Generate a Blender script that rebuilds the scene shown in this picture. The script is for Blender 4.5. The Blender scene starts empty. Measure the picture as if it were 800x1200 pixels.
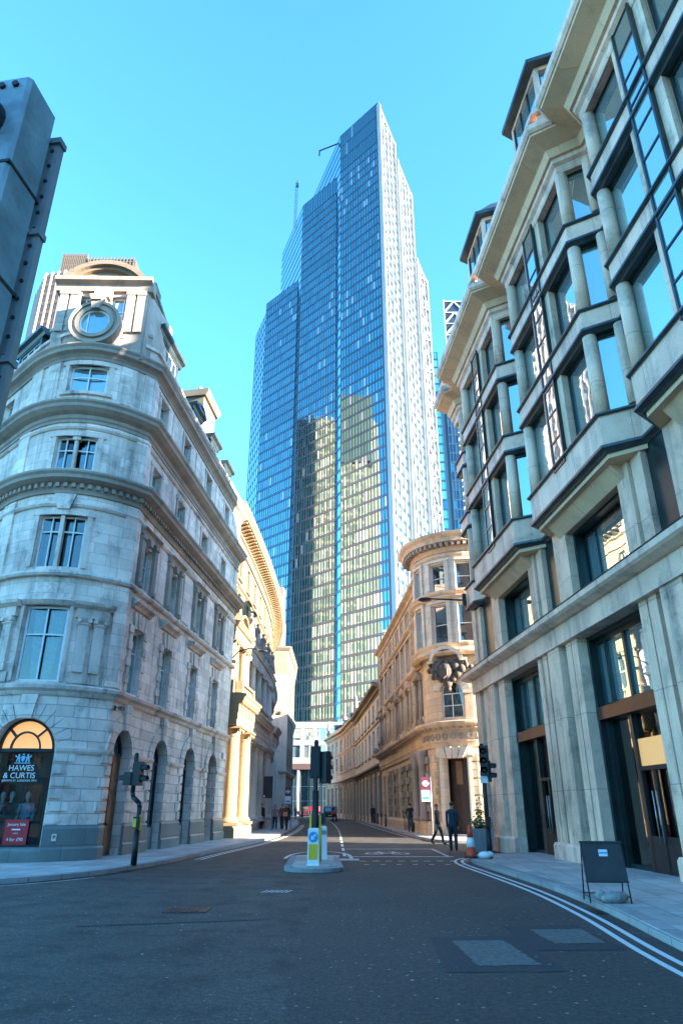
import bpy, math, random
from mathutils import Vector, Matrix
rad = math.radians
rnd = random.Random(11)
SC = bpy.context.scene
COL = SC.collection

# ------------------------------------------------------------------ plan paths
class Path:
    """A facade line in plan. P(s, e, z): s metres along it, e metres out from the wall, z up."""
    def __init__(self, pts, side=1):
        self.p = [Vector((a[0], a[1])) for a in pts]
        n = len(self.p)
        self.cs = [0.0]
        self.d = []
        for i in range(n - 1):
            v = self.p[i + 1] - self.p[i]
            self.d.append(v.normalized())
            self.cs.append(self.cs[-1] + v.length)
        self.L = self.cs[-1]
        nn = [Vector((d.y, -d.x)) * side for d in self.d]
        self.nn = nn
        self.m = [nn[0]]
        for i in range(1, n - 1):
            b = nn[i - 1] + nn[i]
            b = b / max(0.35, (1 + nn[i - 1].dot(nn[i])))
            self.m.append(b)
        self.m.append(nn[-1])
    def seg(self, s):
        for i in range(len(self.d)):
            if s < self.cs[i + 1] - 1e-9:
                return i
        return len(self.d) - 1
    def P(self, s, e=0.0, z=0.0):
        i = self.seg(s)
        L = self.cs[i + 1] - self.cs[i]
        t = (s - self.cs[i]) / L
        if t < 0:
            q = self.p[0] + self.d[0] * (s) + self.nn[0] * e
        elif t > 1:
            q = self.p[-1] + self.d[-1] * (s - self.L) + self.nn[-1] * e
        else:
            a = self.p[i] + self.m[i] * e
            b = self.p[i + 1] + self.m[i + 1] * e
            q = a.lerp(b, t)
        return Vector((q.x, q.y, z))
    def br(self, s0, s1):
        return [s0] + [c for c in self.cs if s0 + 1e-4 < c < s1 - 1e-4] + [s1]
    def dirs(self, s):
        i = self.seg(s)
        return self.d[i], self.nn[i]

def arc(c, r, a0, a1, n):
    return [(c[0] + r * math.cos(rad(a0 + (a1 - a0) * i / n)), c[1] + r * math.sin(rad(a0 + (a1 - a0) * i / n))) for i in range(n + 1)]

# ------------------------------------------------------------------ mesh builder
class MB:
    def __init__(self):
        self.v = []; self.f = []; self.mi = []; self.uv = []; self.sm = []
    def face(self, pts, mi=0, uv=None, sm=False):
        i0 = len(self.v)
        self.v.extend([tuple(p) for p in pts])
        self.f.append(tuple(range(i0, i0 + len(pts))))
        self.mi.append(mi); self.uv.append(uv); self.sm.append(sm)
    def hexa(self, a, b, mi=0, uvs=None, skip=()):
        """a: 4 lower points, b: 4 upper points, both counter-clockwise seen from above"""
        if 'b' not in skip: self.face([a[3], a[2], a[1], a[0]], mi)
        if 't' not in skip: self.face(b, mi)
        for i in range(4):
            j = (i + 1) % 4
            self.face([a[i], a[j], b[j], b[i]], mi)
    def box(self, x0, x1, y0, y1, z0, z1, mi=0, M=None):
        a = [Vector((x0, y0, z0)), Vector((x1, y0, z0)), Vector((x1, y1, z0)), Vector((x0, y1, z0))]
        b = [Vector((p.x, p.y, z1)) for p in a]
        if M is not None:
            a = [M @ p for p in a]; b = [M @ p for p in b]
        self.hexa(a, b, mi)
    def taper(self, x0, x1, y0, y1, z0, X0, X1, Y0, Y1, z1, mi=0):
        a = [(x0, y0, z0), (x1, y0, z0), (x1, y1, z0), (x0, y1, z0)]
        b = [(X0, Y0, z1), (X1, Y0, z1), (X1, Y1, z1), (X0, Y1, z1)]
        self.hexa(a, b, mi)
    def fbox(self, P, s0, s1, e0, e1, z0, z1, mi=0):
        self.sweep(P, [(e0, z0), (e1, z0), (e1, z1), (e0, z1)], s0, s1, mi)
    def sweep(self, P, prof, s0, s1, mi=0, caps=True):
        bs = P.br(s0, s1)
        n = len(prof)
        rings = [[P.P(s, e, z) for e, z in prof] for s in bs]
        for k in range(len(bs) - 1):
            for i in range(n):
                j = (i + 1) % n
                a, b = rings[k][i], rings[k][j]
                c, d = rings[k + 1][j], rings[k + 1][i]
                dz = abs(prof[i][1] - prof[j][1]); de = abs(prof[i][0] - prof[j][0])
                if dz >= de:
                    uv = [(bs[k], prof[i][1]), (bs[k], prof[j][1]), (bs[k + 1], prof[j][1]), (bs[k + 1], prof[i][1])]
                else:
                    uv = [(bs[k], prof[i][0]), (bs[k], prof[j][0]), (bs[k + 1], prof[j][0]), (bs[k + 1], prof[i][0])]
                self.face([a, b, c, d], mi, uv)
        if caps:
            self.face(rings[0][::-1], mi); self.face(rings[-1], mi)
    def fpoly(self, P, poly, e0, e1, mi=0):
        """polygon in the facade plane, (s, z) points, extruded from e0 to e1"""
        A = [P.P(s, e0, z) for s, z in poly]; B = [P.P(s, e1, z) for s, z in poly]
        self.face(B, mi, [(s, z) for s, z in poly]); self.face(A[::-1], mi)
        n = len(poly)
        for i in range(n):
            j = (i + 1) % n
            self.face([A[i], A[j], B[j], B[i]], mi)
    def ring(self, P, sc, zc, r0, r1, e0, e1, a0=0, a1=180, n=14, mi=0, gap=0.0):
        """an arch ring of voussoirs or a moulding round a circle"""
        for k in range(n):
            t0 = rad(a0 + (a1 - a0) * (k + gap) / n); t1 = rad(a0 + (a1 - a0) * (k + 1 - gap) / n)
            q = [(sc + r0 * math.cos(t0), zc + r0 * math.sin(t0)), (sc + r1 * math.cos(t0), zc + r1 * math.sin(t0)),
                 (sc + r1 * math.cos(t1), zc + r1 * math.sin(t1)), (sc + r0 * math.cos(t1), zc + r0 * math.sin(t1))]
            self.fpoly(P, q, e0, e1, mi)
    def wall(self, P, s0, s1, z0, z1, ops=(), e=0.0, depth=0.3, mi=0, rmi=None):
        """wall sheet with real openings and reveals; an op is (s0, s1, z0, z1[, 'arch'])"""
        rmi = mi if rmi is None else rmi
        ss = set(P.br(s0, s1)); zs = {z0, z1}
        for o in ops:
            for a in (o[0], o[1]):
                if s0 < a < s1: ss.add(a)
            for a in (o[2], o[3]):
                if z0 < a < z1: zs.add(a)
        ss = sorted(ss); zs = sorted(zs)
        for i in range(len(ss) - 1):
            for j in range(len(zs) - 1):
                sm, zm = (ss[i] + ss[i + 1]) / 2, (zs[j] + zs[j + 1]) / 2
                if any(o[0] < sm < o[1] and o[2] < zm < o[3] for o in ops): continue
                a, b, c, d = ss[i], ss[i + 1], zs[j], zs[j + 1]
                self.face([P.P(a, e, c), P.P(b, e, c), P.P(b, e, d), P.P(a, e, d)], mi, [(a, c), (b, c), (b, d), (a, d)])
        for o in ops:
            a, b, c, d = o[:4]
            arch = len(o) > 4
            top = d
            if arch:
                r = (b - a) / 2; sc = (a + b) / 2; sp = d - r; top = sp
                N = 16
                for k in range(N):
                    t0 = math.pi * (1 - k / N); t1 = math.pi * (1 - (k + 1) / N)
                    p0 = (sc + r * math.cos(t0), sp + r * math.sin(t0)); p1 = (sc + r * math.cos(t1), sp + r * math.sin(t1))
                    q = [p0, p1, (p1[0], d), (p0[0], d)]
                    self.face([P.P(x, e, z) for x, z in q], mi, q)
                    self.face([P.P(p0[0], e, p0[1]), P.P(p1[0], e, p1[1]), P.P(p1[0], e - depth, p1[1]), P.P(p0[0], e - depth, p0[1])], rmi)
            else:
                self.face([P.P(a, e, d), P.P(b, e, d), P.P(b, e - depth, d), P.P(a, e - depth, d)], rmi)
            self.face([P.P(a, e, c), P.P(b, e, c), P.P(b, e - depth, c), P.P(a, e - depth, c)], rmi)
            for x in (a, b):
                self.face([P.P(x, e, c), P.P(x, e, top), P.P(x, e - depth, top), P.P(x, e - depth, c)], rmi)
    def lathe(self, c, prof, n=16, mi=0, a0=0, a1=360, sm=True, M=None):
        full = abs(a1 - a0) >= 360
        cx, cy, cz = c
        R = []
        for r, z in prof:
            R.append([Vector((cx + r * math.cos(rad(a0 + (a1 - a0) * k / n)), cy + r * math.sin(rad(a0 + (a1 - a0) * k / n)), cz + z)) for k in range(n + 1)])
        if M is not None: R = [[M @ p for p in r] for r in R]
        for i in range(len(prof) - 1):
            for k in range(n):
                self.face([R[i][k], R[i][k + 1], R[i + 1][k + 1], R[i + 1][k]], mi, None, sm)
        if prof[0][0] > 1e-4: self.face(R[0][:n][::-1], mi)
        if prof[-1][0] > 1e-4: self.face(R[-1][:n], mi)
    def cyl(self, p0, p1, r0, r1=None, n=12, mi=0, caps=True):
        r1 = r0 if r1 is None else r1
        p0 = Vector(p0); p1 = Vector(p1)
        d = (p1 - p0).normalized()
        u = d.orthogonal().normalized(); w = d.cross(u)
        A = [p0 + (u * math.cos(2 * math.pi * k / n) + w * math.sin(2 * math.pi * k / n)) * r0 for k in range(n)]
        B = [p1 + (u * math.cos(2 * math.pi * k / n) + w * math.sin(2 * math.pi * k / n)) * r1 for k in range(n)]
        for k in range(n):
            j = (k + 1) % n
            self.face([A[k], A[j], B[j], B[k]], mi, None, True)
        if caps:
            self.face(A[::-1], mi); self.face(B, mi)
    def tube(self, pts, r, n=10, mi=0):
        for a, b in zip(pts[:-1], pts[1:]):
            self.cyl(a, b, r, r, n, mi)
        for p in pts[1:-1]:
            self.ball(p, r * 1.0, mi, 8, 6)
    def ball(self, c, r, mi=0, n=12, k=8, sc=(1, 1, 1), M=None):
        prof = []
        for i in range(k + 1):
            t = -math.pi / 2 + math.pi * i / k
            prof.append((max(1e-5, r * math.cos(t)), r * math.sin(t)))
        T = Matrix.Translation(Vector(c)) @ Matrix.Diagonal((sc[0], sc[1], sc[2], 1))
        if M is not None: T = M @ T
        self.lathe((0, 0, 0), prof, n, mi, M=T)
    def extr(self, poly, z0, z1, mi=0, bottom=True):
        """plan polygon extruded up"""
        A = [Vector((x, y, z0)) for x, y in poly]; B = [Vector((x, y, z1)) for x, y in poly]
        self.face(B, mi)
        if bottom: self.face(A[::-1], mi)
        n = len(poly)
        for i in range(n):
            j = (i + 1) % n
            L = (A[j] - A[i]).length
            self.face([A[i], A[j], B[j], B[i]], mi, [(0, z0), (L, z0), (L, z1), (0, z1)])
    def build(self, name, mats, parent=None, world=True, merge=False):
        me = bpy.data.meshes.new(name)
        off = Vector((0, 0, 0))
        if parent is not None and world:
            r = parent
            while r.parent is not None: r = r.parent
            off = r.location
        ox, oy, oz = off
        me.from_pydata([(p[0] - ox, p[1] - oy, p[2] - oz) for p in self.v], [], self.f)
        if not isinstance(mats, (list, tuple)): mats = [mats]
        for m in mats: me.materials.append(m)
        me.polygons.foreach_set('material_index', self.mi)
        me.polygons.foreach_set('use_smooth', self.sm)
        ul = me.uv_layers.new(name='UVMap')
        data = []
        for f, uv in zip(self.f, self.uv):
            if uv is not None:
                for u in uv: data.extend((u[0], u[1]))
            else:
                pts = [Vector(self.v[i]) for i in f]
                n = Vector((0, 0, 0))
                for i in range(1, len(pts) - 1):
                    n += (pts[i] - pts[0]).cross(pts[i + 1] - pts[0])
                if n.length > 1e-12: n.normalize()
                if abs(n.z) > 0.7:
                    for p in pts: data.extend((p.x, p.y))
                else:
                    t = Vector((-n.y, n.x, 0))
                    if t.length > 1e-6: t.normalize()
                    for p in pts: data.extend((p.dot(t), p.z))
        ul.data.foreach_set('uv', data)
        import bmesh
        bm = bmesh.new(); bm.from_mesh(me)
        if True:
            bmesh.ops.remove_doubles(bm, verts=bm.verts, dist=1e-4)
        bmesh.ops.recalc_face_normals(bm, faces=bm.faces)
        bm.to_mesh(me); bm.free()
        o = bpy.data.objects.new(name, me)
        COL.objects.link(o)
        if parent is not None: o.parent = parent
        return o

def empty(name, loc, label, cat, group=None, rz=0.0):
    o = bpy.data.objects.new(name, None)
    o.empty_display_size = 0.3
    COL.objects.link(o)
    o.location = loc; o.rotation_euler = (0, 0, rz)
    o['label'] = label; o['category'] = cat
    if group: o['group'] = group
    return o
def tag(o, label, cat, group=None):
    o['label'] = label; o['category'] = cat
    if group: o['group'] = group
    return o
def struct(o, kind='structure'):
    o['kind'] = kind
    return o
def copy_tree(o, parent=None):
    c = o.copy(); COL.objects.link(c)
    if parent is not None: c.parent = parent
    for ch in list(o.children): copy_tree(ch, c)
    return c
def text(name, body, size, M, mat, parent=None, ext=0.004, align='CENTER', sx=1.0):
    """lettering as a mesh"""
    cu = bpy.data.curves.new(name, 'FONT')
    cu.body = body; cu.size = size; cu.align_x = align; cu.align_y = 'CENTER'; cu.extrude = ext
    tmp = bpy.data.objects.new(name + '_curve', cu); COL.objects.link(tmp)
    dg = bpy.context.evaluated_depsgraph_get()
    me = bpy.data.meshes.new_from_object(tmp.evaluated_get(dg))
    bpy.data.objects.remove(tmp); bpy.data.curves.remove(cu)
    me.name = name; me.materials.clear(); me.materials.append(mat)
    me.transform(M @ Matrix.Diagonal((sx, 1, 1, 1)))
    o = bpy.data.objects.new(name, me); COL.objects.link(o)
    if parent is not None: o.parent = parent
    return o

# ------------------------------------------------------------------ materials
def newmat(name):
    m = bpy.data.materials.new(name); m.use_nodes = True
    nt = m.node_tree
    b = nt.nodes['Principled BSDF']
    return m, nt, b
def N(nt, typ, **kw):
    n = nt.nodes.new(typ)
    for k, v in kw.items():
        if k.startswith('i_'):
            n.inputs[int(k[2:])].default_value = v
        elif hasattr(n, k): setattr(n, k, v)
        else: n.inputs[k.replace('_', ' ')].default_value = v
    return n
def ramp(nt, fac, stops):
    r = nt.nodes.new('ShaderNodeValToRGB')
    el = r.color_ramp.elements
    while len(el) < len(stops): el.new(0.5)
    for e, (p, c) in zip(el, stops):
        e.position = p; e.color = (c[0], c[1], c[2], 1) if not isinstance(c, (int, float)) else (c, c, c, 1)
    nt.links.new(fac, r.inputs[0])
    return r.outputs[0]
def mulc(nt, a, b, fac=1.0, mode='MULTIPLY'):
    m = nt.nodes.new('ShaderNodeMix'); m.data_type = 'RGBA'; m.blend_type = mode
    m.inputs[0].default_value = fac
    for sock, x in ((m.inputs[6], a), (m.inputs[7], b)):
        if hasattr(x, 'links') or hasattr(x, 'is_linked'): nt.links.new(x, sock)
        else: sock.default_value = (x[0], x[1], x[2], 1)
    return m.outputs[2]
def pos(nt):
    return nt.nodes.new('ShaderNodeNewGeometry').outputs['Position']
def noise(nt, vec, scale, detail=4, rough=0.6, stretch=None):
    if stretch is not None:
        mp = nt.nodes.new('ShaderNodeMapping'); mp.inputs['Scale'].default_value = stretch
        nt.links.new(vec, mp.inputs[0]); vec = mp.outputs[0]
    n = nt.nodes.new('ShaderNodeTexNoise')
    n.inputs['Scale'].default_value = scale; n.inputs['Detail'].default_value = detail; n.inputs['Roughness'].default_value = rough
    nt.links.new(vec, n.inputs['Vector'])
    return n.outputs[0]
def plain(name, col, rough=0.6, metal=0.0, var=0.15, scale=3.0, ior=1.5, bump=0.0):
    m, nt, b = newmat(name)
    f = noise(nt, pos(nt), scale, 4)
    c = ramp(nt, f, [(0.3, [x * (1 - var) for x in col]), (0.7, [min(1, x * (1 + var)) for x in col])])
    nt.links.new(c, b.inputs['Base Color'])
    b.inputs['Roughness'].default_value = rough; b.inputs['Metallic'].default_value = metal; b.inputs['IOR'].default_value = ior
    if bump:
        bp = nt.nodes.new('ShaderNodeBump'); bp.inputs['Strength'].default_value = bump; bp.inputs['Distance'].default_value = 0.02
        nt.links.new(noise(nt, pos(nt), 40, 6), bp.inputs['Height']); nt.links.new(bp.outputs[0], b.inputs['Normal'])
    return m
def stone(name, col, bw=0.9, bh=0.42, joint=0.012, jdark=0.55, soot=0.35, var=0.18, groove=0.5, rough=0.85, sootcol=(0.16, 0.15, 0.14), blockvar=0.1):
    """ashlar: each block its own tone, joints, rain streaks and patches of soot"""
    m, nt, b = newmat(name)
    uv = nt.nodes.new('ShaderNodeUVMap').outputs[0]
    p = pos(nt)
    br = nt.nodes.new('ShaderNodeTexBrick')
    nt.links.new(uv, br.inputs['Vector'])
    br.inputs['Scale'].default_value = 1.0
    br.inputs['Brick Width'].default_value = bw; br.inputs['Row Height'].default_value = bh
    br.inputs['Mortar Size'].default_value = joint; br.inputs['Mortar Smooth'].default_value = 0.3; br.inputs['Bias'].default_value = 0.0
    br.inputs['Color1'].default_value = (1 - blockvar,) * 3 + (1,); br.inputs['Color2'].default_value = (1 + blockvar,) * 3 + (1,)
    br.inputs['Mortar'].default_value = (jdark,) * 3 + (1,)
    big = ramp(nt, noise(nt, p, 0.35, 5, 0.65), [(0.3, 1 - var), (0.72, 1 + var)])
    c = mulc(nt, br.outputs['Color'], [x for x in col])
    c = mulc(nt, c, big)
    streak = noise(nt, p, 1.0, 6, 0.7, (1.6, 1.6, 0.16))
    patch = noise(nt, p, 0.9, 6, 0.7)
    st = ramp(nt, streak, [(0.50, 0.0), (0.72, 1.0)])
    pt = ramp(nt, patch, [(0.52, 0.0), (0.74, 1.0)])
    mx = mulc(nt, st, pt, 1.0, 'ADD')
    ss = nt.nodes.new('ShaderNodeMath'); ss.operation = 'MULTIPLY'; ss.inputs[1].default_value = soot; ss.use_clamp = True
    nt.links.new(mx, ss.inputs[0])
    mm = nt.nodes.new('ShaderNodeMix'); mm.data_type = 'RGBA'
    nt.links.new(ss.outputs[0], mm.inputs[0]); nt.links.new(c, mm.inputs[6]); mm.inputs[7].default_value = (*sootcol, 1)
    fine = ramp(nt, noise(nt, p, 22, 4, 0.7), [(0.25, 0.88), (0.75, 1.1)])
    nt.links.new(mulc(nt, mm.outputs[2], fine), b.inputs['Base Color'])
    b.inputs['Roughness'].default_value = rough
    b.inputs['Specular IOR Level'].default_value = 0.25
    bp = nt.nodes.new('ShaderNodeBump'); bp.inputs['Strength'].default_value = groove; bp.inputs['Distance'].default_value = 0.02; bp.invert = True
    nt.links.new(br.outputs['Fac'], bp.inputs['Height'])
    bp2 = nt.nodes.new('ShaderNodeBump'); bp2.inputs['Strength'].default_value = 0.25; bp2.inputs['Distance'].default_value = 0.01
    nt.links.new(noise(nt, p, 14, 6, 0.7), bp2.inputs['Height']); nt.links.new(bp.outputs[0], bp2.inputs['Normal'])
    nt.links.new(bp2.outputs[0], b.inputs['Normal'])
    return m
def glass(name, col=(0.02, 0.035, 0.04), ior=2.0, rough=0.015, wav=0.04, scale=1.2, metal=0.0):
    m, nt, b = newmat(name)
    b.inputs['Base Color'].default_value = (*col, 1); b.inputs['Roughness'].default_value = rough
    b.inputs['IOR'].default_value = ior; b.inputs['Metallic'].default_value = metal
    if wav:
        bp = nt.nodes.new('ShaderNodeBump'); bp.inputs['Strength'].default_value = wav; bp.inputs['Distance'].default_value = 0.05
        nt.links.new(noise(nt, pos(nt), scale, 2), bp.inputs['Height']); nt.links.new(bp.outputs[0], b.inputs['Normal'])
    return m
def clear_glass(name, tint=(0.85, 0.95, 0.95), ior=1.6):
    m, nt, b = newmat(name)
    out = nt.nodes['Material Output']
    tr = nt.nodes.new('ShaderNodeBsdfTransparent'); tr.inputs[0].default_value = (*tint, 1)
    gl = nt.nodes.new('ShaderNodeBsdfGlossy'); gl.inputs['Roughness'].default_value = 0.01
    fr = nt.nodes.new('ShaderNodeFresnel'); fr.inputs[0].default_value = ior
    mx = nt.nodes.new('ShaderNodeMixShader')
    nt.links.new(fr.outputs[0], mx.inputs[0]); nt.links.new(tr.outputs[0], mx.inputs[1]); nt.links.new(gl.outputs[0], mx.inputs[2])
    nt.links.new(mx.outputs[0], out.inputs[0])
    nt.nodes.remove(b)
    return m
def emit(name, col, strength):
    m, nt, b = newmat(name)
    b.inputs['Base Color'].default_value = (*col, 1)
    b.inputs['Emission Color'].default_value = (*col, 1); b.inputs['Emission Strength'].default_value = strength
    return m

M_PORT = stone('portland_stone', (0.80, 0.635, 0.55), 0.95, 0.40, soot=0.75, var=0.26, blockvar=0.16, groove=0.35, jdark=0.72)
M_PORT_TRIM = stone('portland_trim', (0.70, 0.555, 0.475), 1.3, 3.0, joint=0.006, soot=0.85, var=0.24, groove=0.1, jdark=0.8)
M_RUST = stone('rusticated_stone', (0.77, 0.62, 0.535), 1.15, 0.36, joint=0.014, soot=0.7, var=0.24, groove=0.7, jdark=0.6, blockvar=0.16)
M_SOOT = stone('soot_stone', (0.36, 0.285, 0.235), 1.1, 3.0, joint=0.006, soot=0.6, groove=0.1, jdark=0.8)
M_PLINTH = stone('grey_granite', (0.18, 0.21, 0.20), 1.4, 0.55, joint=0.01, soot=0.3, var=0.3, rough=0.35, groove=0.4)
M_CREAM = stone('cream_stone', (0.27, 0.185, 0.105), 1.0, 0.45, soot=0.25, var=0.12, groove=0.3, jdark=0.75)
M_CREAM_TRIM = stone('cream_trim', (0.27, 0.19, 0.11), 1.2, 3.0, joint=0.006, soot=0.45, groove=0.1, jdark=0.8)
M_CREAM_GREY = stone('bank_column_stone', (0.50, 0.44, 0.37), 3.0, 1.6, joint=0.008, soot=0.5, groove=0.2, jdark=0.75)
M_BATH = stone('golden_stone', (0.68, 0.49, 0.325), 0.9, 0.42, soot=0.4, var=0.2, groove=0.4, jdark=0.6)
M_BATH_TRIM = stone('golden_trim', (0.64, 0.455, 0.295), 1.2, 3.0, joint=0.006, soot=0.55, groove=0.1, jdark=0.8)
M_PALE = stone('pale_stone', (0.66, 0.56, 0.44), 1.1, 0.45, soot=0.2, var=0.1, groove=0.3, jdark=0.75)
M_PALE_SUN = stone('pale_stone_sunlit', (0.19, 0.15, 0.112), 1.1, 0.45, soot=0.35, var=0.15, groove=0.3, jdark=0.75)  # copy of the pale stone, darkened to hold back direct sun
M_ATTIC = stone('attic_stone_sunlit', (0.42, 0.34, 0.29), 0.95, 0.40, soot=0.6, var=0.24, groove=0.35, jdark=0.72)  # Portland stone in a darker copy, since direct sun reaches the attic
M_PINK = stone('pink_stone', (0.56, 0.41, 0.30), 0.9, 0.4, soot=0.35, var=0.15, groove=0.3, jdark=0.7)
M_CLAD = stone('limestone_cladding', (0.84, 0.575, 0.43), 2.6, 1.9, joint=0.008, soot=0.7, var=0.24, groove=0.3, jdark=0.45, blockvar=0.05, rough=0.6)
M_CLAD_RIB = stone('limestone_rib', (0.82, 0.56, 0.40), 5.0, 2.1, joint=0.01, soot=0.75, var=0.26, groove=0.3, jdark=0.45, blockvar=0.06, rough=0.55)
M_SOFFIT = stone('limestone_soffit', (0.74, 0.50, 0.31), 2.4, 4.0, joint=0.01, soot=0.3, var=0.15, groove=0.1, jdark=0.6, rough=0.7)
M_LEAD = plain('lead_sheet', (0.055, 0.075, 0.08), 0.4, 0.5, 0.35, 2.0)
M_SLATE = stone('roof_slate', (0.045, 0.055, 0.06), 0.28, 0.2, joint=0.012, soot=0.2, var=0.3, groove=1.0, jdark=0.3, rough=0.5, blockvar=0.3)
M_BRONZE = plain('bronze_frame', (0.10, 0.055, 0.035), 0.35, 0.7, 0.25, 2.0)
M_DARKFR = plain('dark_green_metal', (0.02, 0.035, 0.035), 0.3, 0.4, 0.3, 2.0)
M_WHITE = plain('white_paint', (0.68, 0.69, 0.68), 0.45, 0, 0.08)
M_BLACK = plain('black_paint', (0.008, 0.009, 0.010), 0.55, 0, 0.3)
M_WOOD = plain('oak_door', (0.19, 0.075, 0.03), 0.45, 0, 0.4, 6)
M_ROOM = plain('dark_interior', (0.012, 0.013, 0.015), 0.9, 0, 0.3, 1)
M_GLASS = glass('window_glass', (0.02, 0.035, 0.042), 2.1)
M_GLASSL = glass('pale_reflecting_glass', (0.34, 0.48, 0.50), 2.0, 0.012, 0.04, 1.0, metal=0.7)
M_GLASSR = glass('mirror_window_glass', (0.50, 0.64, 0.64), 2.0, 0.01, 0.05, 0.8, metal=0.8)
M_CLEAR = clear_glass('shop_glass', (0.8, 0.9, 0.9), 1.5)
M_CURTAIN = plain('pale_curtain', (0.45, 0.55, 0.55), 0.9, 0, 0.2, 8)
M_STEEL = plain('galvanised_steel', (0.32, 0.34, 0.35), 0.35, 0.7, 0.15, 5)
# ================================================================== SETTING
def asphalt():
    m, nt, b = newmat('asphalt')
    p = pos(nt)
    big = ramp(nt, noise(nt, p, 0.22, 5, 0.6), [(0.3, (0.046, 0.042, 0.037)), (0.7, (0.080, 0.072, 0.062))])
    streak = ramp(nt, noise(nt, p, 1.0, 4, 0.6, (1.4, 0.12, 1.0)), [(0.3, 0.8), (0.7, 1.15)])
    fine = ramp(nt, noise(nt, p, 42, 5, 0.85), [(0.36, 0.35), (0.5, 0.95), (0.66, 2.3)])
    c = mulc(nt, mulc(nt, big, streak), fine)
    c = mulc(nt, c, ramp(nt, noise(nt, p, 1.3, 6, 0.7), [(0.36, 0.55), (0.5, 1.0), (0.7, 1.25)]))
    vo = nt.nodes.new('ShaderNodeTexVoronoi'); vo.inputs['Scale'].default_value = 6.5
    nt.links.new(p, vo.inputs['Vector'])
    spot = ramp(nt, vo.outputs['Distance'], [(0.075, 1.0), (0.10, 0.0)])
    mm = nt.nodes.new('ShaderNodeMix'); mm.data_type = 'RGBA'
    nt.links.new(spot, mm.inputs[0]); nt.links.new(c, mm.inputs[6]); mm.inputs[7].default_value = (0.22, 0.22, 0.21, 1)
    mm_ = mulc(nt, mm.outputs[2], ramp(nt, noise(nt, p, 15, 3, 0.7), [(0.34, 0.62), (0.66, 1.45)]))
    # hairline cracks
    v2 = nt.nodes.new('ShaderNodeTexVoronoi'); v2.feature = 'DISTANCE_TO_EDGE'; v2.inputs['Scale'].default_value = 0.33
    w = nt.nodes.new('ShaderNodeVectorMath'); w.operation = 'ADD'
    nn = nt.nodes.new('ShaderNodeTexNoise'); nn.inputs['Scale'].default_value = 1.1; nn.inputs['Detail'].default_value = 6
    nt.links.new(p, nn.inputs['Vector']); nt.links.new(p, w.inputs[0]); nt.links.new(nn.outputs['Color'], w.inputs[1]); nt.links.new(w.outputs[0], v2.inputs['Vector'])
    cr = ramp(nt, v2.outputs['Distance'], [(0.003, 0.8), (0.006, 1.0)])
    nt.links.new(mulc(nt, mm_, cr), b.inputs['Base Color'])
    b.inputs['Roughness'].default_value = 0.75; b.inputs['Specular IOR Level'].default_value = 0.35
    bp = nt.nodes.new('ShaderNodeBump'); bp.inputs['Strength'].default_value = 0.7; bp.inputs['Distance'].default_value = 0.012
    nt.links.new(noise(nt, p, 110, 4, 0.8), bp.inputs['Height']); nt.links.new(bp.outputs[0], b.inputs['Normal'])
    return m
M_ASPH = asphalt()
def paving():
    m, nt, b = newmat('york_stone_paving')
    p = pos(nt)
    mp = nt.nodes.new('ShaderNodeMapping'); mp.inputs['Rotation'].default_value = (0, 0, rad(94)); nt.links.new(p, mp.inputs[0])
    br = nt.nodes.new('ShaderNodeTexBrick'); nt.links.new(mp.outputs[0], br.inputs['Vector'])
    br.inputs['Scale'].default_value = 1; br.inputs['Brick Width'].default_value = 0.9; br.inputs['Row Height'].default_value = 0.6
    br.inputs['Mortar Size'].default_value = 0.008; br.inputs['Color1'].default_value = (0.34, 0.325, 0.30, 1); br.inputs['Color2'].default_value = (0.50, 0.47, 0.43, 1); br.inputs['Mortar'].default_value = (0.06, 0.06, 0.06, 1)
    c = mulc(nt, br.outputs['Color'], ramp(nt, noise(nt, p, 0.6, 6, 0.7), [(0.3, 0.75), (0.7, 1.2)]))
    c = mulc(nt, c, ramp(nt, noise(nt, p, 30, 4, 0.7), [(0.3, 0.85), (0.7, 1.12)]))
    nt.links.new(c, b.inputs['Base Color']); b.inputs['Roughness'].default_value = 0.7
    bp = nt.nodes.new('ShaderNodeBump'); bp.invert = True; bp.inputs['Strength'].default_value = 0.5; bp.inputs['Distance'].default_value = 0.01
    nt.links.new(br.outputs['Fac'], bp.inputs['Height']); nt.links.new(bp.outputs[0], b.inputs['Normal'])
    return m
M_PAVE = paving()
M_KERB = stone('granite_kerb', (0.32, 0.31, 0.30), 0.9, 5, joint=0.012, soot=0.3, var=0.2, groove=0.5, jdark=0.4)
M_GROUND = plain('town_ground', (0.10, 0.10, 0.10), 0.9, 0, 0.2, 0.05)
def worn(name, col, hole=0.45, scale=5):
    """road paint worn through to the asphalt in places"""
    m, nt, b = newmat(name)
    p = pos(nt)
    f = ramp(nt, noise(nt, p, scale, 7, 0.75), [(hole - 0.08, 0.0), (hole + 0.02, 1.0)])
    mm = nt.nodes.new('ShaderNodeMix'); mm.data_type = 'RGBA'
    nt.links.new(f, mm.inputs[0]); mm.inputs[6].default_value = (0.07, 0.07, 0.072, 1)
    nt.links.new(ramp(nt, noise(nt, p, 30, 4), [(0.3, [x * 0.8 for x in col]), (0.7, col)]), mm.inputs[7])
    nt.links.new(mm.outputs[2], b.inputs['Base Color']); b.inputs['Roughness'].default_value = 0.6
    return m
M_LINE = worn('road_paint', (0.74, 0.74, 0.72), 0.36)
M_LINE2 = worn('faded_road_paint', (0.6, 0.6, 0.58), 0.47, 7)
M_PATCH = plain('patched_asphalt', (0.026, 0.03, 0.033), 0.8, 0, 0.3, 20, bump=0.5)
M_PATCH2 = plain('worn_patch_asphalt', (0.12, 0.115, 0.105), 0.85, 0, 0.45, 18, bump=0.8)

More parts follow.
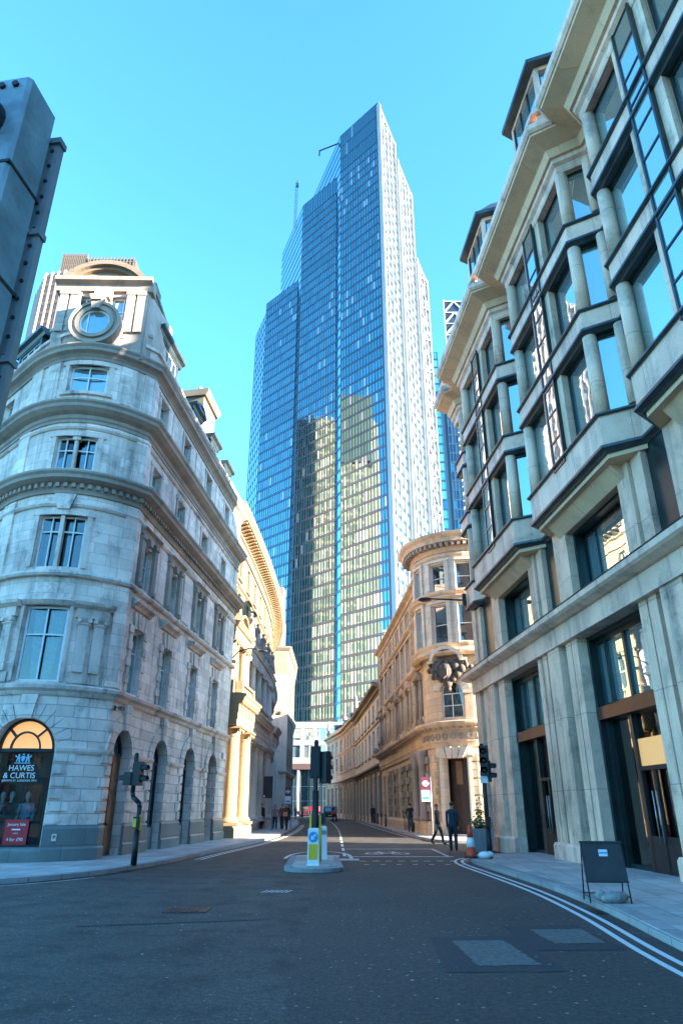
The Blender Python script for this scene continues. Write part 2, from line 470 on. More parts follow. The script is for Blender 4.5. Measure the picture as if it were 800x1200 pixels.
b = MB(); b.face([(-3000, -1500, -0.03), (3000, -1500, -0.03), (3000, 4500, -0.03), (-3000, 4500, -0.03)])
struct(b.build('ground', M_GROUND))
b = MB(); b.face([(-70, -40, 0), (70, -40, 0), (70, 185, 0), (-70, 185, 0)])
struct(b.build('road', M_ASPH))

def smooth(pts, k=6):
    """Catmull-Rom through plan points"""
    out = []
    n = len(pts)
    for i in range(n - 1):
        p0 = Vector(pts[max(0, i - 1)]); p1 = Vector(pts[i]); p2 = Vector(pts[i + 1]); p3 = Vector(pts[min(n - 1, i + 2)])
        for j in range(k):
            t = j / k
            q = 0.5 * ((2 * p1) + (p2 - p0) * t + (2 * p0 - 5 * p1 + 4 * p2 - p3) * t * t + (3 * p1 - p0 - 3 * p2 + p3) * t ** 3)
            out.append((q.x, q.y))
    out.append(tuple(pts[-1]))
    return out
def pavement(kerb, back, z=0.12):
    """raised slab with a granite kerb along its street edge"""
    K = Path(kerb, 1)
    return K
LK = smooth([(-45, 33), (-26, 22.5), (-14, 17.6), (-9.6, 16.9), (-7.75, 17.6), (-6.46, 19.5), (-5.77, 22.1), (-5.35, 24.5), (-4.94, 29.4), (-4.2, 37), (-3.8, 46), (-3.74, 55), (-3.95, 66), (-4.36, 77), (-5.4, 95), (-8, 125), (-13, 155)])
RK = smooth([(4.6, -12), (4.2, 0), (4.05, 8), (4.36, 12.6), (4.45, 16.2), (4.28, 20.2), (4.12, 23.6), (4.35, 25.6), (5.2, 26.9), (7, 27.7), (12, 28.3), (40, 29)])
FK = smooth([(40, 38.2), (14, 38), (8, 37.7), (6.2, 37.6), (5.1, 38.2), (4.6, 40.7), (4.1, 48), (3.5, 61.5), (2.9, 80), (2.1, 102), (0.2, 125), (-3.5, 150)])
def slab(name, kerb, side, back):
    K = Path(kerb, side)
    b = MB()
    inner = [K.P(s, -0.28, 0) for s in K.cs]
    poly = [(p.x, p.y) for p in inner] + back
    b.face([(x, y, 0.12) for x, y in poly])
    o = struct(b.build(name, M_PAVE))
    kb = MB()
    kb.sweep(K, [(-0.285, -0.02), (0.0, -0.02), (0.0, 0.105), (-0.03, 0.126), (-0.285, 0.126)], 0, K.L)
    struct(kb.build('kerb', M_KERB))
    return K
KL = slab('pavement', LK, 1, [(-45, 155), (-45, 34)])
KR = slab('pavement', RK, -1, [(40, -12)])
KF = slab('pavement', FK, -1, [(40, 150)])

# painted lines
def line_along(name, K, s0, s1, e0, e1, mat, z=0.005, step=0.6):
    b = MB()
    n = max(1, int((s1 - s0) / step))
    for i in range(n):
        a = s0 + (s1 - s0) * i / n; c = s0 + (s1 - s0) * (i + 1) / n
        b.face([K.P(a, e0, z), K.P(a, e1, z), K.P(c, e1, z), K.P(c, e0, z)])
    return struct(b.build(name, mat))
def s_at(K, x, y):
    best = min(range(len(K.p)), key=lambda i: (K.p[i] - Vector((x, y))).length)
    return K.cs[best]
M_GUT = worn('gutter_dirt', (0.028, 0.026, 0.023), 0.46, 3)
line_along('gutter', KR, 0, s_at(KR, 6, 27.2), 0.0, 0.22, M_GUT, .003)
line_along('gutter', KL, s_at(KL, -26, 22.5), s_at(KL, -4.4, 78), 0.0, 0.2, M_GUT, .003)
a, c = 0, s_at(KR, 6, 27.2)
line_along('road_marking', KR, a, c, 0.24, 0.33, M_LINE)
line_along('road_marking', KR, a, c, 0.46, 0.55, M_LINE)
a, c = s_at(KL, -5, 26), s_at(KL, -4.4, 78)
line_along('road_marking', KL, a, c, 0.25, 0.33, M_LINE)
line_along('road_marking', KL, a, c, 0.45, 0.53, M_LINE)
a, c = s_at(KL, -26, 22.5), s_at(KL, -6.4, 19.5)
line_along('road_marking', KL, a, c, 0.25, 0.34, M_LINE2)
a, c = s_at(KF, 4.6, 40.7), s_at(KF, 2.1, 102)
line_along('road_marking', KF, a, c, 0.25, 0.34, M_LINE)
def rect(b, x0, x1, y0, y1, z=0.005, ang=0.0):
    cx, cy = (x0 + x1) / 2, (y0 + y1) / 2
    pts = []
    for x, y in ((x0, y0), (x1, y0), (x1, y1), (x0, y1)):
        dx, dy = x - cx, y - cy
        pts.append((cx + dx * math.cos(ang) - dy * math.sin(ang), cy + dx * math.sin(ang) + dy * math.cos(ang), z))
    b.face(pts)
# centre dashes up the street
b = MB()
cl = smooth([(0.12, 27.6), (0.05, 34), (-0.02, 42), (-0.15, 55), (-0.5, 70), (-1.0, 86), (-2.2, 110)], 8)
CP = Path(cl, 1)
s = 0
while s < CP.L - 3:
    for q in range(3):
        u0, u1 = s + q * 0.7, s + (q + 1) * 0.7
        b.face([CP.P(u0, -0.06, .005), CP.P(u0, 0.06, .005), CP.P(u1, 0.06, .005), CP.P(u1, -0.06, .005)])
    s += 3.4
struct(b.build('road_marking', M_LINE))
# stop lines, cycle box and give-way studs at the mouth of the street
b = MB()
rect(b, 0.2, 4.0, 27.2, 27.5); rect(b, 0.2, 3.9, 32.2, 32.45); rect(b, 3.78, 3.9, 27.5, 32.2); rect(b, -0.2, 0.6, 25.4, 26.3)
struct(b.build('road_marking', M_LINE2))
b = MB()
for k in range(9): rect(b, 0.6 + k * 0.42, 0.82 + k * 0.42, 25.05, 25.2)
for k in range(8): rect(b, 0.7 + k * 0.5, 0.86 + k * 0.5, 23.6, 23.72)
struct(b.build('road_marking', M_LINE))
b = MB()                       # bicycle drawn on the road
def wheel(cx, cy, r):
    for k in range(16):
        t0, t1 = 2 * math.pi * k / 16, 2 * math.pi * (k + 1) / 16
        b.face([(cx + r * math.cos(t0), cy + 1.6 * r * math.sin(t0), .005), (cx + r * .74 * math.cos(t0), cy + 1.6 * r * .74 * math.sin(t0), .005), (cx + r * .74 * math.cos(t1), cy + 1.6 * r * .74 * math.sin(t1), .005), (cx + r * math.cos(t1), cy + 1.6 * r * math.sin(t1), .005)])
def seg(x0, y0, x1, y1, w=0.07):
    d = Vector((x1 - x0, y1 - y0)).normalized(); n = Vector((-d.y, d.x)) * w / 2
    b.face([(x0 + n.x, y0 + n.y, .0052), (x0 - n.x, y0 - n.y, .0052), (x1 - n.x, y1 - n.y, .0052), (x1 + n.x, y1 + n.y, .0052)])
wheel(1.25, 29.2, 0.36); wheel(2.25, 29.2, 0.36)
for q in ((1.25, 29.2, 1.5, 30.1), (1.5, 30.1, 2.1, 30.1), (2.1, 30.1, 1.75, 29.2), (1.75, 29.2, 1.25, 29.2), (1.75, 29.2, 1.45, 30.3), (2.25, 29.2, 2.05, 30.5), (2.05, 30.5, 1.85, 30.6), (1.35, 30.35, 1.6, 30.35)): seg(*q)
struct(b.build('road_marking', M_LINE))
b = MB()                       # worn dashes and specks on the near asphalt
for k in range(6): rect(b, -1.62 + k * 0.1, -1.57 + k * 0.1, 16.0, 16.45, .005, -0.25)
struct(b.build('road_marking', M_LINE2))
# repaired strips of asphalt
b = MB(); b.face([(-0.62, -3, .004), (4.0, -3, .004), (4.0, 8.6, .004), (3.9, 25.0, .004), (-0.68, 25.0, .004), (-0.5, 8, .004)])
m2, nt, bb = newmat('newer_asphalt')
p = pos(nt)
c = ramp(nt, noise(nt, p, 0.3, 5, 0.6), [(0.3, (0.030, 0.027, 0.024)), (0.7, (0.052, 0.046, 0.040))])
c = mulc(nt, c, ramp(nt, noise(nt, p, 42, 5, 0.85), [(0.36, 0.35), (0.5, 0.95), (0.66, 2.5)]))
vo = nt.nodes.new('ShaderNodeTexVoronoi'); vo.inputs['Scale'].default_value = 6.0; nt.links.new(p, vo.inputs['Vector'])
sp = ramp(nt, vo.outputs['Distance'], [(0.075, 1.0), (0.10, 0.0)])
mm = nt.nodes.new('ShaderNodeMix'); mm.data_type = 'RGBA'; nt.links.new(sp, mm.inputs[0]); nt.links.new(c, mm.inputs[6]); mm.inputs[7].default_value = (0.3, 0.3, 0.29, 1)
nt.links.new(mulc(nt, mm.outputs[2], ramp(nt, noise(nt, p, 15, 3, 0.7), [(0.34, 0.6), (0.66, 1.5)])), bb.inputs['Base Color']); bb.inputs['Roughness'].default_value = 0.75
bp = nt.nodes.new('ShaderNodeBump'); bp.inputs['Strength'].default_value = 0.7; bp.inputs['Distance'].default_value = 0.012
nt.links.new(noise(nt, p, 110, 4, 0.8), bp.inputs['Height']); nt.links.new(bp.outputs[0], bb.inputs['Normal'])
struct(b.build('road_repair', m2))
def ragged(pts, z, n=14, j=.035):
    out = []
    for i in range(len(pts)):
        p0, p1 = Vector(pts[i]), Vector(pts[(i + 1) % len(pts)])
        m_ = max(2, int((p1 - p0).length / .09)); jj = .018
        for k in range(m_):
            q = p0.lerp(p1, k / m_); out.append((q.x + rnd.uniform(-jj, jj), q.y + rnd.uniform(-jj, jj), z))
    return out
b = MB(); b.face(ragged([(1.12, 8.55), (2.42, 8.6), (2.35, 10.75), (1.2, 10.7)], .008, 10, .02)); b.face(ragged([(2.32, 9.75), (3.5, 9.8), (3.48, 11.75), (2.36, 11.6)], .0085, 10, .02))
struct(b.build('road_repair', M_PATCH))
b = MB(); b.face(ragged([(1.5, 8.85), (2.2, 8.9), (2.12, 10.45), (1.43, 10.4)], .012)); b.face(ragged([(2.72, 10.2), (3.4, 10.25), (3.42, 11.35), (2.68, 11.3)], .0125))
struct(b.build('road_repair', M_PATCH2))
b = MB(); b.face(ragged([(-3.9, 11.6), (-1.2, 12.3), (-1.3, 12.75), (-4.0, 12.1)], .006, 16, .03)); b.face(ragged([(-0.3, 14.2), (3.2, 14.0), (3.2, 14.35), (-0.3, 14.6)], .0065, 16, .03))
struct(b.build('road_repair', m2))
# cast iron covers
M_IRON = plain('cast_iron', (0.035, 0.036, 0.038), 0.45, 0.6, 0.3, 30, bump=0.6)
def cover(x, y, w, l, label):
    r = empty('manhole_cover', (x, y, 0.004), label, 'manhole cover', 'iron covers in the road')
    f = MB()
    f.box(-w / 2 - .06, w / 2 + .06, -l / 2 - .06, -l / 2, 0, .008); f.box(-w / 2 - .06, w / 2 + .06, l / 2, l / 2 + .06, 0, .008)
    f.box(-w / 2 - .06, -w / 2, -l / 2, l / 2, 0, .008); f.box(w / 2, w / 2 + .06, -l / 2, l / 2, 0, .008)
    f.build('frame', M_IRON, r, False)
    g = MB(); g.box(-w / 2 + .01, w / 2 - .01, -l / 2 + .01, l / 2 - .01, 0, .005)
    for i in range(6):
        for j in range(6):
            x0 = -w / 2 + .05 + i * (w - .1) / 6; y0 = -l / 2 + .05 + j * (l - .1) / 6
            g.box(x0, x0 + w * .09, y0, y0 + l * .09, .005, .009)
    g.build('lid', M_IRON, r, False)
cover(-2.62, 13.35, 0.6, 0.5, 'dark iron cover set in the asphalt left of the road seam')

def grate(K, s, label):
    q = K.P(s, .11, .006); d, n_ = K.dirs(s)
    r = empty('drain_grate', q, label, 'drain', 'iron drains in the gutter', rz=math.atan2(d.y, d.x))
    m = MB(); m.box(-.24, .24, -.1, .1, 0, .004); m.build('pit', M_BLACK, r, False)
    m = MB()
    for k_ in range(7): m.box(-.22 + k_ * .066, -.19 + k_ * .066, -.09, .09, .004, .012)
    m.box(-.25, .25, -.1, -.08, .003, .013); m.box(-.25, .25, .08, .1, .003, .013)
    m.build('bars', M_IRON, r, False)
grate(KR, s_at(KR, 4.36, 12.6) + .5, 'iron drain grate in the right gutter beside the folding board')
grate(KL, s_at(KL, -5.77, 22.1) - 1.0, 'iron drain grate in the left gutter near the cranked signal pole')
# scraps of litter and chewing gum marks
M_SCRAP = plain('paper_scrap', (.5, .5, .48), .8)
b = MB()
for _ in range(90):
    x, y = rnd.uniform(-6, 4), rnd.uniform(5.5, 24)
    if -1.8 < x < .2 and y > 20: continue
    r_ = rnd.uniform(.008, .02); b.face([(x + r_ * math.cos(a) * rnd.uniform(.6, 1.3), y + r_ * math.sin(a) * rnd.uniform(.6, 1.3), .013) for a in (0, 1.2, 2.4, 3.6, 5)])
o_ = b.build('litter', M_SCRAP); o_['kind'] = 'stuff'; o_['label'] = 'small pale specks of litter and gum scattered over the near road'; o_['category'] = 'litter'
b = MB()
for _ in range(160):
    s_ = rnd.uniform(8, KR.L * .55); q = KR.P(s_, -rnd.uniform(.4, 2.4), .1225); r_ = rnd.uniform(.012, .03)
    b.face([(q.x + r_ * math.cos(a), q.y + r_ * math.sin(a), q.z) for a in (0, 1, 2, 3, 4, 5)])
o_ = b.build('gum_spots', M_IRON); o_['kind'] = 'stuff'; o_['label'] = 'dark chewing gum spots trodden into the right pavement slabs'; o_['category'] = 'gum'
# ================================================================== LEFT CORNER BUILDING (shop on the ground floor)
bowpts = []
c0, c1 = Vector((-12.45, 23.55)), Vector((-7.80, 24.0))
for i in range(13):
    t = i / 12
    q = c0.lerp(c1, t); nrm = Vector((c1.y - c0.y, -(c1.x - c0.x))).normalized()
    q = q + nrm * 1.15 * (1 - (2 * t - 1) ** 2)
    bowpts.append((q.x, q.y))
LP = Path([(-24.3, 34.4)] + bowpts + [(-7.80 + .09 * 16.0, 24.0 + .996 * 16.0)], 1)
S2, S1, SE = LP.cs[1], LP.cs[13], LP.L
SM = (S2 + S1) / 2                     # middle of the bow
def F(x): return S1 + 0.5 + x          # metres along the street side
LB = empty('corner_building', (-12, 30, 0), 'grey stone corner block with a bowed front, round attic window and shirt shop below', 'building')
LZ0 = -0.05

def window(P, s, z0, w, h, e, parent, nm='window', fr=M_WHITE, gl=M_GLASS, bars_v=(0.5,), bars_h=(0.62,), t=0.055, arch=False, d=0.07):
    """a window: frame mesh with its glazing bars, and the pane as its sub-part"""
    a, b_ = s - w / 2, s + w / 2
    m = MB()
    top = z0 + h
    if arch:
        r = w / 2; sp = top - r
        m.ring(P, s, sp, r - t, r, e - d, e, 0, 180, 14)
        m.fbox(P, a, a + t, e - d, e, z0, sp); m.fbox(P, b_ - t, b_, e - d, e, z0, sp)
        m.fbox(P, a + t, b_ - t, e - d, e, z0, z0 + t)
        m.fbox(P, a + t, b_ - t, e - d + .003, e - .003, sp - t, sp)
    else:
        m.fbox(P, a, a + t, e - d, e, z0, top); m.fbox(P, b_ - t, b_, e - d, e, z0, top)
        m.fbox(P, a + t, b_ - t, e - d, e, z0, z0 + t); m.fbox(P, a + t, b_ - t, e - d, e, top - t, top)
    hh = (top - z0) if not arch else (top - r - z0)
    for q in bars_v:
        x = a + w * q
        m.fbox(P, x - t * .4, x + t * .4, e - d + .004, e - .004, z0 + t, z0 + hh - t)
    for q in bars_h:
        z = z0 + hh * q
        m.fbox(P, a + t, b_ - t, e - d + .008, e - .008, z - t * .4, z + t * .4)
    fo = m.build(nm, fr, parent)
    g = MB()
    ge = e - d * .6
    if arch:
        N_ = 14
        poly = [(a + t * .5, z0 + t * .5), (b_ - t * .5, z0 + t * .5)] + [(s + (r - t * .5) * math.cos(math.pi * k / N_), sp + (r - t * .5) * math.sin(math.pi * k / N_)) for k in range(N_ + 1)]
    else:
        poly = [(a + t * .5, z0 + t * .5), (b_ - t * .5, z0 + t * .5), (b_ - t * .5, top - t * .5), (a + t * .5, top - t * .5)]
    jig = [rnd.uniform(-.006, .006) for _ in range(3)]
    g.fpoly(P, poly, ge - .006, ge)
    g.build('pane', gl, fo)
    return fo

# --- openings
fx = [0.95, 4.25, 8.1, 11.95]
ax = [0.75, 4.7, 8.65, 12.6]
SPAN0 = 0.0
gf_ops = [(SM - .98, SM + .98, 0.5, 4.25, 'arch')] + [(F(x) - .82, F(x) + .82, LZ0, 4.12, 'arch') for x in ax] + [(S2 - 4.2, S2 - 2.4, LZ0, 4.12, 'arch')]
w = MB()
w.wall(LP, 0, SE, LZ0, 5.0, gf_ops, 0.0, 0.42)
w.build('ground_floor_wall', M_RUST, LB)
up_ops = []
up_ops += [(SM - .74, SM + .74, 5.42, 7.95)] + [(F(x) - .52, F(x) + .52, 5.42, 7.7) for x in fx]
up_ops += [(SM - .84, SM + .84, 9.35, 11.3)] + [(F(x) - .5, F(x) + .5, 9.35, 11.05) for x in fx]
up_ops += [(SM - .76, SM + .76, 13.15, 14.55)] + [(F(x) - .48, F(x) + .48, 13.2, 14.45) for x in fx]
up_ops += [(SM - .76, SM + .76, 16.55, 17.8)] + [(F(x) - .48, F(x) + .48, 16.45, 17.75) for x in fx]
for zz, hh in ((5.42, 2.3), (9.35, 1.7), (13.2, 1.25), (16.45, 1.3)):
    for k in range(3): up_ops.append((S2 - 2.6 - k * 3.6 - .5, S2 - 2.6 - k * 3.6 + .5, zz, zz + hh))
w = MB(); w.wall(LP, 0, SE, 5.0, 18.6, up_ops, 0.0, 0.30)
w.fpoly(LP, [(SE, LZ0), (SE + .01, LZ0), (SE + .01, 18.6), (SE, 18.6)], -10, 0)
w.build('upper_wall', M_PORT, LB)
w = MB()                                  # dark rooms behind the openings
w.sweep(LP, [(-.9, LZ0), (-.95, LZ0), (-.95, 18.5), (-.9, 18.5)], 0, SE)
for z in (5.05, 9.0, 12.6, 16.0): w.sweep(LP, [(-.32, z), (-.9, z), (-.9, z + .05), (-.32, z + .05)], 0, SE)
w.build('room_lining', M_ROOM, LB)

# --- plinth
cuts = sorted([(o[0], o[1]) for o in gf_ops if o[2] < 0.6])
s = 0
segs = []
for a, b_ in cuts:
    segs.append((s, a)); s = b_
segs.append((s, SE))
for a, b_ in segs:
    w = MB(); w.sweep(LP, [(-.05, LZ0), (.14, LZ0), (.14, .45), (.09, .5), (.09, 1.02), (.02, 1.12), (-.05, 1.12)], a, b_); w.build('plinth', M_PLINTH, LB)
w = MB(); w.sweep(LP, [(-.3, LZ0), (.10, LZ0), (.10, .4), (.06, .5), (-.3, .53)], SM - .98, SM + .98); w.build('stall_riser', M_PLINTH, LB)
# --- rusticated jamb blocks and voussoirs
for i, (sc, r, top) in enumerate([(SM, .98, 4.25)] + [(F(x), .82, 4.12) for x in ax] + [(S2 - 3.3, .9, 4.12)]):
    w = MB()
    sp = top - r
    n = 13
    w.ring(LP, sc, sp, r + .02, r + .5, -.02, .07, 2, 178, n, 0, 0.04)
    w.fpoly(LP, [(sc - .14, top - .02), (sc + .14, top - .02), (sc + .24, 4.97), (sc - .24, 4.97)], -.02, .17)
    z = 1.16; k = 0
    while z < sp - .1:
        ln = .62 if k % 2 else .36
        for sg in (-1, 1):
            a, b_ = sc + sg * (r + .012), sc + sg * (r + ln)
            w.fbox(LP, min(a, b_), max(a, b_), -.02, .06, z, z + .30)
        z += .36; k += 1
    w.build('arch_surround', M_RUST, LB)
# impost string, broken by the arches
cuts = sorted([(o[0] - .02, o[1] + .02) for o in gf_ops])
s = 0
for a, b_ in cuts + [(SE, SE)]:
    if a > s:
        w = MB(); w.sweep(LP, [(-.02, 3.2), (.07, 3.2), (.11, 3.28), (.11, 3.36), (-.02, 3.38)], s, a); w.build('impost_band', M_PORT_TRIM, LB)
    s = b_
def cornice(P, s0, s1, z, prof, mat, parent, nm='cornice', dent=None):
    w = MB()
    w.sweep(P, [(-.05, z + prof[0][1])] + [(e, z + q) for e, q in prof] + [(-.05, z + prof[-1][1])], s0, s1)
    if dent:
        st, wd, e0, e1, z0, z1 = dent
        n = int((s1 - s0) / st)
        for k in range(n):
            a = s0 + (k + .5) * (s1 - s0) / n
            w.fbox(P, a - wd / 2, a + wd / 2, e0, e1, z + z0, z + z1)
    return w.build(nm, mat, parent)
PR_SMALL = [(.06, 0), (.10, .06), (.12, .12), (.24, .2), (.26, .3), (.20, .34), (.0, .4)]
PR_MAIN = [(.08, 0), (.1, .1), (.14, .16), (.14, .34), (.30, .38), (.50, .46), (.52, .58), (.60, .66), (.60, .74), (.3, .8), (0, .82)]
PR_MID = [(.05, 0), (.05, .12), (.10, .16), (.12, .3), (.30, .38), (.46, .5), (.48, .62), (.56, .7), (.56, .78), (.2, .84), (0, .86)]
PR_TOP = [(.05, 0), (.08, .1), (.18, .2), (.34, .28), (.36, .4), (.44, .5), (.44, .56), (0, .62)]
cornice(LP, 0, SE, 4.97, PR_SMALL, M_PORT_TRIM, LB)
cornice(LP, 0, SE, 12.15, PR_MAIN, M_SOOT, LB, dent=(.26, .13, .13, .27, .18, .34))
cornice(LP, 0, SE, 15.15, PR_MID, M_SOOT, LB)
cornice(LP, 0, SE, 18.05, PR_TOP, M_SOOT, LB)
for z, e in ((8.98, .16), (11.62, .07), (14.85, .06)):
    w = MB(); w.sweep(LP, [(-.02, z), (e, z + .02), (e + .05, z + .1), (e, z + .2), (-.02, z + .22)], 0, SE); w.build('string_course', M_PORT_TRIM, LB)
# parapet, with balusters over the street windows
w = MB()
w.sweep(LP, [(-.3, 18.6), (.05, 18.6), (.05, 18.85), (-.3, 18.85)], 0, SE)
w.sweep(LP, [(-.34, 19.3), (.12, 19.3), (.14, 19.42), (-.34, 19.46)], 0, SE)
w.sweep(LP, [(-.28, 18.85), (.02, 18.85), (.02, 19.3), (-.28, 19.3)], 0, F(1.2))
for a, b_ in ((F(3.4), F(5.0)), (F(6.4), F(8.8)), (F(10.2), SE)):
    w.sweep(LP, [(-.28, 18.85), (.02, 18.85), (.02, 19.3), (-.28, 19.3)], a, b_)
w.build('parapet', M_PORT, LB)
for a, b_ in ((F(1.2), F(3.4)), (F(5.0), F(6.4)), (F(8.8), F(10.2))):
    w = MB()
    n = int((b_ - a) / .2)
    for k in range(n):
        p = LP.P(a + (k + .5) * (b_ - a) / n, -.12, 18.85)
        w.lathe(p, [(.05, 0), (.05, .05), (.035, .1), (.075, .2), (.035, .36), (.05, .4), (.05, .45)], 8)
    w.build('balustrade', M_PORT_TRIM, LB)
# --- pilaster breaks at both ends of the bow and panels above
for s0, s1 in ((S1 - .45, S1 + .38), (S2 - .38, S2 + .45)):
    w = MB()
    for z0, z1 in ((5.4, 8.95), (9.2, 12.1), (12.98, 15.1), (16.02, 18.02)):
        w.fbox(LP, s0, s1, -.02, .075, z0, z1)
    w.build('corner_pilaster', M_PORT, LB)
for z0, z1 in ((16.02, 18.02),):
    for c in (SM - 1.55, SM + 1.55):
        w = MB(); w.fbox(LP, c - .34, c + .34, -.02, .06, z0, z1); w.fbox(LP, c - .2, c + .2, .06, .09, z0 + .25, z1 - .25)
        w.build('wall_panel', M_PORT, LB)
# --- window dressings
for x in fx:
    s = F(x)
    # first floor: blocked surround, keystones, hood
    w = MB()
    z = 5.40; k = 0
    while z < 7.6:
        ln = .36 if k % 2 else .24
        for sg in (-1, 1):
            a, b_ = s + sg * .53, s + sg * (.53 + ln)
            w.fbox(LP, min(a, b_), max(a, b_), -.02, .09 if k % 2 else .06, z, z + .29)
        z += .3; k += 1
    for q in (-.42, -.15, .15, .42):
        w.fpoly(LP, [(s + q * .8 - .11, 7.72), (s + q * .8 + .11, 7.72), (s + q * 1.15 + .15, 8.3), (s + q * 1.15 - .15, 8.3)], -.02, .09 + .05 * (abs(q) < .2))
    w.sweep(LP, [(-.02, 8.42), (.1, 8.42), (.16, 8.5), (.32, 8.58), (.34, 8.68), (.05, 8.78), (-.02, 8.78)], s - 1.0, s + 1.0)
    w.build('window_surround', M_PORT_TRIM, LB)
    # second floor: attached strips, bracketed sill, small entablature
    w = MB()
    for sg in (-1, 1):
        a, b_ = s + sg * .55, s + sg * .86
        w.fbox(LP, min(a, b_), max(a, b_), -.02, .14, 9.2, 11.15)
        w.fbox(LP, min(a, b_) - .04, max(a, b_) + .04, -.02, .2, 11.15, 11.32)
        w.fbox(LP, min(a, b_) + .03, max(a, b_) - .03, -.02, .24, 9.24, 9.4)
    w.sweep(LP, [(-.02, 11.34), (.14, 11.34), (.18, 11.5), (.3, 11.56), (.3, 11.6), (-.02, 11.61)], s - .95, s + .95)
    w.fpoly(LP, [(s - .12, 11.07), (s + .12, 11.07), (s + .18, 11.33), (s - .18, 11.33)], -.02, .2)
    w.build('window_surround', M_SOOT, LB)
    for z0, z1 in ((13.2, 14.45), (16.45, 17.75)):
        w = MB()
        w.fbox(LP, s - .66, s - .49, -.02, .05, z0, z1); w.fbox(LP, s + .49, s + .66, -.02, .05, z0, z1)
        w.fbox(LP, s - .74, s + .74, -.02, .06, z1 + .002, z1 + .17); w.fbox(LP, s - .7, s + .7, -.02, .1, z0 - .12, z0 - .002)
        w.build('window_surround', M_PORT_TRIM, LB)
    window(LP, s, 5.42, 1.04, 2.28, -.2, LB, gl=M_GLASSL, bars_v=(.5,), bars_h=(.66,))
    window(LP, s, 9.35, 1.0, 1.7, -.2, LB, gl=M_GLASSL, bars_v=(.5,), bars_h=(.6,))
    window(LP, s, 13.2, .96, 1.25, -.2, LB, gl=M_GLASSL, bars_v=(.5,), bars_h=(.55,))
    window(LP, s, 16.45, .96, 1.3, -.2, LB, gl=M_GLASSL, bars_v=(.5,), bars_h=(.55,))
for k in range(3):
    s = S2 - 2.6 - k * 3.6
    for zz, hh in ((5.42, 2.3), (9.35, 1.7), (13.2, 1.25), (16.45, 1.3)):
        window(LP, s, zz, 1.0, hh, -.2, LB, gl=M_GLASSL, bars_h=(.6,))
# plain strips between the street windows
for x in (2.6, 6.2, 10.0, 13.9):
    w = MB()
    w.fbox(LP, F(x) - .55, F(x) + .55, -.02, .05, 9.35, 11.5); w.build('wall_panel', M_PORT, LB); w = MB()
    w.fbox(LP, F(x) - .5, F(x) + .5, -.02, .045, 16.3, 17.9)
    w.build('wall_panel', M_PORT, LB)
# bow windows
M_SEE = clear_glass('corner_window_glass', (0.7, 0.85, 0.86), 1.9)
def curtain(s0, s1, z0, z1, e, drawn):
    w = MB()
    n = 14
    for k in range(n):
        a = s0 + (s1 - s0) * k / n; c = s0 + (s1 - s0) * (k + 1) / n
        pinch = drawn
        w.face([LP.P(a, e + .05 * math.sin(k * 1.7), z0), LP.P(c, e + .05 * math.sin((k + 1) * 1.7), z0), LP.P(c, e + .05 * math.sin((k + 1) * 1.7), z1), LP.P(a, e + .05 * math.sin(k * 1.7), z1)])
    return w
f = window(LP, SM, 5.42, 1.48, 2.53, -.16, LB, gl=M_SEE, bars_v=(.5,), bars_h=(.62,), t=.07)
w = MB()
n = 10
for sg in (-1, 1):                       # drapes gathered to the middle of the pane
    for k in range(n):
        def cx(t, z): 
            wd = (.62 if z > 7.2 else .30 + .32 * max(0, (z - 6.2)) )
            return SM + sg * (.04 + .62 * t * (0.55 + .45 * min(1, max(0, (z - 5.4) / 2.4))))
        for z0, z1 in ((5.45, 6.2), (6.2, 7.0), (7.0, 7.9)):
            t0, t1 = k / n, (k + 1) / n
            w.face([LP.P(cx(t0, z0), -.45 + .04 * (k % 2), z0), LP.P(cx(t1, z0), -.45 + .04 * ((k + 1) % 2), z0), LP.P(cx(t1, z1), -.45 + .04 * ((k + 1) % 2), z1), LP.P(cx(t0, z1), -.45 + .04 * (k % 2), z1)])
w.build('curtain', M_CURTAIN, f)
f = window(LP, SM, 9.35, 1.68, 1.95, -.16, LB, gl=M_SEE, bars_v=(.25, .75), bars_h=(.7,), t=.06)
w = MB(); w.fbox(LP, SM - .07, SM + .07, -.26, .0, 9.35, 11.3); w.build('mullion', M_PORT_TRIM, f)
w = curtain(SM - .8, SM - .25, 9.4, 11.25, -.45, 0); w.v += []; w.build('curtain', plain('dark_curtain', (.10, .11, .11), .9, 0, .4, 8), f)
w = curtain(SM + .1, SM + .5, 9.4, 11.25, -.45, 0); w.build('curtain', M_CURTAIN, f)
f = window(LP, SM, 13.15, 1.52, 1.4, -.16, LB, gl=M_SEE, bars_v=(.22, .78), bars_h=(.62,), t=.055)
w = MB(); w.cyl(LP.P(SM, -.1, 13.15), LP.P(SM, -.1, 14.5), .1, .085, 12); w.fbox(LP, SM - .15, SM + .15, -.22, .02, 14.4, 14.549); w.build('mullion', M_PORT_TRIM, f)
w = curtain(SM - .7, SM - .1, 13.2, 14.5, -.42, 0); w.build('curtain', plain('grey_curtain', (.16, .17, .17), .9, 0, .4, 8), f)
window(LP, SM, 16.55, 1.52, 1.25, -.16, LB, gl=M_GLASSL, bars_v=(.5,), bars_h=(.6,), t=.06)
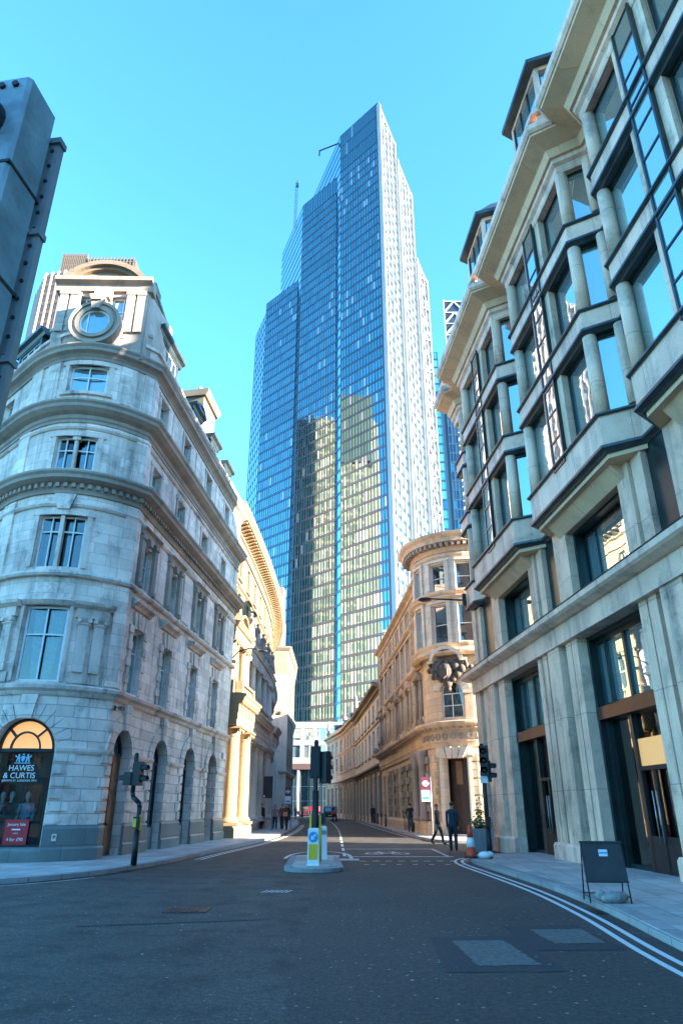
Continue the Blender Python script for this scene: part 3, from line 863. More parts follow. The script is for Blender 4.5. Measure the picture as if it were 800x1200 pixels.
# bow first floor: paired pilasters
for c in (SM - 1.5, SM + 1.5):
    w = MB()
    w.fbox(LP, c - .52, c + .52, -.02, .06, 5.4, 5.75)
    for q in (-.26, .26):
        w.fbox(LP, c + q - .17, c + q + .17, -.02, .16, 5.75, 7.3)
        w.sweep(LP, [(-.02, 7.3), (.16, 7.3), (.2, 7.36), (.17, 7.42), (.24, 7.52), (.26, 7.58), (-.02, 7.58)], c + q - .21, c + q + .21)
        for sgn in (-1, 1):
            w.cyl(LP.P(c + q + sgn * .17, -.02, 7.47), LP.P(c + q + sgn * .17, .27, 7.47), .07, .07, 10)
    w.fbox(LP, c - .54, c + .54, -.02, .2, 7.58, 7.9)
    w.sweep(LP, [(-.02, 7.9), (.22, 7.9), (.36, 8.0), (.38, 8.1), (-.02, 8.14)], c - .66, c + .66)
    w.build('paired_pilaster', M_PORT_TRIM, LB)
w = MB()
w.sweep(LP, [(-.02, 7.97), (.1, 7.97), (.16, 8.05), (.2, 8.12), (-.02, 8.16)], SM - .82, SM + .82)
w.fbox(LP, SM - .86, SM - .745, -.02, .08, 5.42, 7.95); w.fbox(LP, SM + .745, SM + .86, -.02, .08, 5.42, 7.95)
w.build('window_surround', M_PORT_TRIM, LB)
w = MB()
w.fbox(LP, SM - 1.02, SM - .85, -.02, .07, 9.35, 11.3); w.fbox(LP, SM + .85, SM + 1.02, -.02, .07, 9.35, 11.3); w.fbox(LP, SM - 1.1, SM + 1.1, -.02, .09, 11.302, 11.5)
w.fpoly(LP, [(SM - .2, 11.5), (SM + .2, 11.5), (SM + .36, 12.1), (SM - .36, 12.1)], -.02, .16)
w.build('window_surround', M_PORT_TRIM, LB)
for z0, z1 in ((13.15, 14.55), (16.55, 17.8)):
    w = MB()
    w.fbox(LP, SM - .95, SM - .77, -.02, .06, z0, z1); w.fbox(LP, SM + .77, SM + .95, -.02, .06, z0, z1); w.fbox(LP, SM - 1.05, SM + 1.05, -.02, .07, z1 + .002, z1 + .2); w.fbox(LP, SM - 1.0, SM + 1.0, -.02, .12, z0 - .14, z0 - .002)
    w.build('window_surround', M_PORT_TRIM, LB)

# --- ground floor doors in the side arches
for i, x in enumerate(ax):
    s = F(x); r = .8; sp = 4.12 - .82
    if i in (0, 3):
        d = MB()
        for sg in (-1, 1):
            a, b_ = (s - .79, s - .01) if sg < 0 else (s + .01, s + .79)
            d.fbox(LP, a, b_, -.42, -.36, LZ0, sp)
            for z0, z1 in ((.2, .95), (1.1, 2.0), (2.15, 3.1)):
                d.fbox(LP, a + .1, b_ - .1, -.36, -.335, z0, z1)
        dd = d.build('door', M_WOOD, LB)
        h = MB(); h.ball(LP.P(s + .12, -.3, 1.1), .05); h.build('handle', M_BRONZE, dd)
        f = MB(); f.ring(LP, s, sp, .7, .8, -.42, -.34, 0, 180, 14); f.fbox(LP, s - .79, s + .79, -.42, -.33, sp, sp + .09)
        fl = f.build('fanlight', M_DARKFR, LB)
        g = MB(); g.fpoly(LP, [(s + .74 * math.cos(math.pi * k / 14), sp + .05 + .74 * math.sin(math.pi * k / 14)) for k in range(15)], -.4, -.39); g.build('pane', M_GLASS, fl)
    else:
        window(LP, s, 0.9, 1.6, 4.1 - .9, -.34, LB, nm='shop_window', fr=M_DARKFR, bars_v=(.5,), bars_h=(), arch=True, t=.09)
        d = MB(); d.fbox(LP, s - .8, s + .8, -.42, -.28, LZ0, .9); d.build('stall_riser', M_PLINTH, LB)
window(LP, S2 - 3.3, .9, 1.76, 3.2, -.34, LB, nm='shop_window', fr=M_DARKFR, bars_h=(), arch=True, t=.09)

# --- the bow's shop window: fanlight, glass, lit room, dummies and poster
SW = MB()
t = .08
SW.ring(LP, SM, 3.27, .9, .975, -.3, -.2, 0, 180, 18); SW.ring(LP, SM, 3.33, .47, .53, -.28, -.21, 0, 180, 14)
for a in (90, 45, 135):
    p0 = (SM + .52 * math.cos(rad(a)), 3.33 + .52 * math.sin(rad(a))); p1 = (SM + .92 * math.cos(rad(a)), 3.3 + .92 * math.sin(rad(a)))
    if a == 90: continue
    nx, nz = -math.sin(rad(a)) * .035, math.cos(rad(a)) * .035
    SW.fpoly(LP, [(p0[0] - nx, p0[1] - nz), (p1[0] - nx, p1[1] - nz), (p1[0] + nx, p1[1] + nz), (p0[0] + nx, p0[1] + nz)], -.28, -.21)
SW.fbox(LP, SM - .975, SM + .975, -.3, -.18, 3.24, 3.34)
SW.fbox(LP, SM - .975, SM - .92, -.3, -.2, .55, 3.24); SW.fbox(LP, SM + .92, SM + .975, -.3, -.2, .55, 3.24); SW.fbox(LP, SM - .92, SM + .92, -.3, -.2, .52, .58)
SWO = SW.build('shop_window', M_BLACK, LB)
g = MB(); g.fpoly(LP, [(SM - .92, .58), (SM + .92, .58), (SM + .92, 3.24), (SM - .92, 3.24)], -.256, -.25); g.build('pane', M_CLEAR, SWO)
M_WARM = emit('lit_fanlight', (1.0, .50, .18), 0.10)
g = MB(); g.fpoly(LP, [(SM + .95 * math.cos(math.pi * k / 18), 3.3 + .92 * math.sin(math.pi * k / 18)) for k in range(19)], -.36, -.35); g.build('lit_fanlight', M_WARM, SWO)
g = MB(); g.fbox(LP, SM - 1.0, SM + 1.0, -.9, -.37, 3.22, 3.28); g.build('light_baffle', M_BLACK, SWO)  # added slab that keeps the fanlight's glow out of the display
g = MB(); g.fbox(LP, SM - 1.2, SM + 1.2, -.88, -.86, .5, 3.3); g.build('backdrop', M_BLACK, SWO)
g = MB(); g.fbox(LP, SM - 1.2, SM + 1.2, -.9, -.42, .35, .56); g.build('display_floor', plain('display_floor', (.05, .05, .05), .5), SWO)
# --- roof
w = MB()
w.sweep(LP, [(-.45, 18.7), (-.55, 19.1), (-1.7, 22.0), (-1.75, 22.2), (-6.5, 22.6), (-6.5, 18.7)], 0.5, SM - 1.95)
w.sweep(LP, [(-.45, 18.7), (-.55, 19.1), (-1.7, 22.0), (-1.75, 22.2), (-5.5, 22.6), (-5.5, 18.7)], SM + 1.95, SE)
w.build('slate_roof', M_SLATE, LB)
# attic pavilion above the bow
AP = Path([(SMp.x, SMp.y) for SMp in (LP.P(SM, -.35) + Vector((-1.9, -.02, 0)), LP.P(SM, -.35) + Vector((1.9, .06, 0)))], 1)
ac = AP.L / 2
w = MB()
w.wall(AP, 0, AP.L, 18.4, 21.75, [(ac - 1.25, ac - .35, 20.2, 21.55), (ac + .35, ac + 1.25, 20.2, 21.55)], 0, .3)
for s_ in (0, AP.L):
    w.face([AP.P(s_, 0, 18.4), AP.P(s_, -4, 18.4), AP.P(s_, -4, 23), AP.P(s_, 0, 21.75)])
w.fbox(AP, .05, .95, 0, .1, 18.6, 21.7); w.fbox(AP, AP.L - .95, AP.L - .05, 0, .1, 18.6, 21.7)
for a in (.12, .55, AP.L - .88, AP.L - .45):
    w.fbox(AP, a, a + .33, .1, .2, 19.6, 21.5); w.fbox(AP, a - .03, a + .36, .1, .24, 21.5, 21.7)
w.build('attic_wall', M_ATTIC, LB)
w = MB(); w.fbox(AP, .1, AP.L - .1, -.9, -.8, 19.9, 21.7); w.build('room_lining', M_ROOM, LB)
for c in (ac - .8, ac + .8): window(AP, c, 20.2, .9, 1.35, -.15, LB, gl=M_GLASSL, bars_h=(.5,))
# block below the round window
w = MB()
w.sweep(LP, [(-.5, 18.6), (.04, 18.6), (.04, 20.0), (-.5, 20.0)], SM - 2.3, SM + 2.3)
for c in (SM - 1.5, SM + 1.5):
    w.fpoly(LP, [(c - .13, 18.95), (c + .13, 18.95), (c + .05, 19.2), (c + .12, 19.32), (c + .03, 19.42), (c, 19.62), (c - .03, 19.42), (c - .12, 19.32), (c - .05, 19.2)], .03, .12)
for sg in (-1, 1):                                  # scrolls running up to the round window
    pts = [(SM + sg * (2.3 - 1.25 * t), 20.0 + .55 * t * t) for t in (0, .25, .5, .75, 1)]
    for a, b_ in zip(pts[:-1], pts[1:]):
        q = [(a[0], 19.9), (b_[0], 19.9), b_, a]
        w.fpoly(LP, q, -.3, .1)
w.build('oculus_block', M_ATTIC, LB)
OZ = 19.72
OC = LP.P(SM, 0, OZ)
oP = Path([(OC.x - 1.6, OC.y - .06), (OC.x + 1.6, OC.y - .02)], 1)
oc = oP.L / 2
w = MB()
w.ring(oP, oc, OZ, .62, .78, -.25, .30, 0, 360, 32); w.ring(oP, oc, OZ, .78, .92, -.25, .2, 0, 360, 32); w.ring(oP, oc, OZ, .92, 1.04, -.25, .28, 0, 360, 32)
w.fpoly(oP, [(oc - .16, OZ + .58), (oc + .16, OZ + .58), (oc + .26, OZ + 1.3), (oc - .26, OZ + 1.3)], -.2, .42)
w.fpoly(oP, [(oc - .2, OZ + .95), (oc + .2, OZ + .95), (oc + .3, OZ + 1.22), (oc - .3, OZ + 1.22)], .3, .5)
w.build('oculus_ring', M_SOOT, LB)
w = MB(); w.ring(oP, oc, OZ, .55, .63, .12, .2, 0, 360, 32); w.fbox(oP, oc - .33, oc - .28, .1, .16, OZ - .5, OZ + .5)
ow = w.build('round_window', M_WHITE, LB)
g = MB(); g.fpoly(oP, [(oc + .6 * math.cos(2 * math.pi * k / 28), OZ + .6 * math.sin(2 * math.pi * k / 28)) for k in range(28)], .10, .11); g.build('pane', M_GLASSL, ow)
# attic entablature and segmental pediment
w = MB()
w.sweep(AP, [(-.3, 21.75), (.14, 21.75), (.18, 21.9), (.2, 22.02), (.42, 22.12), (.46, 22.28), (-.3, 22.32)], -.15, AP.L + .15)
w.fpoly(AP, [(ac - .3, 21.3), (ac + .3, 21.3), (ac + .38, 21.76), (ac - .38, 21.76)], 0, .3)
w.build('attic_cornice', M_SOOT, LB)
w = MB()
hh = .88
Rc = (1.75 ** 2 + hh ** 2) / (2 * hh); zc = 22.3 + hh - Rc
aa = math.degrees(math.asin(1.75 / Rc))
w.ring(AP, ac, zc, Rc - .22, Rc, -3.2, .44, 90 - aa, 90 + aa, 20); w.ring(AP, ac, zc, Rc - .36, Rc - .22, -3.0, .28, 90 - aa, 90 + aa, 20)
poly = [(ac + (Rc - .3) * math.cos(rad(90 - aa + 2 * aa * k / 20)), zc + (Rc - .3) * math.sin(rad(90 - aa + 2 * aa * k / 20))) for k in range(21)]
w.fpoly(AP, poly + [(ac - 1.6, 22.3), (ac + 1.6, 22.3)], -3, .1)
w.build('segmental_pediment', M_PALE_SUN, LB)
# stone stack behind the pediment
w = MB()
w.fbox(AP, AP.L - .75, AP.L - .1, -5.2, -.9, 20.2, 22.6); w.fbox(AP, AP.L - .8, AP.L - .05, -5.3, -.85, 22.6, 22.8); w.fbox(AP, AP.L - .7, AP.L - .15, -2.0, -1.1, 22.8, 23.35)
w.build('chimney', M_PALE_SUN, LB)
# dormers on the street side
def dormer(s, wd, z0, z1, e, seg=False):
    w = MB()
    w.wall(LP, s - wd / 2, s + wd / 2, z0, z1, [(s - wd / 2 + .22, s + wd / 2 - .22, z0 + .25, z1 - .12)], e, .2)
    for q in (-1, 1):
        x = s + q * wd / 2
        w.face([LP.P(x, e, z0), LP.P(x, e, z1), LP.P(x, e - 2.2, z1), LP.P(x, e - 2.2, z0)])
    w.face([LP.P(s - wd / 2, e - .25, z0), LP.P(s + wd / 2, e - .25, z0), LP.P(s + wd / 2, e - .25, z1), LP.P(s - wd / 2, e - .25, z1)])
    d = w.build('dormer', M_LEAD, LB)
    w = MB()
    w.sweep(LP, [(e - 2.2, z1), (e + .02, z1), (e + .1, z1 + .12), (e + .26, z1 + .2), (e + .28, z1 + .32), (e - 2.2, z1 + .36)], s - wd / 2 - .28, s + wd / 2 + .28)
    if seg:
        r = wd * .75; w.ring(LP, s, z1 + .3 - r * .72, r - .12, r, e - 1.8, e + .3, 46, 134, 10)
    w.build('dormer_hood', M_LEAD, d)
    m = MB()
    a, b_ = s - wd / 2 + .24, s + wd / 2 - .24
    n = max(2, round((b_ - a) / .6))
    for k in range(n + 1):
        x = a + (b_ - a) * k / n; m.fbox(LP, x - .03, x + .03, e - .14, e - .06, z0 + .27, z1 - .14)
    for z in (z0 + .27, z0 + .27 + (z1 - z0) * .4, z1 - .18): m.fbox(LP, a, b_, e - .13, e - .065, z, z + .05)
    m.fbox(LP, a, b_, e - .11, e - .1, z0 + .27, z1 - .14, 1)
    m.build('dormer_window', [M_WHITE, M_GLASS], d)
dormer(F(2.0), 2.6, 19.5, 21.5, -.55)
dormer(F(6.9), 1.3, 19.5, 20.9, -.6, True)
dormer(F(10.4), 1.3, 19.5, 21.0, -.6)
dormer(F(13.6), 1.3, 19.5, 20.9, -.6)
dormer(S2 - 3.2, 2.4, 19.5, 21.3, -.55)
# tall chimney stack with pots
w = MB()
w.fbox(LP, F(10.7), F(13.3), -3.7, -1.6, 20.0, 24.7)
w.sweep(LP, [(-3.85, 24.7), (-1.45, 24.7), (-1.3, 24.9), (-1.3, 25.15), (-4.0, 25.15), (-4.0, 24.9)], F(10.5), F(13.5))
ch = w.build('chimney', M_PALE_SUN, LB)
w = MB()
for k in range(6):
    for e in (-2.0, -3.3):
        w.lathe(LP.P(F(11.0) + k * .4, e, 25.15), [(.14, 0), (.12, .3), (.14, .34), (.14, .4), (.1, .4)], 10)
w.build('chimney_pots', M_PINK, ch)
# flagpole-thin lamp and camera on the wall are separate things
cam_ = empty('security_camera', LP.P(F(-.35), .05, 4.75), 'small dark camera on the grey stone wall above the brown oak corner door', 'security camera')
m = MB(); m.box(-.03, .03, -.03, .03, -.08, .08); m.tube([(0, 0, 0), (.18, -.02, .02), (.26, -.05, -.02)], .018, 6); m.build('bracket', M_BLACK, cam_, False)
m = MB(); m.box(.2, .32, -.32, .05, -.1, .02); m.cyl((.26, -.32, -.04), (.26, -.36, -.04), .045, .05, 10); m.build('camera_body', M_DARKFR, cam_, False)

# --- shop lettering on the glass
d, nn = LP.dirs(SM)
def facade_M(P, s, e, z):
    d, n_ = P.dirs(s); q = P.P(s, e, z)
    d3 = Vector((d.x, d.y, 0)); n3 = Vector((n_.x, n_.y, 0)); z3 = Vector((0, 0, 1))
    M = Matrix(((d3.x, z3.x, n3.x, q.x), (d3.y, z3.y, n3.y, q.y), (d3.z, z3.z, n3.z, q.z), (0, 0, 0, 1)))
    return M
def building_text(nm, body, size, P, s, e, z, mat, parent, root, sx=1.0):
    M = Matrix.Translation(-Vector(root.location)) @ facade_M(P, s, e, z)
    return text(nm, body, size, M, mat, parent, .003, sx=sx)
M_LETTER = plain('shop_lettering', (.75, .76, .75), .5, 0, .05)
M_LETTERB = plain('crest_blue', (.25, .52, .66), .5, 0, .1)
building_text('shop_lettering', 'HAWES', .235, LP, SM - .0, -.235, 2.75, M_LETTER, SWO, LB)
building_text('shop_lettering', '& CURTIS', .235, LP, SM - .03, -.235, 2.53, M_LETTER, SWO, LB)
building_text('shop_lettering', 'JERMYN ST. LONDON 1913', .085, LP, SM, -.235, 2.385, M_LETTER, SWO, LB, 1.05)
w = MB()                                          # crest: shield between two rearing beasts
def fp(pts, e=-.245): w.fpoly(LP, [(SM + x * .8, 3.02 + z * .8) for x, z in pts], e, e + .006)
fp([(-.07, .12), (.07, .12), (.07, -.02), (0, -.11), (-.07, -.02)]); fp([(-.05, .15), (.05, .15), (.04, .2), (-.04, .2)])
for sg in (-1, 1):
    for a in ([(.11, -.12), (.17, -.12), (.2, .02), (.13, .04)], [(.13, .02), (.24, -.02), (.26, .1), (.17, .13)], [(.09, .05), (.16, .02), (.14, .07), (.09, .1)], [(.15, .12), (.22, .1), (.24, .17), (.17, .2)], [(.24, -.1), (.3, -.1), (.26, .02), (.22, .02)], [(.25, .04), (.36, .1), (.33, .16), (.28, .1)]):
        fp([(sg * x, z) for x, z in a])
fp([(-.34, -.16), (.34, -.16), (.34, -.13), (-.34, -.13)])
w.build('crest', M_LETTERB, SWO)
# dummies in the display and the sale poster
M_NAVY = plain('navy_cloth', (.02, .035, .06), .8, 0, .3, 12)
M_TEAL = plain('blue_shirt_cloth', (.06, .30, .42), .7, 0, .2, 12)
M_DUMMY = plain('dummy_plastic', (.45, .42, .38), .4, 0, .1)
def dummy(s, e, label, top, low, tilt):
    q = LP.P(s, e, .56)
    r = empty('shop_mannequin', q, label, 'mannequin')
    m = MB(); m.lathe((0, 0, 0), [(.14, 0), (.14, .02), (.02, .03), (.02, .75)], 14); m.build('stand', M_STEEL, r, False)
    m = MB(); m.lathe((0, 0, 0), [(.001, 1.17), (.05, 1.17), (.055, 1.3), (.075, 1.36), (.078, 1.43), (.06, 1.5), (.001, 1.53)], 14); m.build('neck_cap', M_DUMMY, r, False)
    m = MB()
    Ms = Matrix.Diagonal((1, .62, 1, 1))
    m.lathe((0, 0, 0), [(.15, .72), (.165, .8), (.15, .9), (.17, 1.02), (.2, 1.1), (.17, 1.17), (.06, 1.2)], 16, M=Ms)
    for sg in (-1, 1):
        m.cyl((sg * .19, 0, 1.12), (sg * .25, -.02, .88), .06, .05); m.cyl((sg * .25, -.02, .88), (sg * .24, -.1, .66), .05, .04); m.ball((sg * .19, 0, 1.12), .065); m.ball((sg * .25, -.02, .88), .05)
    m.fpoly
    m.build('jacket', top, r, False)
    m = MB()
    for sg in (-1, 1): m.cyl((sg * .075, 0, .78), (sg * .085, 0, .05), .085, .055)
    m.build('trousers', low, r, False)
    return r
dummy(SM - .35, -.62, 'headless dummy in a dark navy suit behind the shop window glass', M_NAVY, M_NAVY, 0)
dummy(SM + .32, -.58, 'headless dummy in a bright blue shirt behind the shop window glass', M_TEAL, M_NAVY, 0)
dummy(SM - .8, -.66, 'headless dummy in a blue jumper at the left edge of the shop window', M_TEAL, M_NAVY, 0)
M_RED = plain('poster_red', (.42, .012, .02), .5, 0, .06)
q = LP.P(SM + .14, -.36, .56)
r = empty('sale_poster', q, 'red sale poster with white lettering standing low in the shop window', 'poster')
m = MB(); m.box(-.36, .36, -.01, .01, 0, .72); m.build('board', M_RED, r, False)
def pt(body, size, z): text('lettering', body, size, Matrix.Translation((0, -.014, z)) @ Matrix.Rotation(rad(90), 4, 'X'), M_LETTER, r, .002)
pt('January Sale', .115, .58); pt('SHIRTS', .05, .33); pt('4 for £90', .135, .16)
m = MB(); m.box(-.13, .13, -.015, -.011, .42, .46); m.build('white_bar', M_LETTER, r, False)
# round paper notice on the plinth
q = LP.P(SM + 1.3, .15, .78)
n_ = empty('plinth_notice', q, 'small white notice with orange disc on the granite plinth beside the shop window', 'notice')
Mp = Matrix.Rotation(math.atan2(*reversed(LP.dirs(SM + 1.3)[0])), 4, 'Z')
m = MB(); m.box(-.07, .07, -.012, 0, -.1, .1, 0, Mp); m.build('plate', M_WHITE, n_, False)
m = MB(); m.cyl(Mp @ Vector((0, -.012, .02)), Mp @ Vector((0, -.016, .02)), .05, .05, 16); m.build('disc', plain('orange_disc', (.6, .22, .05), .5), n_, False)
# street name plate low on the corner above the string
q = LP.P(F(14.9), .06, 4.2)
n_ = empty('street_plate', q, 'small white street plate fixed high beside the last arch of the shop building', 'sign')
m = MB(); m.box(-.02, .02, -.45, .45, -.16, .16); m.build('plate', M_WHITE, n_, False)
# ================================================================== CURVED BANK HALL (left, beyond the shop corner)
BP = Path(smooth([(-7.05, 40.2), (-6.75, 46), (-6.55, 53), (-6.5, 60), (-6.75, 68), (-7.5, 76), (-9.0, 84), (-11.2, 91)], 5), 1)
BK = empty('bank_hall', (-12, 62, 0), 'cream stone bank with tall columns and a sweeping curved cornice beyond the shop corner', 'building')
BL = BP.L
def bcol(P, s, e, z0, z1, r, mat, parent, nm='column', half=False, flute=False):
    q = P.P(s, e, z0); h = z1 - z0
    w = MB()
    w.lathe(q, [(r * 1.35, 0), (r * 1.35, .12 * r * 2.2), (r * 1.25, .14 * r * 2.4), (r * 1.22, .3 * r * 1.6), (r * 1.05, .36 * r * 1.6), (r, .5 * r * 1.6), (r * .99, h * .35), (r * .86, h - r * 1.5), (r * .86, h - r * 1.35), (r * .95, h - r * 1.3), (r * .9, h - r * 1.15), (r * 1.05, h - r * .5), (r * 1.3, h - r * .3), (r * 1.3, h - r * .28)], 18)
    d, n_ = P.dirs(s)
    Mr = Matrix.Translation(q) @ Matrix.Rotation(math.atan2(d.y, d.x), 4, 'Z')
    w.box(-r * 1.4, r * 1.4, -r * 1.4, r * 1.4, h - r * .3, h, 0, Mr)
    w.box(-r * 1.5, r * 1.5, -r * 1.5, r * 1.5, -.14, .0, 0, Mr)
    for sx in (-1, 1):
        for sy in (-1, 1):
            w.ball((sx * r * 1.05, sy * r * 1.05, h - r * .55), r * .26, 0, 8, 6, M=Mr)
    return w.build(nm, mat, parent)
PAV0, PAV1 = 0.6, 5.6
# wall with its windows
lower_ops = [(2.5, 3.7, .9, 5.2, 'arch')] + [(a - .75, a + .75, 1.3, 5.3) for a in (7.6, 10.8, 14.0, 17.2)] + [(a - .7, a + .7, 1.3, 5.0) for a in (25.5, 29, 32.5, 36)]
mid_ops = [(a - .7, a + .7, 8.55, 11.0) for a in (3.1, 7.6, 10.8, 14.0, 17.2, 25.5, 29, 32.5, 36)]
top_s = [1.6 + 3.3 * k for k in range(14) if 1.6 + 3.3 * k < BL - 1]
top_ops = [(a - .5, a + .5, 13.35, 15.05) for a in top_s] + [(a - .48, a + .48, 16.1, 17.75) for a in top_s]
w = MB(); w.wall(BP, 0, BL, 0, 6.0, lower_ops, 0, .35); w.build('ground_floor_wall', M_CREAM_GREY, BK)
w = MB(); w.wall(BP, 0, BL, 6.0, 12.0, mid_ops, 0, .35); w.build('first_floor_wall', M_CREAM_GREY, BK)
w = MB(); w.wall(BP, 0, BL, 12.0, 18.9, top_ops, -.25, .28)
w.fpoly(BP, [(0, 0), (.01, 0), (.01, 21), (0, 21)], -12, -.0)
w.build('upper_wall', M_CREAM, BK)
w = MB(); w.sweep(BP, [(-.9, 0), (-.95, 0), (-.95, 19), (-.9, 19)], 0, BL); w.build('room_lining', M_ROOM, BK)
w = MB(); w.sweep(BP, [(-.9, 19.9), (.1, 19.9), (.1, 20.2), (-8, 20.3), (-8, 19.9)], 0, BL); w.build('flat_roof', M_LEAD, BK)
for o in lower_ops:
    c = (o[0] + o[1]) / 2
    window(BP, c, o[2], o[1] - o[0] - .02, o[3] - o[2] - .02, -.22, BK, fr=M_BRONZE, bars_v=(.33, .67), bars_h=(.3, .6, .85), arch=len(o) > 4)
for o in mid_ops:
    window(BP, (o[0] + o[1]) / 2, o[2], o[1] - o[0], o[3] - o[2], -.22, BK, fr=M_WHITE, bars_v=(.5,), bars_h=(.55,))
for o in top_ops:
    window(BP, (o[0] + o[1]) / 2, o[2], o[1] - o[0], o[3] - o[2], -.42, BK, fr=M_WHITE, bars_v=(.5,), bars_h=(.5,))
# plinth
w = MB(); w.sweep(BP, [(-.1, 0), (.3, 0), (.3, .6), (.2, .75), (-.1, .8)], 5.7, BL); w.build('plinth', M_CREAM_GREY, BK)
w = MB(); w.sweep(BP, [(-.1, 0), (1.25, 0), (1.25, .55), (1.15, .7), (-.1, .72)], PAV0 - .3, PAV1 + .2); w.build('pavilion_plinth', M_CREAM, BK)
# giant columns: two before the pavilion, a row along the recessed wall, a pair on the end pavilion
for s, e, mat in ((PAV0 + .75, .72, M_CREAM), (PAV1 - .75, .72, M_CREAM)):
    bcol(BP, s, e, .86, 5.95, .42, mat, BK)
for s in (6.3, 9.2, 12.4, 15.6):
    bcol(BP, s, .12, .86, 5.95, .40, M_CREAM_GREY, BK)
for s in (18.4, 19.9):
    bcol(BP, s, .30, .86, 5.95, .44, M_CREAM_GREY, BK)
w = MB()
for a, b_ in ((PAV0 - .25, PAV0 + .15), (PAV1 - .15, PAV1 + .25)): w.fbox(BP, a, b_, -.1, .45, .72, 6.0)
w.fbox(BP, 18.0, 22.0, -.1, .22, .8, 6.0); w.fbox(BP, 21.0, 21.9, .22, .45, .8, 5.95)
w.build('wall_pier', M_CREAM, BK)
ENT = [(.0, 0), (.0, .35), (.04, .37), (.04, .7), (.08, .74), (.08, 1.2), (.18, 1.26), (.36, 1.42), (.4, 1.56), (.5, 1.64), (.5, 1.74), (.0, 1.8)]
def ent(s0, s1, e, z, k, mat, nm, dent=False, prof=ENT):
    w = MB()
    w.sweep(BP, [(-.3, z)] + [(e + a * k, z + q * k) for a, q in prof] + [(-.3, z + prof[-1][1] * k)], s0, s1)
    if dent:
        n = int((s1 - s0) / .32)
        for i in range(n):
            a = s0 + (i + .5) * (s1 - s0) / n
            w.fbox(BP, a - .09, a + .09, e + .05, e + .3 * k, z + 1.22 * k, z + 1.4 * k)
    return w.build(nm, mat, BK)
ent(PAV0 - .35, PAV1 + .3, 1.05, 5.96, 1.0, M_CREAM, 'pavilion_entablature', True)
ent(5.95, 17.7, .55, 5.96, 1.0, M_CREAM_GREY, 'entablature', True)
ent(17.7, 22.3, .85, 5.96, 1.0, M_CREAM_GREY, 'entablature', True)
ent(22.3, BL, .3, 5.96, 1.0, M_CREAM_GREY, 'entablature')
for s in (1.4, 2.6, 3.8, 5.0):               # wreath roundels on the pavilion frieze
    w = MB(); w.ring(BP, s, 6.95, .14, .27, 1.1, 1.17, 0, 360, 16); w.build('frieze_roundel', M_CREAM, BK)
# balustrade above the lower order
def bal(s0, s1, e, z, mat):
    w = MB()
    w.fbox(BP, s0, s1, e - .16, e + .16, z, z + .12); w.fbox(BP, s0, s1, e - .18, e + .18, z + .62, z + .76)
    n = max(3, int((s1 - s0) / .24))
    for i in range(n):
        p = BP.P(s0 + (i + .5) * (s1 - s0) / n, e, z + .12)
        w.lathe(p, [(.06, 0), (.06, .05), (.04, .1), (.085, .22), (.045, .4), (.06, .44), (.06, .5)], 8)
    for x in (s0, s1): w.fbox(BP, x - .2, x + .2, e - .2, e + .2, z, z + .8)
    return w.build('balustrade', mat, BK)
bal(1.3, 5.2, .95, 7.76, M_CREAM); bal(6.4, 17.3, .45, 7.76, M_CREAM_GREY)
# upper order
for s in (PAV0 + .5, PAV0 + 1.35, PAV1 - 1.35, PAV1 - .5): bcol(BP, s, .42, 8.6, 11.0, .24, M_CREAM, BK)
for s in (6.2, 9.2, 12.4, 15.6, 18.6, 20.0): bcol(BP, s, .3, 8.6, 11.0, .25, M_CREAM_GREY, BK)
w = MB(); w.fbox(BP, 5.9, 22, -.1, .35, 7.75, 8.5); w.build('upper_plinth', M_CREAM_GREY, BK)
w = MB(); w.fbox(BP, PAV0 - .1, PAV1 + .1, -.1, .7, 7.75, 8.5); w.build('upper_plinth', M_CREAM, BK)
ent(PAV0 - .1, PAV1 + .1, .62, 11.0, .62, M_CREAM, 'pavilion_entablature', True)
ent(5.8, 22.2, .42, 11.0, .62, M_CREAM_GREY, 'entablature', True)
ent(22.2, BL, .2, 11.0, .62, M_CREAM_GREY, 'entablature')
# open pediments, urns and figures standing along the upper entablature
def pediment(s, hw, z, h, e0, e1, mat, rnded):
    w = MB()
    if rnded:
        Rc = (hw ** 2 + h ** 2) / (2 * h); a = math.degrees(math.asin(min(1, hw / Rc)))
        w.ring(BP, s, z + h - Rc, Rc - .16, Rc, e0, e1, 90 - a, 90 + a, 12)
        w.fpoly(BP, [(s + (Rc - .1) * math.cos(rad(90 - a + 2 * a * k / 12)), z + h - Rc + (Rc - .1) * math.sin(rad(90 - a + 2 * a * k / 12))) for k in range(13)], e0, e1 - .25)
    else:
        w.fpoly(BP, [(s - hw, z), (s + hw, z), (s, z + h)], e0, e1 - .25)
        for sg in (-1, 1): w.fpoly(BP, [(s + sg * hw, z - .02), (s + sg * hw, z + .12), (s, z + h + .14), (s, z + h)], e0, e1)
    w.fbox(BP, s - hw - .05, s + hw + .05, e0, e1, z - .16, z)
    return w.build('pediment', mat, BK)
pediment(3.1, 1.5, 12.25, .75, -.3, .75, M_CREAM, True)
for i, s in enumerate((7.6, 10.8, 14.0, 17.2)): pediment(s, 1.05, 12.2, .6, -.3, .55, M_CREAM_GREY, i % 2 == 0)
M_STAT = stone('weathered_statue_stone', (.24, .22, .2), 2, 2, soot=.7, groove=0.0)
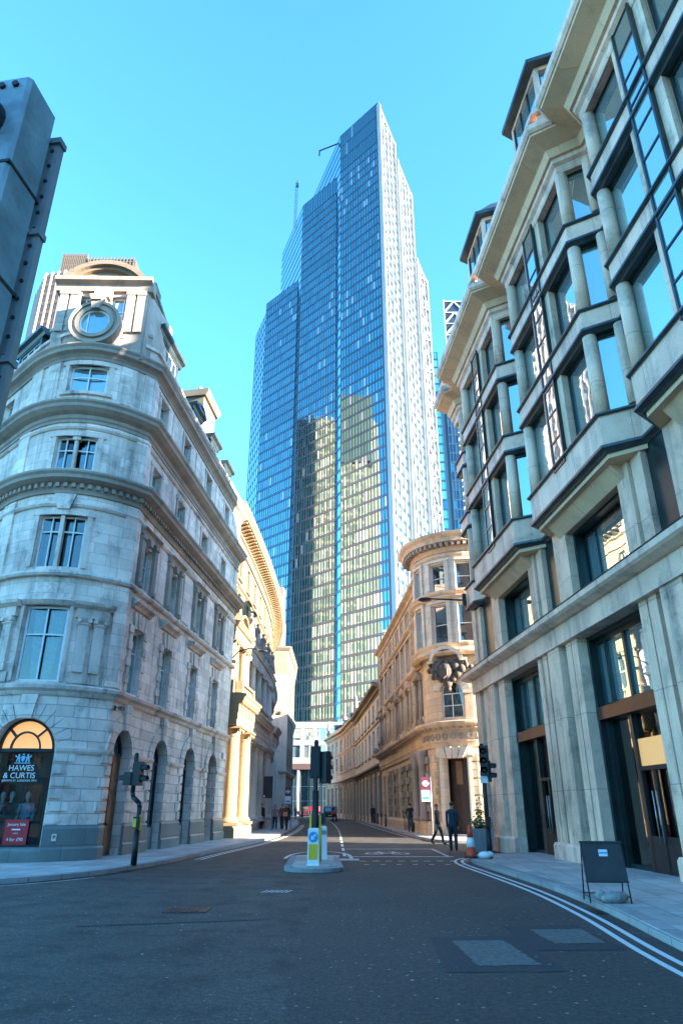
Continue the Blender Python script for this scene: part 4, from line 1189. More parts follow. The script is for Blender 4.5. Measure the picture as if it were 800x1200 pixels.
def statue(s, e, z, hgt):
    p = BP.P(s, e, z); k = hgt / 1.8
    w = MB()
    w.box(p.x - .3 * k, p.x + .3 * k, p.y - .3 * k, p.y + .3 * k, p.z, p.z + .2 * k)
    w.lathe((p.x, p.y, p.z + .2 * k), [(.3 * k, 0), (.26 * k, .4 * k), (.2 * k, .8 * k), (.24 * k, 1.1 * k), (.2 * k, 1.25 * k), (.07 * k, 1.34 * k), (.07 * k, 1.4 * k)], 10)
    w.ball((p.x, p.y, p.z + 1.68 * k), .12 * k)
    a = rnd.uniform(-.3, .3)
    w.cyl((p.x - .2 * k, p.y, p.z + 1.4 * k), (p.x - .3 * k, p.y - .1, p.z + .9 * k), .07 * k, .05 * k); w.cyl((p.x + .05, p.y - .2 * k, p.z + 1.4 * k), (p.x + .25 * k, p.y - .3 * k, p.z + 1.1 * k), .07 * k, .05 * k)
    w.build('statue', M_STAT, BK)
for s in (6.2, 9.2, 12.4, 15.6, 18.8): statue(s, .5, 12.15, 1.9)
# window dressings on the upper wall
for a in top_s:
    w = MB()
    for z0, z1 in ((13.35, 15.05),):
        w.fbox(BP, a - .7, a - .5, -.3, -.15, z0, z1); w.fbox(BP, a + .5, a + .7, -.3, -.15, z0, z1)
        w.sweep(BP, [(-.3, z1), (-.12, z1), (-.1, z1 + .18), (.05, z1 + .26), (.05, z1 + .34), (-.3, z1 + .38)], a - .82, a + .82)
        w.sweep(BP, [(-.3, z0 - .16), (-.02, z0 - .14), (-.02, z0), (-.3, z0)], a - .75, a + .75)
    w.fbox(BP, a - .62, a - .48, -.3, -.18, 16.1, 17.75); w.fbox(BP, a + .48, a + .62, -.3, -.18, 16.1, 17.75); w.fbox(BP, a - .68, a + .68, -.3, -.16, 17.752, 17.9); w.fbox(BP, a - .66, a + .66, -.3, -.08, 15.96, 16.098)
    w.build('window_surround', M_CREAM_TRIM, BK)
w = MB(); w.sweep(BP, [(-.3, 15.62), (-.16, 15.62), (-.1, 15.72), (-.16, 15.82), (-.3, 15.84)], 0, BL); w.build('string_course', M_CREAM_TRIM, BK)
# the sweeping crown cornice with its brackets
w = MB()
w.sweep(BP, [(-.4, 18.15), (-.12, 18.15), (-.1, 18.3), (-.16, 18.34), (-.16, 18.8), (-.02, 18.86), (.02, 19.02), (-.4, 19.02)], 0, BL)
w.build('frieze', M_CREAM_TRIM, BK)
w = MB()
w.sweep(BP, [(-.4, 19.24), (.72, 19.24), (.74, 19.44), (.84, 19.52), (.92, 19.7), (.92, 19.78), (.2, 19.86), (-.4, 19.86)], 0, BL)
w.build('crown_cornice', M_CREAM_TRIM, BK)
w = MB()
n = int(BL / .62)
for i in range(n):
    a = (i + .5) * BL / n
    w.sweep(BP, [(-.1, 18.96), (.12, 18.98), (.3, 19.06), (.62, 19.12), (.64, 19.238), (-.1, 19.238)], a - .13, a + .13)
br_ = w.build('cornice_brackets', M_CREAM_TRIM, BK); br_['kind'] = 'stuff'
w = MB()
w.sweep(BP, [(-.5, 19.86), (-.1, 19.86), (-.1, 20.1), (-.5, 20.1)], 0, BL); w.sweep(BP, [(-.56, 20.7), (-.04, 20.7), (-.04, 20.85), (-.56, 20.88)], 0, BL); w.sweep(BP, [(-.45, 20.1), (-.18, 20.1), (-.18, 20.7), (-.45, 20.7)], 0, BL)
n = int(BL / 1.65)
for i in range(n):
    a = (i + .5) * BL / n; w.fbox(BP, a - .25, a + .25, -.56, -.06, 20.1, 20.7)
w.build('parapet', M_CREAM, BK)
# ------------------------------------------------------------------ pale stepped building past the bank
PB = empty('stepped_office', (-12, 96, 0), 'plain pale stone building with a tall blank end wall stepping out past the bank', 'building')
PP = Path([(-20, 89.2), (-9.6, 89.2), (-6.95, 89.6), (-7.0, 104), (-9.2, 128)], 1)
w = MB()
ops = [(PP.cs[2] + 2.2 + k * 3.2 - .6, PP.cs[2] + 2.2 + k * 3.2 + .6, z, z + 2.1) for k in range(11) for z in (2, 6.6, 10.3, 14, 17.4)]
w.wall(PP, 0, PP.L, 0, 21.0, ops, 0, .3); w.build('wall', M_PALE_SUN, PB)
for o in ops: window(PP, (o[0] + o[1]) / 2, o[2], 1.2, 2.1, -.2, PB)
w = MB(); w.sweep(PP, [(-.9, 0), (-.95, 0), (-.95, 21), (-.9, 21)], 0, PP.L); w.build('room_lining', M_ROOM, PB)
w = MB(); w.extr([(-20, 89.3), (-9.0, 89.3), (-8.2, 91.5), (-8.6, 104), (-20, 128)], 21, 27.5); w.build('set_back_storey', M_PALE_SUN, PB)
w = MB(); w.extr([(-11.4, 89.25), (-7.9, 89.25), (-7.7, 91), (-11, 91)], 21, 29.2); w.build('chimney', M_PALE_SUN, PB)
for z, mat in ((5.3, M_CREAM_GREY), (12.3, M_CREAM_GREY), (20.6, M_PALE_SUN)):
    w = MB(); w.sweep(PP, [(-.05, z), (.1, z), (.35, z + .3), (.4, z + .5), (-.05, z + .6)], PP.cs[1] + (1.8 if z < 20 else 0), PP.L); w.build('cornice', mat, PB)
w = MB(); w.sweep(PP, [(-.02, 0), (.15, 0), (.15, 12.3), (-.02, 12.3)], PP.cs[1], PP.cs[2]); w.build('lower_cladding', M_CREAM_GREY, PB)
w = MB(); w.sweep(PP, [(-.02, 12.9), (.06, 12.9), (.06, 17.5), (-.02, 17.5)], PP.cs[1], PP.cs[2]); w.build('pink_band', M_PINK, PB)
# ================================================================== TOWERS
TG = [glass('tower_glass', (.175, .315, .315), 1.5, .03, 0, 1, metal=1.0), glass('tower_glass_dark', (.14, .265, .27), 1.5, .05, 0, 1, metal=1.0), glass('tower_blind', (.46, .50, .50), 1.5, .12, 0, 1, metal=.75)]
M_SPAN = glass('tower_spandrel', (.03, .075, .11), 1.8, .15, 0, metal=.5)
M_FIN = plain('white_tower_fin', (.40, .40, .40), .4, .2, .05, .2)
M_MULL = plain('tower_mullion', (.12, .18, .22), .4, .6, .1, .2)
M_CHAM = glass('tower_edge_glass', (.30, .60, .74), 1.5, .06, 0, metal=.95)
TW = empty('glass_tower', (0, 200, 0), 'tallest blue glass skyscraper with stepped slanting crown closing the street', 'skyscraper')
def curtain(P, s0, s1, z0, z1, nm, parent, fl=4.05, bay=1.25, mats=TG, wob=.0035, fin=None, spd=.85, probs=(.62, .3, .08), band_rows=(), mull=True):
    """curtain wall: every pane its own slightly tilted quad, spandrel strips, mullions"""
    w = MB()
    nf = max(1, round((z1 - z0) / fl)); fh = (z1 - z0) / nf
    nb = max(1, round((s1 - s0) / bay)); bw = (s1 - s0) / nb
    for j in range(nf):
        a, c = z0 + j * fh + spd, z0 + (j + 1) * fh
        lit = rnd.random()
        for i in range(nb):
            x0, x1 = s0 + i * bw, s0 + (i + 1) * bw
            t1, t2 = rnd.gauss(0, wob), rnd.gauss(0, wob)
            q = rnd.random(); mi = 0 if q < probs[0] else (1 if q < probs[0] + probs[1] else 2)
            if j in band_rows: mi = 1
            d1, d2 = t1 * bw / 2, t2 * fh / 2
            w.face([P.P(x0, -d1 - d2, a), P.P(x1, d1 - d2, a), P.P(x1, d1 + d2, c), P.P(x0, -d1 + d2, c)], mi)
    gl = w.build(nm, list(mats), parent)
    g = MB()
    for j in range(nf + 1):
        zb = z0 + j * fh
        g.fbox(P, s0, s1, -.3, .10, zb if j else z0, min(z1, zb + spd), 0)
    go = g.build('spandrels', M_SPAN, gl); 
    if mull:
        m = MB()
        for i in range(nb + 1):
            x = s0 + i * bw; m.fbox(P, x - .05, x + .05, -.1, .16, z0, z1)
        m.build('mullions', M_MULL, gl)
    if fin:
        st, wd_, ew = fin
        m = MB(); n = max(1, round((s1 - s0) / st))
        for i in range(n + 1):
            x = s0 + i * (s1 - s0) / n; m.fbox(P, x - wd_ / 2, x + wd_ / 2, -.1, ew, z0, z1)
        m.fbox(P, s0, s1, -.3, ew + .05, z1 - .6, z1 + 1.2)
        m.build('white_fins', M_FIN, gl)
    return gl
k = math.sqrt(.5)
FD = Vector((-k, k)); A0 = Vector((14.3, 179.7)); NF = Vector((-k, -k))
def pt_(s, o): q = A0 + FD * s - NF * o; return (q.x, q.y)
HL = Vector((-.37, .93)).normalized(); HR = Vector((.39, .92)).normalized()
def slab_(s0, s1, o, H, backlen, nm, first=False):
    a = Vector(pt_(s0, o)); b_ = Vector(pt_(s1, o))
    FPth = Path([a, b_], -1)
    # path heads left; outward normal must face the camera side
    if FPth.nn[0].dot(NF) < 0: FPth = Path([a, b_], 1)
    SPth = Path([b_, b_ + HL * backlen], -1)
    if SPth.nn[0].x > 0: SPth = Path([b_, b_ + HL * backlen], 1)
    return FPth, SPth
fA, sA = slab_(45.2, 68.5, 3.6, 198, 16, 'a')
fB, sB = slab_(22.6, 44.6, 1.8, 234.5, 30, 'b')
fC, sC = slab_(0, 20.6, 0, 253, 34, 'c')
BASE = 20
for Pf, H, br_ in ((fA, 198, (9, 10, 28, 29)), (fB, 226, (9, 10, 28, 29, 43)), (fC, 232, (9, 10, 28, 29))):
    curtain(Pf, 0, Pf.L, BASE, H, 'glass_front', TW, band_rows=br_, wob=.0022, probs=(.70, .27, .03) if Pf is not fC else (.66, .27, .07))
curtain(fB, 0, fB.L, 226, 234.5, 'crown_screen', TW, fl=8.5, bay=1.5, probs=(0, 1, 0), spd=.4)
curtain(fC, 0, fC.L, 232, 253, 'crown_screen', TW, fl=7, bay=1.0, probs=(0, .97, .03), spd=.3)
curtain(sA, 0, sA.L, BASE, 193, 'glass_flank', TW, mats=[M_CHAM, M_CHAM, M_CHAM], bay=3, wob=.002)
curtain(sB, 0, sB.L, BASE, 234.5, 'glass_flank', TW, mats=[M_CHAM, M_CHAM, M_CHAM], bay=3, wob=.002, mull=False)
curtain(sC, 0, sC.L, BASE, 253, 'glass_flank', TW, mats=[M_CHAM, M_CHAM, M_CHAM], bay=3, wob=.002, mull=False)
# right side in three steps, white fins
SG = [glass('side_glass', (.25, .28, .30), 1.5, .12, 0, metal=.6), glass('side_glass_grey', (.18, .205, .22), 1.5, .15, 0, metal=.6), glass('side_glass_pale', (.33, .36, .38), 1.5, .15, 0, metal=.5)]
r0 = A0
R1 = r0 + HR * 18; R2 = R1 + HR * 18; R3 = R2 + HR * 14
RN = Vector((HR.y, -HR.x))
pC = Path([r0, R1], 1); pD = Path([R1 + RN * .9, R2 + RN * .9], 1); pE = Path([R2 + RN * 1.8, R3 + RN * 1.8], 1)
for P_, H in ((pC, 250), (pD, 240), (pE, 204)):
    curtain(P_, 0, P_.L, BASE, H, 'glass_side', TW, mats=SG, bay=1.5, wob=.004, fin=(4.5, .6, .4), probs=(.45, .45, .10), mull=False)
w = MB()
for P_, H in ((pC, 251), (pD, 241), (pE, 205)):
    w.fbox(P_, -.5, .8, -.6, .75, BASE, H)
    w.fbox(P_, P_.L - .7, P_.L + .4, -.6, .75, BASE, H)
w.build('corner_strip', M_FIN, TW)
# bracing laid over the farthest flank
w = MB()
for j in range(24):
    z0 = 22 + j * 7.6
    a, c = (0.5, pE.L - .5) if j % 2 else (pE.L - .5, .5)
    d_ = Vector((c - a, 7.6)).normalized(); nx, nz = -d_.y * .25, d_.x * .25
    w.fpoly(pE, [(a - nx, z0 - nz), (c - nx, z0 + 7.6 - nz), (c + nx, z0 + 7.6 + nz), (a + nx, z0 + nz)], .5, .7)
w.build('side_bracing', M_FIN, TW)
# bodies behind the glass, and the roofs
M_CORE = plain('tower_core', (.05, .07, .09), .7, 0, .2, .1)
w = MB()
def body(P1, bl, H):
    a = P1.P(0, -.6, 0); b_ = P1.P(P1.L, -.6, 0)
    w.extr([(a.x, a.y), (b_.x, b_.y), (b_.x + HL.x * bl * .97 + .6, b_.y + HL.y * bl * .97), (a.x + HR.x * bl * .2, a.y + HR.y * bl)], BASE - 2, H)
body(fA, 16, 192.5); body(fB, 30, 224); body(fC, 34, 231)
for P_, H in ((pC, 249), (pD, 239.5), (pE, 203.5)):
    a = P_.P(0, -.6, 0); b_ = P_.P(P_.L, -.6, 0); w.extr([(a.x, a.y), (b_.x, b_.y), (b_.x - 9, b_.y + 5), (a.x - 8, a.y + 12)], BASE - 2, H)
w.build('core', M_CORE, TW)
# sloping screens that close the back of the two upper crowns (seen between the steps)
# things on top
CR = empty('building_crane', (-.5, 200, 231), 'thin dark crane jib reaching out from the tower crown', 'crane')
m = MB(); m.tube([(1.5, -4, 21), (-8.5, -1, 19.3), (-8.6, -1, 16.5)], .28, 8); m.build('jib', M_BLACK, CR, False)
m = MB(); m.box(.6, 7, -3.2, -1, 15.5, 22.5); m.build('machine_house', M_CORE, CR, False)
m = MB()
for i in range(7): m.box(.8 + i * .9, 1.1 + i * .9, -3.5, -3.1, 16, 22)
for j in range(5): m.box(.6, 7.2, -3.48, -3.15, 16.2 + j * 1.3, 16.45 + j * 1.3)
m.build('scaffold', M_FIN, CR, False)
CR2 = empty('mast_crane', (-19.5, 214.5, 224), 'slender lattice mast standing on the middle step of the glass tower', 'mast')
m = MB()
for x in (-.7, .7):
    for y in (-.7, .7): m.cyl((x, y, 0), (x * .8 + .6, y * .8, 34), .16, .12, 6)
for j in range(16):
    z = j * 2.1
    m.cyl((-.7, -.7, z), (.7, -.7, z + 2.1), .09, .09, 5); m.cyl((.7, .7, z), (-.7, .7, z + 2.1), .09, .09, 5); m.cyl((-.7, -.7, z), (-.7, .7, z + 2.1), .09, .09, 5)
m.build('lattice', plain('weathered_mast', (.25, .3, .34), .5, .4), CR2, False)
m = MB(); m.box(-.3, 1.7, -.9, .9, 33, 37.5); m.build('head', M_MULL, CR2, False)

CR2.scale = (.6, .6, .72)

# ------------------------------------------------------------------ the ribbed tower behind the shop building
T4 = empty('ribbed_tower', (-92, 188, 0), 'older dark skyscraper with pale vertical ribs rising behind the shop corner', 'skyscraper')
M_T4R = plain('pale_rib', (.56, .37, .30), .5, 0, .1, .1)
M_T4G = glass('ribbed_tower_glass', (.16, .12, .09), 1.6, .2, 0)
def ribbed(poly, z0, z1, st, parent, nm):
    w = MB(); w.extr(poly, z0, z1); o = w.build(nm, M_T4G, parent)
    m = MB(); f = MB()
    n = len(poly)
    for i in range(n):
        a = Vector(poly[i]); c = Vector(poly[(i + 1) % n]); L = (c - a).length; q = max(1, round(L / st))
        P_ = Path([a, c], 1)
        for k_ in range(q + 1):
            x = k_ * L / q; m.fbox(P_, x - .38, x + .38, -.2, .55, z0, z1 + 1.5)
        z = z0 + 2
        while z < z1:
            f.fbox(P_, 0, L, -.1, .12, z, z + 1.3); z += 3.9
    m.build('ribs', M_T4R, o); f.build('floor_bands', plain('rust_band', (.36, .20, .12), .6, 0), o)
ribbed([(-107, 190), (-99.5, 180), (-88, 177.5), (-87, 217), (-107, 218)], 0, 166, 2.4, T4, 'lower_shaft')
ribbed([(-87, 179), (-80, 178), (-72, 184), (-72, 218), (-87, 218)], 0, 164, 2.1, T4, 'upper_shaft')
PLANT = ((-96, -87.2, 181, 176.5), (-86.5, -70.5, 180.5, 174.5))
w = MB()
for x0, x1, y0, z1 in PLANT: w.box(x0, x1, y0, y0 + 16, 140, z1)
w.build('plant_rooms', plain('dark_plant_cladding', (.07, .065, .06), .6, .2), T4)
w = MB()
for x0, x1, y0, z1 in PLANT:
    for k_ in range(14):
        x = x0 + (k_ + .5) * (x1 - x0) / 14; w.box(x - .2, x + .2, y0 - .3, y0, 154, z1 + .8)
    for k_ in range(4): w.box(x0, x1, y0 - .25, y0 + .1, z1 - 1.5 - k_ * 3, z1 - 1.1 - k_ * 3)
w.build('plant_louvres', plain('bronze_louvre', (.16, .12, .09), .5, .3), T4)

# ------------------------------------------------------------------ towers past the right side
CG = empty('braced_tower', (52, 262, 0), 'dark tower with white zigzag bracing right of the glass tower', 'skyscraper')
w = MB(); w.extr([(46.6, 250), (62, 250), (70, 285), (53.4, 285)], 0, 216); w.build('body', glass('braced_tower_glass', (.02, .025, .035), 1.8, .12, 0), CG)
q = Path([(46.6, 250), (62, 250)], 1)
w = MB()
for j in range(34):
    z0 = 2 + j * 6.3
    for a, c in ((.6, 4.6), (9.0, 5.0)):
        if j % 1 == 0:
            d_ = Vector((c - a, 5.2)).normalized(); nx, nz = -d_.y * .35, d_.x * .35
            w.fpoly(q, [(a - nx, z0 - nz), (c - nx, z0 + 5.2 - nz), (c + nx, z0 + 5.2 + nz), (a + nx, z0 + nz)], .05, .6)
    w.fbox(q, 0, 15, .05, .4, z0 + 5.4, z0 + 5.9)
for x in (.2, 9.6): w.fbox(q, x - .25, x + .25, .05, .7, 0, 216.5)
w.build('bracing', M_FIN, CG)
BT = empty('teal_tower', (37, 245, 0), 'slim bright teal glass tower squeezed beside the big glass tower', 'skyscraper')
w = MB(); w.extr([(36.8, 247), (42, 247), (46, 270), (40.4, 270)], 0, 184.5); w.build('body', M_CORE, BT)
q = Path([(36.6, 246.8), (41.9, 246.8)], 1); curtain(q, 0, q.L, 0, 185, 'glass_front', BT, mats=[glass('teal_glass', (.10, .42, .50), 1.5, .1, 0, metal=.8), glass('teal_glass_pale', (.2, .55, .62), 1.5, .1, 0, metal=.8), TG[1]], bay=2.6, fl=4.2, wob=.006)
NT = empty('navy_tower', (45, 255, 0), 'dark navy glass block between the teal tower and the braced tower', 'skyscraper')
w = MB(); w.extr([(42.1, 249), (48.6, 249), (54, 275), (46.6, 275)], 0, 177.5); w.build('body', glass('navy_glass', (.015, .035, .06), 1.6, .12, 0), NT)
q = Path([(44.6, 248.8), (48.6, 248.8)], 1); M_NVY = glass('navy_pane', (.05, .09, .13), 1.5, .08, 0, metal=.9)
curtain(q, 0, q.L, 0, 178, 'glass_front', NT, mats=[M_NVY, M_SPAN, TG[1]], bay=1.4, fl=4.2, wob=.004)
# ------------------------------------------------------------------ white gridded block at the end of the street
PO = empty('end_block', (-7, 170, 0), 'white gridded office block over a dark glazed ground floor closing the street end', 'building')
q = Path([(-24, 165), (12, 165)], 1)
ops = [(x, x + 1.9, z, z + 2.6) for x in [1 + 2.9 * k_ for k_ in range(12)] for z in (12.2, 16.0)]
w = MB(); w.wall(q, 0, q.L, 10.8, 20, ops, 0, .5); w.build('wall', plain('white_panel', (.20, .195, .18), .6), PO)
for o in ops: window(q, (o[0] + o[1]) / 2, o[2], 1.9, 2.6, -.3, PO, fr=M_MULL, gl=M_GLASSR)
w = MB(); w.fbox(q, -.5, q.L, -1, .8, 9.6, 10.8); w.build('canopy_beam', plain('oxide_red_beam', (.07, .035, .03), .6), PO)
w = MB(); w.fbox(q, 0, q.L, -.9, -.7, 0, 9.6, 0); w.build('glazed_front', M_GLASS, PO)
m = MB()
for k_ in range(22): m.fbox(q, k_ * 1.65 - .05, k_ * 1.65 + .05, -.7, -.55, 0, 9.6)
for z in (3, 6): m.fbox(q, 0, q.L, -.7, -.6, z, z + .12)
m.build('mullions', M_MULL, PO)
for x in (10.5, 14.2, 18.4, 26.5): 
    w = MB(); w.cyl(q.P(x, .2, 0), q.P(x, .2, 9.6), .35, .35, 14); w.build('white_column', M_FIN, PO)
w = MB(); w.box(-24, 12, 166, 178, 10, 20); w.build('core', M_CORE, PO)
# ================================================================== RIGHT OFFICE BUILDING (stone bays over a shopfront)
RD = Vector((-.0857, .9963)).normalized()
R0 = Vector((7.72, 17.6))
def rp(s): q = R0 + RD * s; return (q.x, q.y)
RB = empty('bay_office', (12, 17, 0), 'tall limestone office with zigzag glass bays and ribbed shopfront filling the right side', 'building')
RS0 = -26.0
RE_ = 14.9
RW = Path([rp(RS0), rp(RE_)], -1)
def G(s): return s - RS0
CENT = [1.35, 8.75, -6.05, -13.45]
# --- ground floor: openings between groups of ribs
gl_ops = [(G(c - 1.85), G(c + 1.85), 0.1, 6.3) for c in CENT] + [(G(c - 1.75), G(c + 1.75), 7.85, 9.75) for c in CENT]
w = MB(); w.wall(RW, 0, RW.L, 0, 10.6, gl_ops, -.12, .55); w.build('ground_floor_wall', M_DARKFR, RB)
w = MB(); w.sweep(RW, [(-2.4, 0), (-2.5, 0), (-2.5, 21), (-2.4, 21)], 0, RW.L); w.sweep(RW, [(-.7, 6.4), (-2.4, 6.4), (-2.4, 6.6), (-.7, 6.6)], 0, RW.L); w.build('room_lining', M_ROOM, RB)
def rib(a, b_, e1, z0=.6, z1=6.42, nm='rib', split=True):
    w = MB()
    if split:
        m = (a + b_) / 2
        for x0, x1 in ((a, m - .035), (m + .035, b_)):
            w.sweep(RW, [(-.13, z0), (e1, z0), (e1, z1), (-.13, z1)], G(x0), G(x1))
    else:
        w.sweep(RW, [(-.13, z0), (e1, z0), (e1, z1), (-.13, z1)], G(a), G(b_))
    return w.build(nm, M_CLAD_RIB, RB)
def plinth_(a, b_):
    w = MB(); w.sweep(RW, [(-.13, 0), (.34, 0), (.34, .52), (.28, .6), (-.13, .6)], G(a), G(b_)); w.build('plinth_block', M_CLAD, RB)
groups = [(c + 1.98, c + 1.98 + 3.44) for c in CENT if c < 8]
for g0, g1 in groups:
    for a, b_, e1 in ((g0, g0 + .86, .20), (g0 + 1.22, g0 + 2.2, .30), (g1 - .88, g1, .20)):
        rib(a, b_, e1, split=abs(b_ - a) < .95)
    plinth_(g0 - .03, g1 + .03)
for a, b_, e1 in ((10.72, 11.5, .2), (11.85, 12.7, .3), (13.05, 13.75, .2), (14.1, 14.88, .26)): rib(a, b_, e1, split=False)
plinth_(10.7, 14.9)
# frieze and first cornice
w = MB(); w.sweep(RW, [(-.2, 6.42), (.38, 6.42), (.38, 7.0), (-.2, 7.0)], 0, RW.L); w.build('frieze', M_CLAD, RB)
w = MB(); w.sweep(RW, [(-.2, 7.0), (.5, 7.0), (.72, 7.08), (.8, 7.14), (.8, 7.3), (.45, 7.42), (.0, 7.46), (-.2, 7.46)], 0, RW.L + .35); w.build('first_cornice', M_CLAD, RB)
w = MB(); w.sweep(RW, [(.46, 7.425), (.815, 7.305), (.83, 7.325), (.47, 7.45)], 0, RW.L + .35); w.build('cornice_flashing', M_LEAD, RB)
# --- shopfronts
M_TAN = emit('warm_shop_panel', (.80, .40, .14), .07)
M_SHOPCLEAR = clear_glass('shopfront_glass', (.75, .88, .86), 2.3)
def frontage(c, lit):
    r = MB()
    a, b_ = G(c - 1.85), G(c + 1.85)
    e0, e1 = -.5, -.32
    for x in (c - 1.8, c - 1.2, c + .1, c + 1.25, c + 1.8):
        z1 = 6.3
        r.fbox(RW, G(x) - .06, G(x) + .06, e0, e1, 4.3, z1)
    for x in (c - 1.78, c - 1.25, c + .35, c + 1.78):
        r.fbox(RW, G(x) - .08, G(x) + .08, e0, e1 + .04, .1, 3.95)
    for z in (.1, 4.3, 6.18): r.fbox(RW, a, b_, e0 + .01, e1 - .01, z, z + .12)
    fr = r.build('shopfront', M_DARKFR, RB)
    t = MB(); t.fbox(RW, a, b_, -.6, -.05, 3.95, 4.3); t.build('transom', M_BRONZE, fr)
    g = MB(); g.fbox(RW, a + .05, b_ - .05, -.43, -.42, .2, 3.95); g.build('pane', M_SHOPCLEAR, fr)
    g = MB()
    for x0, x1 in ((-1.74, -1.26), (-1.14, .04), (.16, 1.19), (1.31, 1.74)): g.fbox(RW, G(c + x0), G(c + x1), -.43, -.42, 4.42, 6.18)
    g.build('pane', M_GLASSR, fr)
    # glazed door with its bronze header
    d = MB()
    x0, x1 = c - 1.17, c + .27
    for x in (x0, (x0 + x1) / 2, x1): d.fbox(RW, G(x) - .06, G(x) + .06, -.36, -.28, .1, 2.55)
    d.fbox(RW, G(x0), G(x1), -.36, -.28, .1, .95); d.fbox(RW, G(x0), G(x1), -.36, -.28, 2.5, 2.6)
    do = d.build('shop_door', M_BLACK, RB)
    h = MB()
    for x in (-.1, .1): h.cyl(RW.P(G((x0 + x1) / 2 + x), -.2, .8), RW.P(G((x0 + x1) / 2 + x), -.2, 2.0), .02, .02, 8)
    h.build('handle', M_STEEL, do)
    if lit:
        p_ = MB(); p_.fbox(RW, G(x0), G(x1), -.4, -.36, 2.62, 3.3); p_.build('lit_header', M_TAN, do)
        p_ = MB(); p_.fbox(RW, G(x0) + .5, G(x1), -1.6, -1.55, .95, 2.9); p_.build('inner_wall', plain('timber_panelling', (.26, .12, .05), .6, 0, .3, 4), do)
    # dim display behind
    p_ = MB()
    p_.fbox(RW, G(c + .5), G(c + 1.5), -1.3, -1.2, .9, 2.0)
    p_.build('window_poster', plain('display_blue', (.10, .30, .36), .6, 0, .5, 5), fr)
for c, l in zip(CENT, (True, False, True, True)): frontage(c, l)
# --- mezzanine windows and ribs
for c in CENT:
    window(RW, G(c), 7.87, 3.46, 1.86, -.45, RB, nm='mezzanine_window', fr=M_DARKFR, gl=M_GLASSR, bars_v=(.18, .78), bars_h=(), t=.09)
for g0, g1 in groups + [(10.73, 14.88)]:
    for a, b_, e1 in ((g0 - .1, g0 + .55, .14), (g0 + .62, g0 + 1.15, .06), (g1 - 1.15, g1 - .62, .06), (g1 - .55, g1 + (.1 if g1 < 14 else 0), .14)):
        rib(a, b_, e1, 7.46, 10.3, 'mezzanine_rib', False)
# --- zigzag bays above
OUT = .72
pts = []
def q_(s, e): 
    n = Vector((-RD.y, RD.x)); p_ = R0 + RD * s + n * e; return (p_.x, p_.y)
marks = []
seq = []
for c in sorted(CENT):
    seq += [(c - 3.3, -.12), (c - 2.7, OUT), (c + 2.7, OUT), (c + 3.3, -.12)]
seq += [(13.2, -.12), (13.6, .22), (14.9, .22)]
BPth = Path([q_(s, e) for s, e in [(RS0, -.12)] + seq], -1)
bs = {}
for i, (s, e) in enumerate([(RS0, -.12)] + seq): bs[round(s, 3)] = BPth.cs[i]
def Bs(s):
    ks = sorted(bs)
    for a, c in zip(ks[:-1], ks[1:]):
        if a - 1e-6 <= s <= c + 1e-6: return bs[a] + (bs[c] - bs[a]) * (s - a) / (c - a)
BANDS = [(10.35, 11.55), (14.2, 15.1), (17.55, 18.45)]
for i, (z0, z1) in enumerate(BANDS):
    w = MB(); w.sweep(BPth, [(-.4, z0 + .18), (.1, z0 + .18), (.1, z1 - .12), (-.4, z1 - .12)], 0, BPth.L); w.build('spandrel', M_CLAD, RB)
    w = MB()
    w.sweep(BPth, [(-.4, z1 - .118), (.16, z1 - .118), (.2, z1 - .09), (.2, z1 - .04), (.12, z1), (-.4, z1 + .02)], 0, BPth.L)
    w.build('sill_flashing', M_LEAD, RB)
    w = MB()
    w.sweep(BPth, [(-.4, z0), (.02, z0), (.06, z0 + .04), (.18, z0 + .1), (.18, z0 + .178), (-.4, z0 + .178)], 0, BPth.L)
    w.build('lower_flashing', M_LEAD, RB)
w = MB()                                   # stone underside of the bays and their sloped corbels
for c in CENT:
    w.extr([q_(c - 3.3, -.1), q_(c + 3.3, -.1), q_(c + 2.65, OUT - .05), q_(c - 2.65, OUT - .05)], 10.22, 10.36)
    w.sweep(RW, [(-.1, 9.82), (.14, 9.82), (.5, 10.22), (-.1, 10.22)], G(c - 2.3), G(c + 2.3))
w.build('bay_soffit', M_SOFFIT, RB)
ROWS = [(11.55, 14.2), (15.1, 17.55), (18.45, 20.75)]
M_COLS = M_CLAD_RIB
def rcol(s, e, z0, z1, r=.20):
    x, y = q_(s, e); w = MB()
    w.lathe((x, y, z0), [(r, 0), (r, z1 - z0)], 18)
    return w.build('round_column', M_COLS, RB)
for ri, (z0, z1) in enumerate(ROWS):
    for c in CENT[:3]:
        for sg in (-1, 1):
            rcol(c + sg * 2.62, OUT - .12, z0, z1)
    for v in (5.05, -2.35, 12.45):
        rcol(v - .4, .0, z0, z1, .18)
        rcol(v + .4, .0, z0, z1, .18) if v != 5.05 else None
    rcol(13.72, .16, z0, z1, .2)
# glazing of the bays
def bwin(s0, s1, z0, z1, e=-.2, v=()):
    a, b_ = Bs(s0), Bs(s1)
    return window(BPth, (a + b_) / 2, z0, b_ - a, z1 - z0, e, RB, nm='bay_window', fr=M_DARKFR, gl=M_GLASSR, bars_v=v, bars_h=(), t=.09, d=.1)
for z0, z1 in ROWS:
    for c in CENT[:3]:
        bwin(c - 2.69, c - .78, z0, z1); bwin(c + .78, c + 2.69, z0, z1)
        bwin(c - 3.28, c - 2.72, z0, z1, -.14); bwin(c + 2.72, c + 3.28, z0, z1, -.14)
    for a, b_ in ((4.72, 5.38), (-2.68, -2.02), (12.12, 13.18)): bwin(a, b_, z0, z1, -.2)
    bwin(13.62, 14.88, z0, z1, -.2)
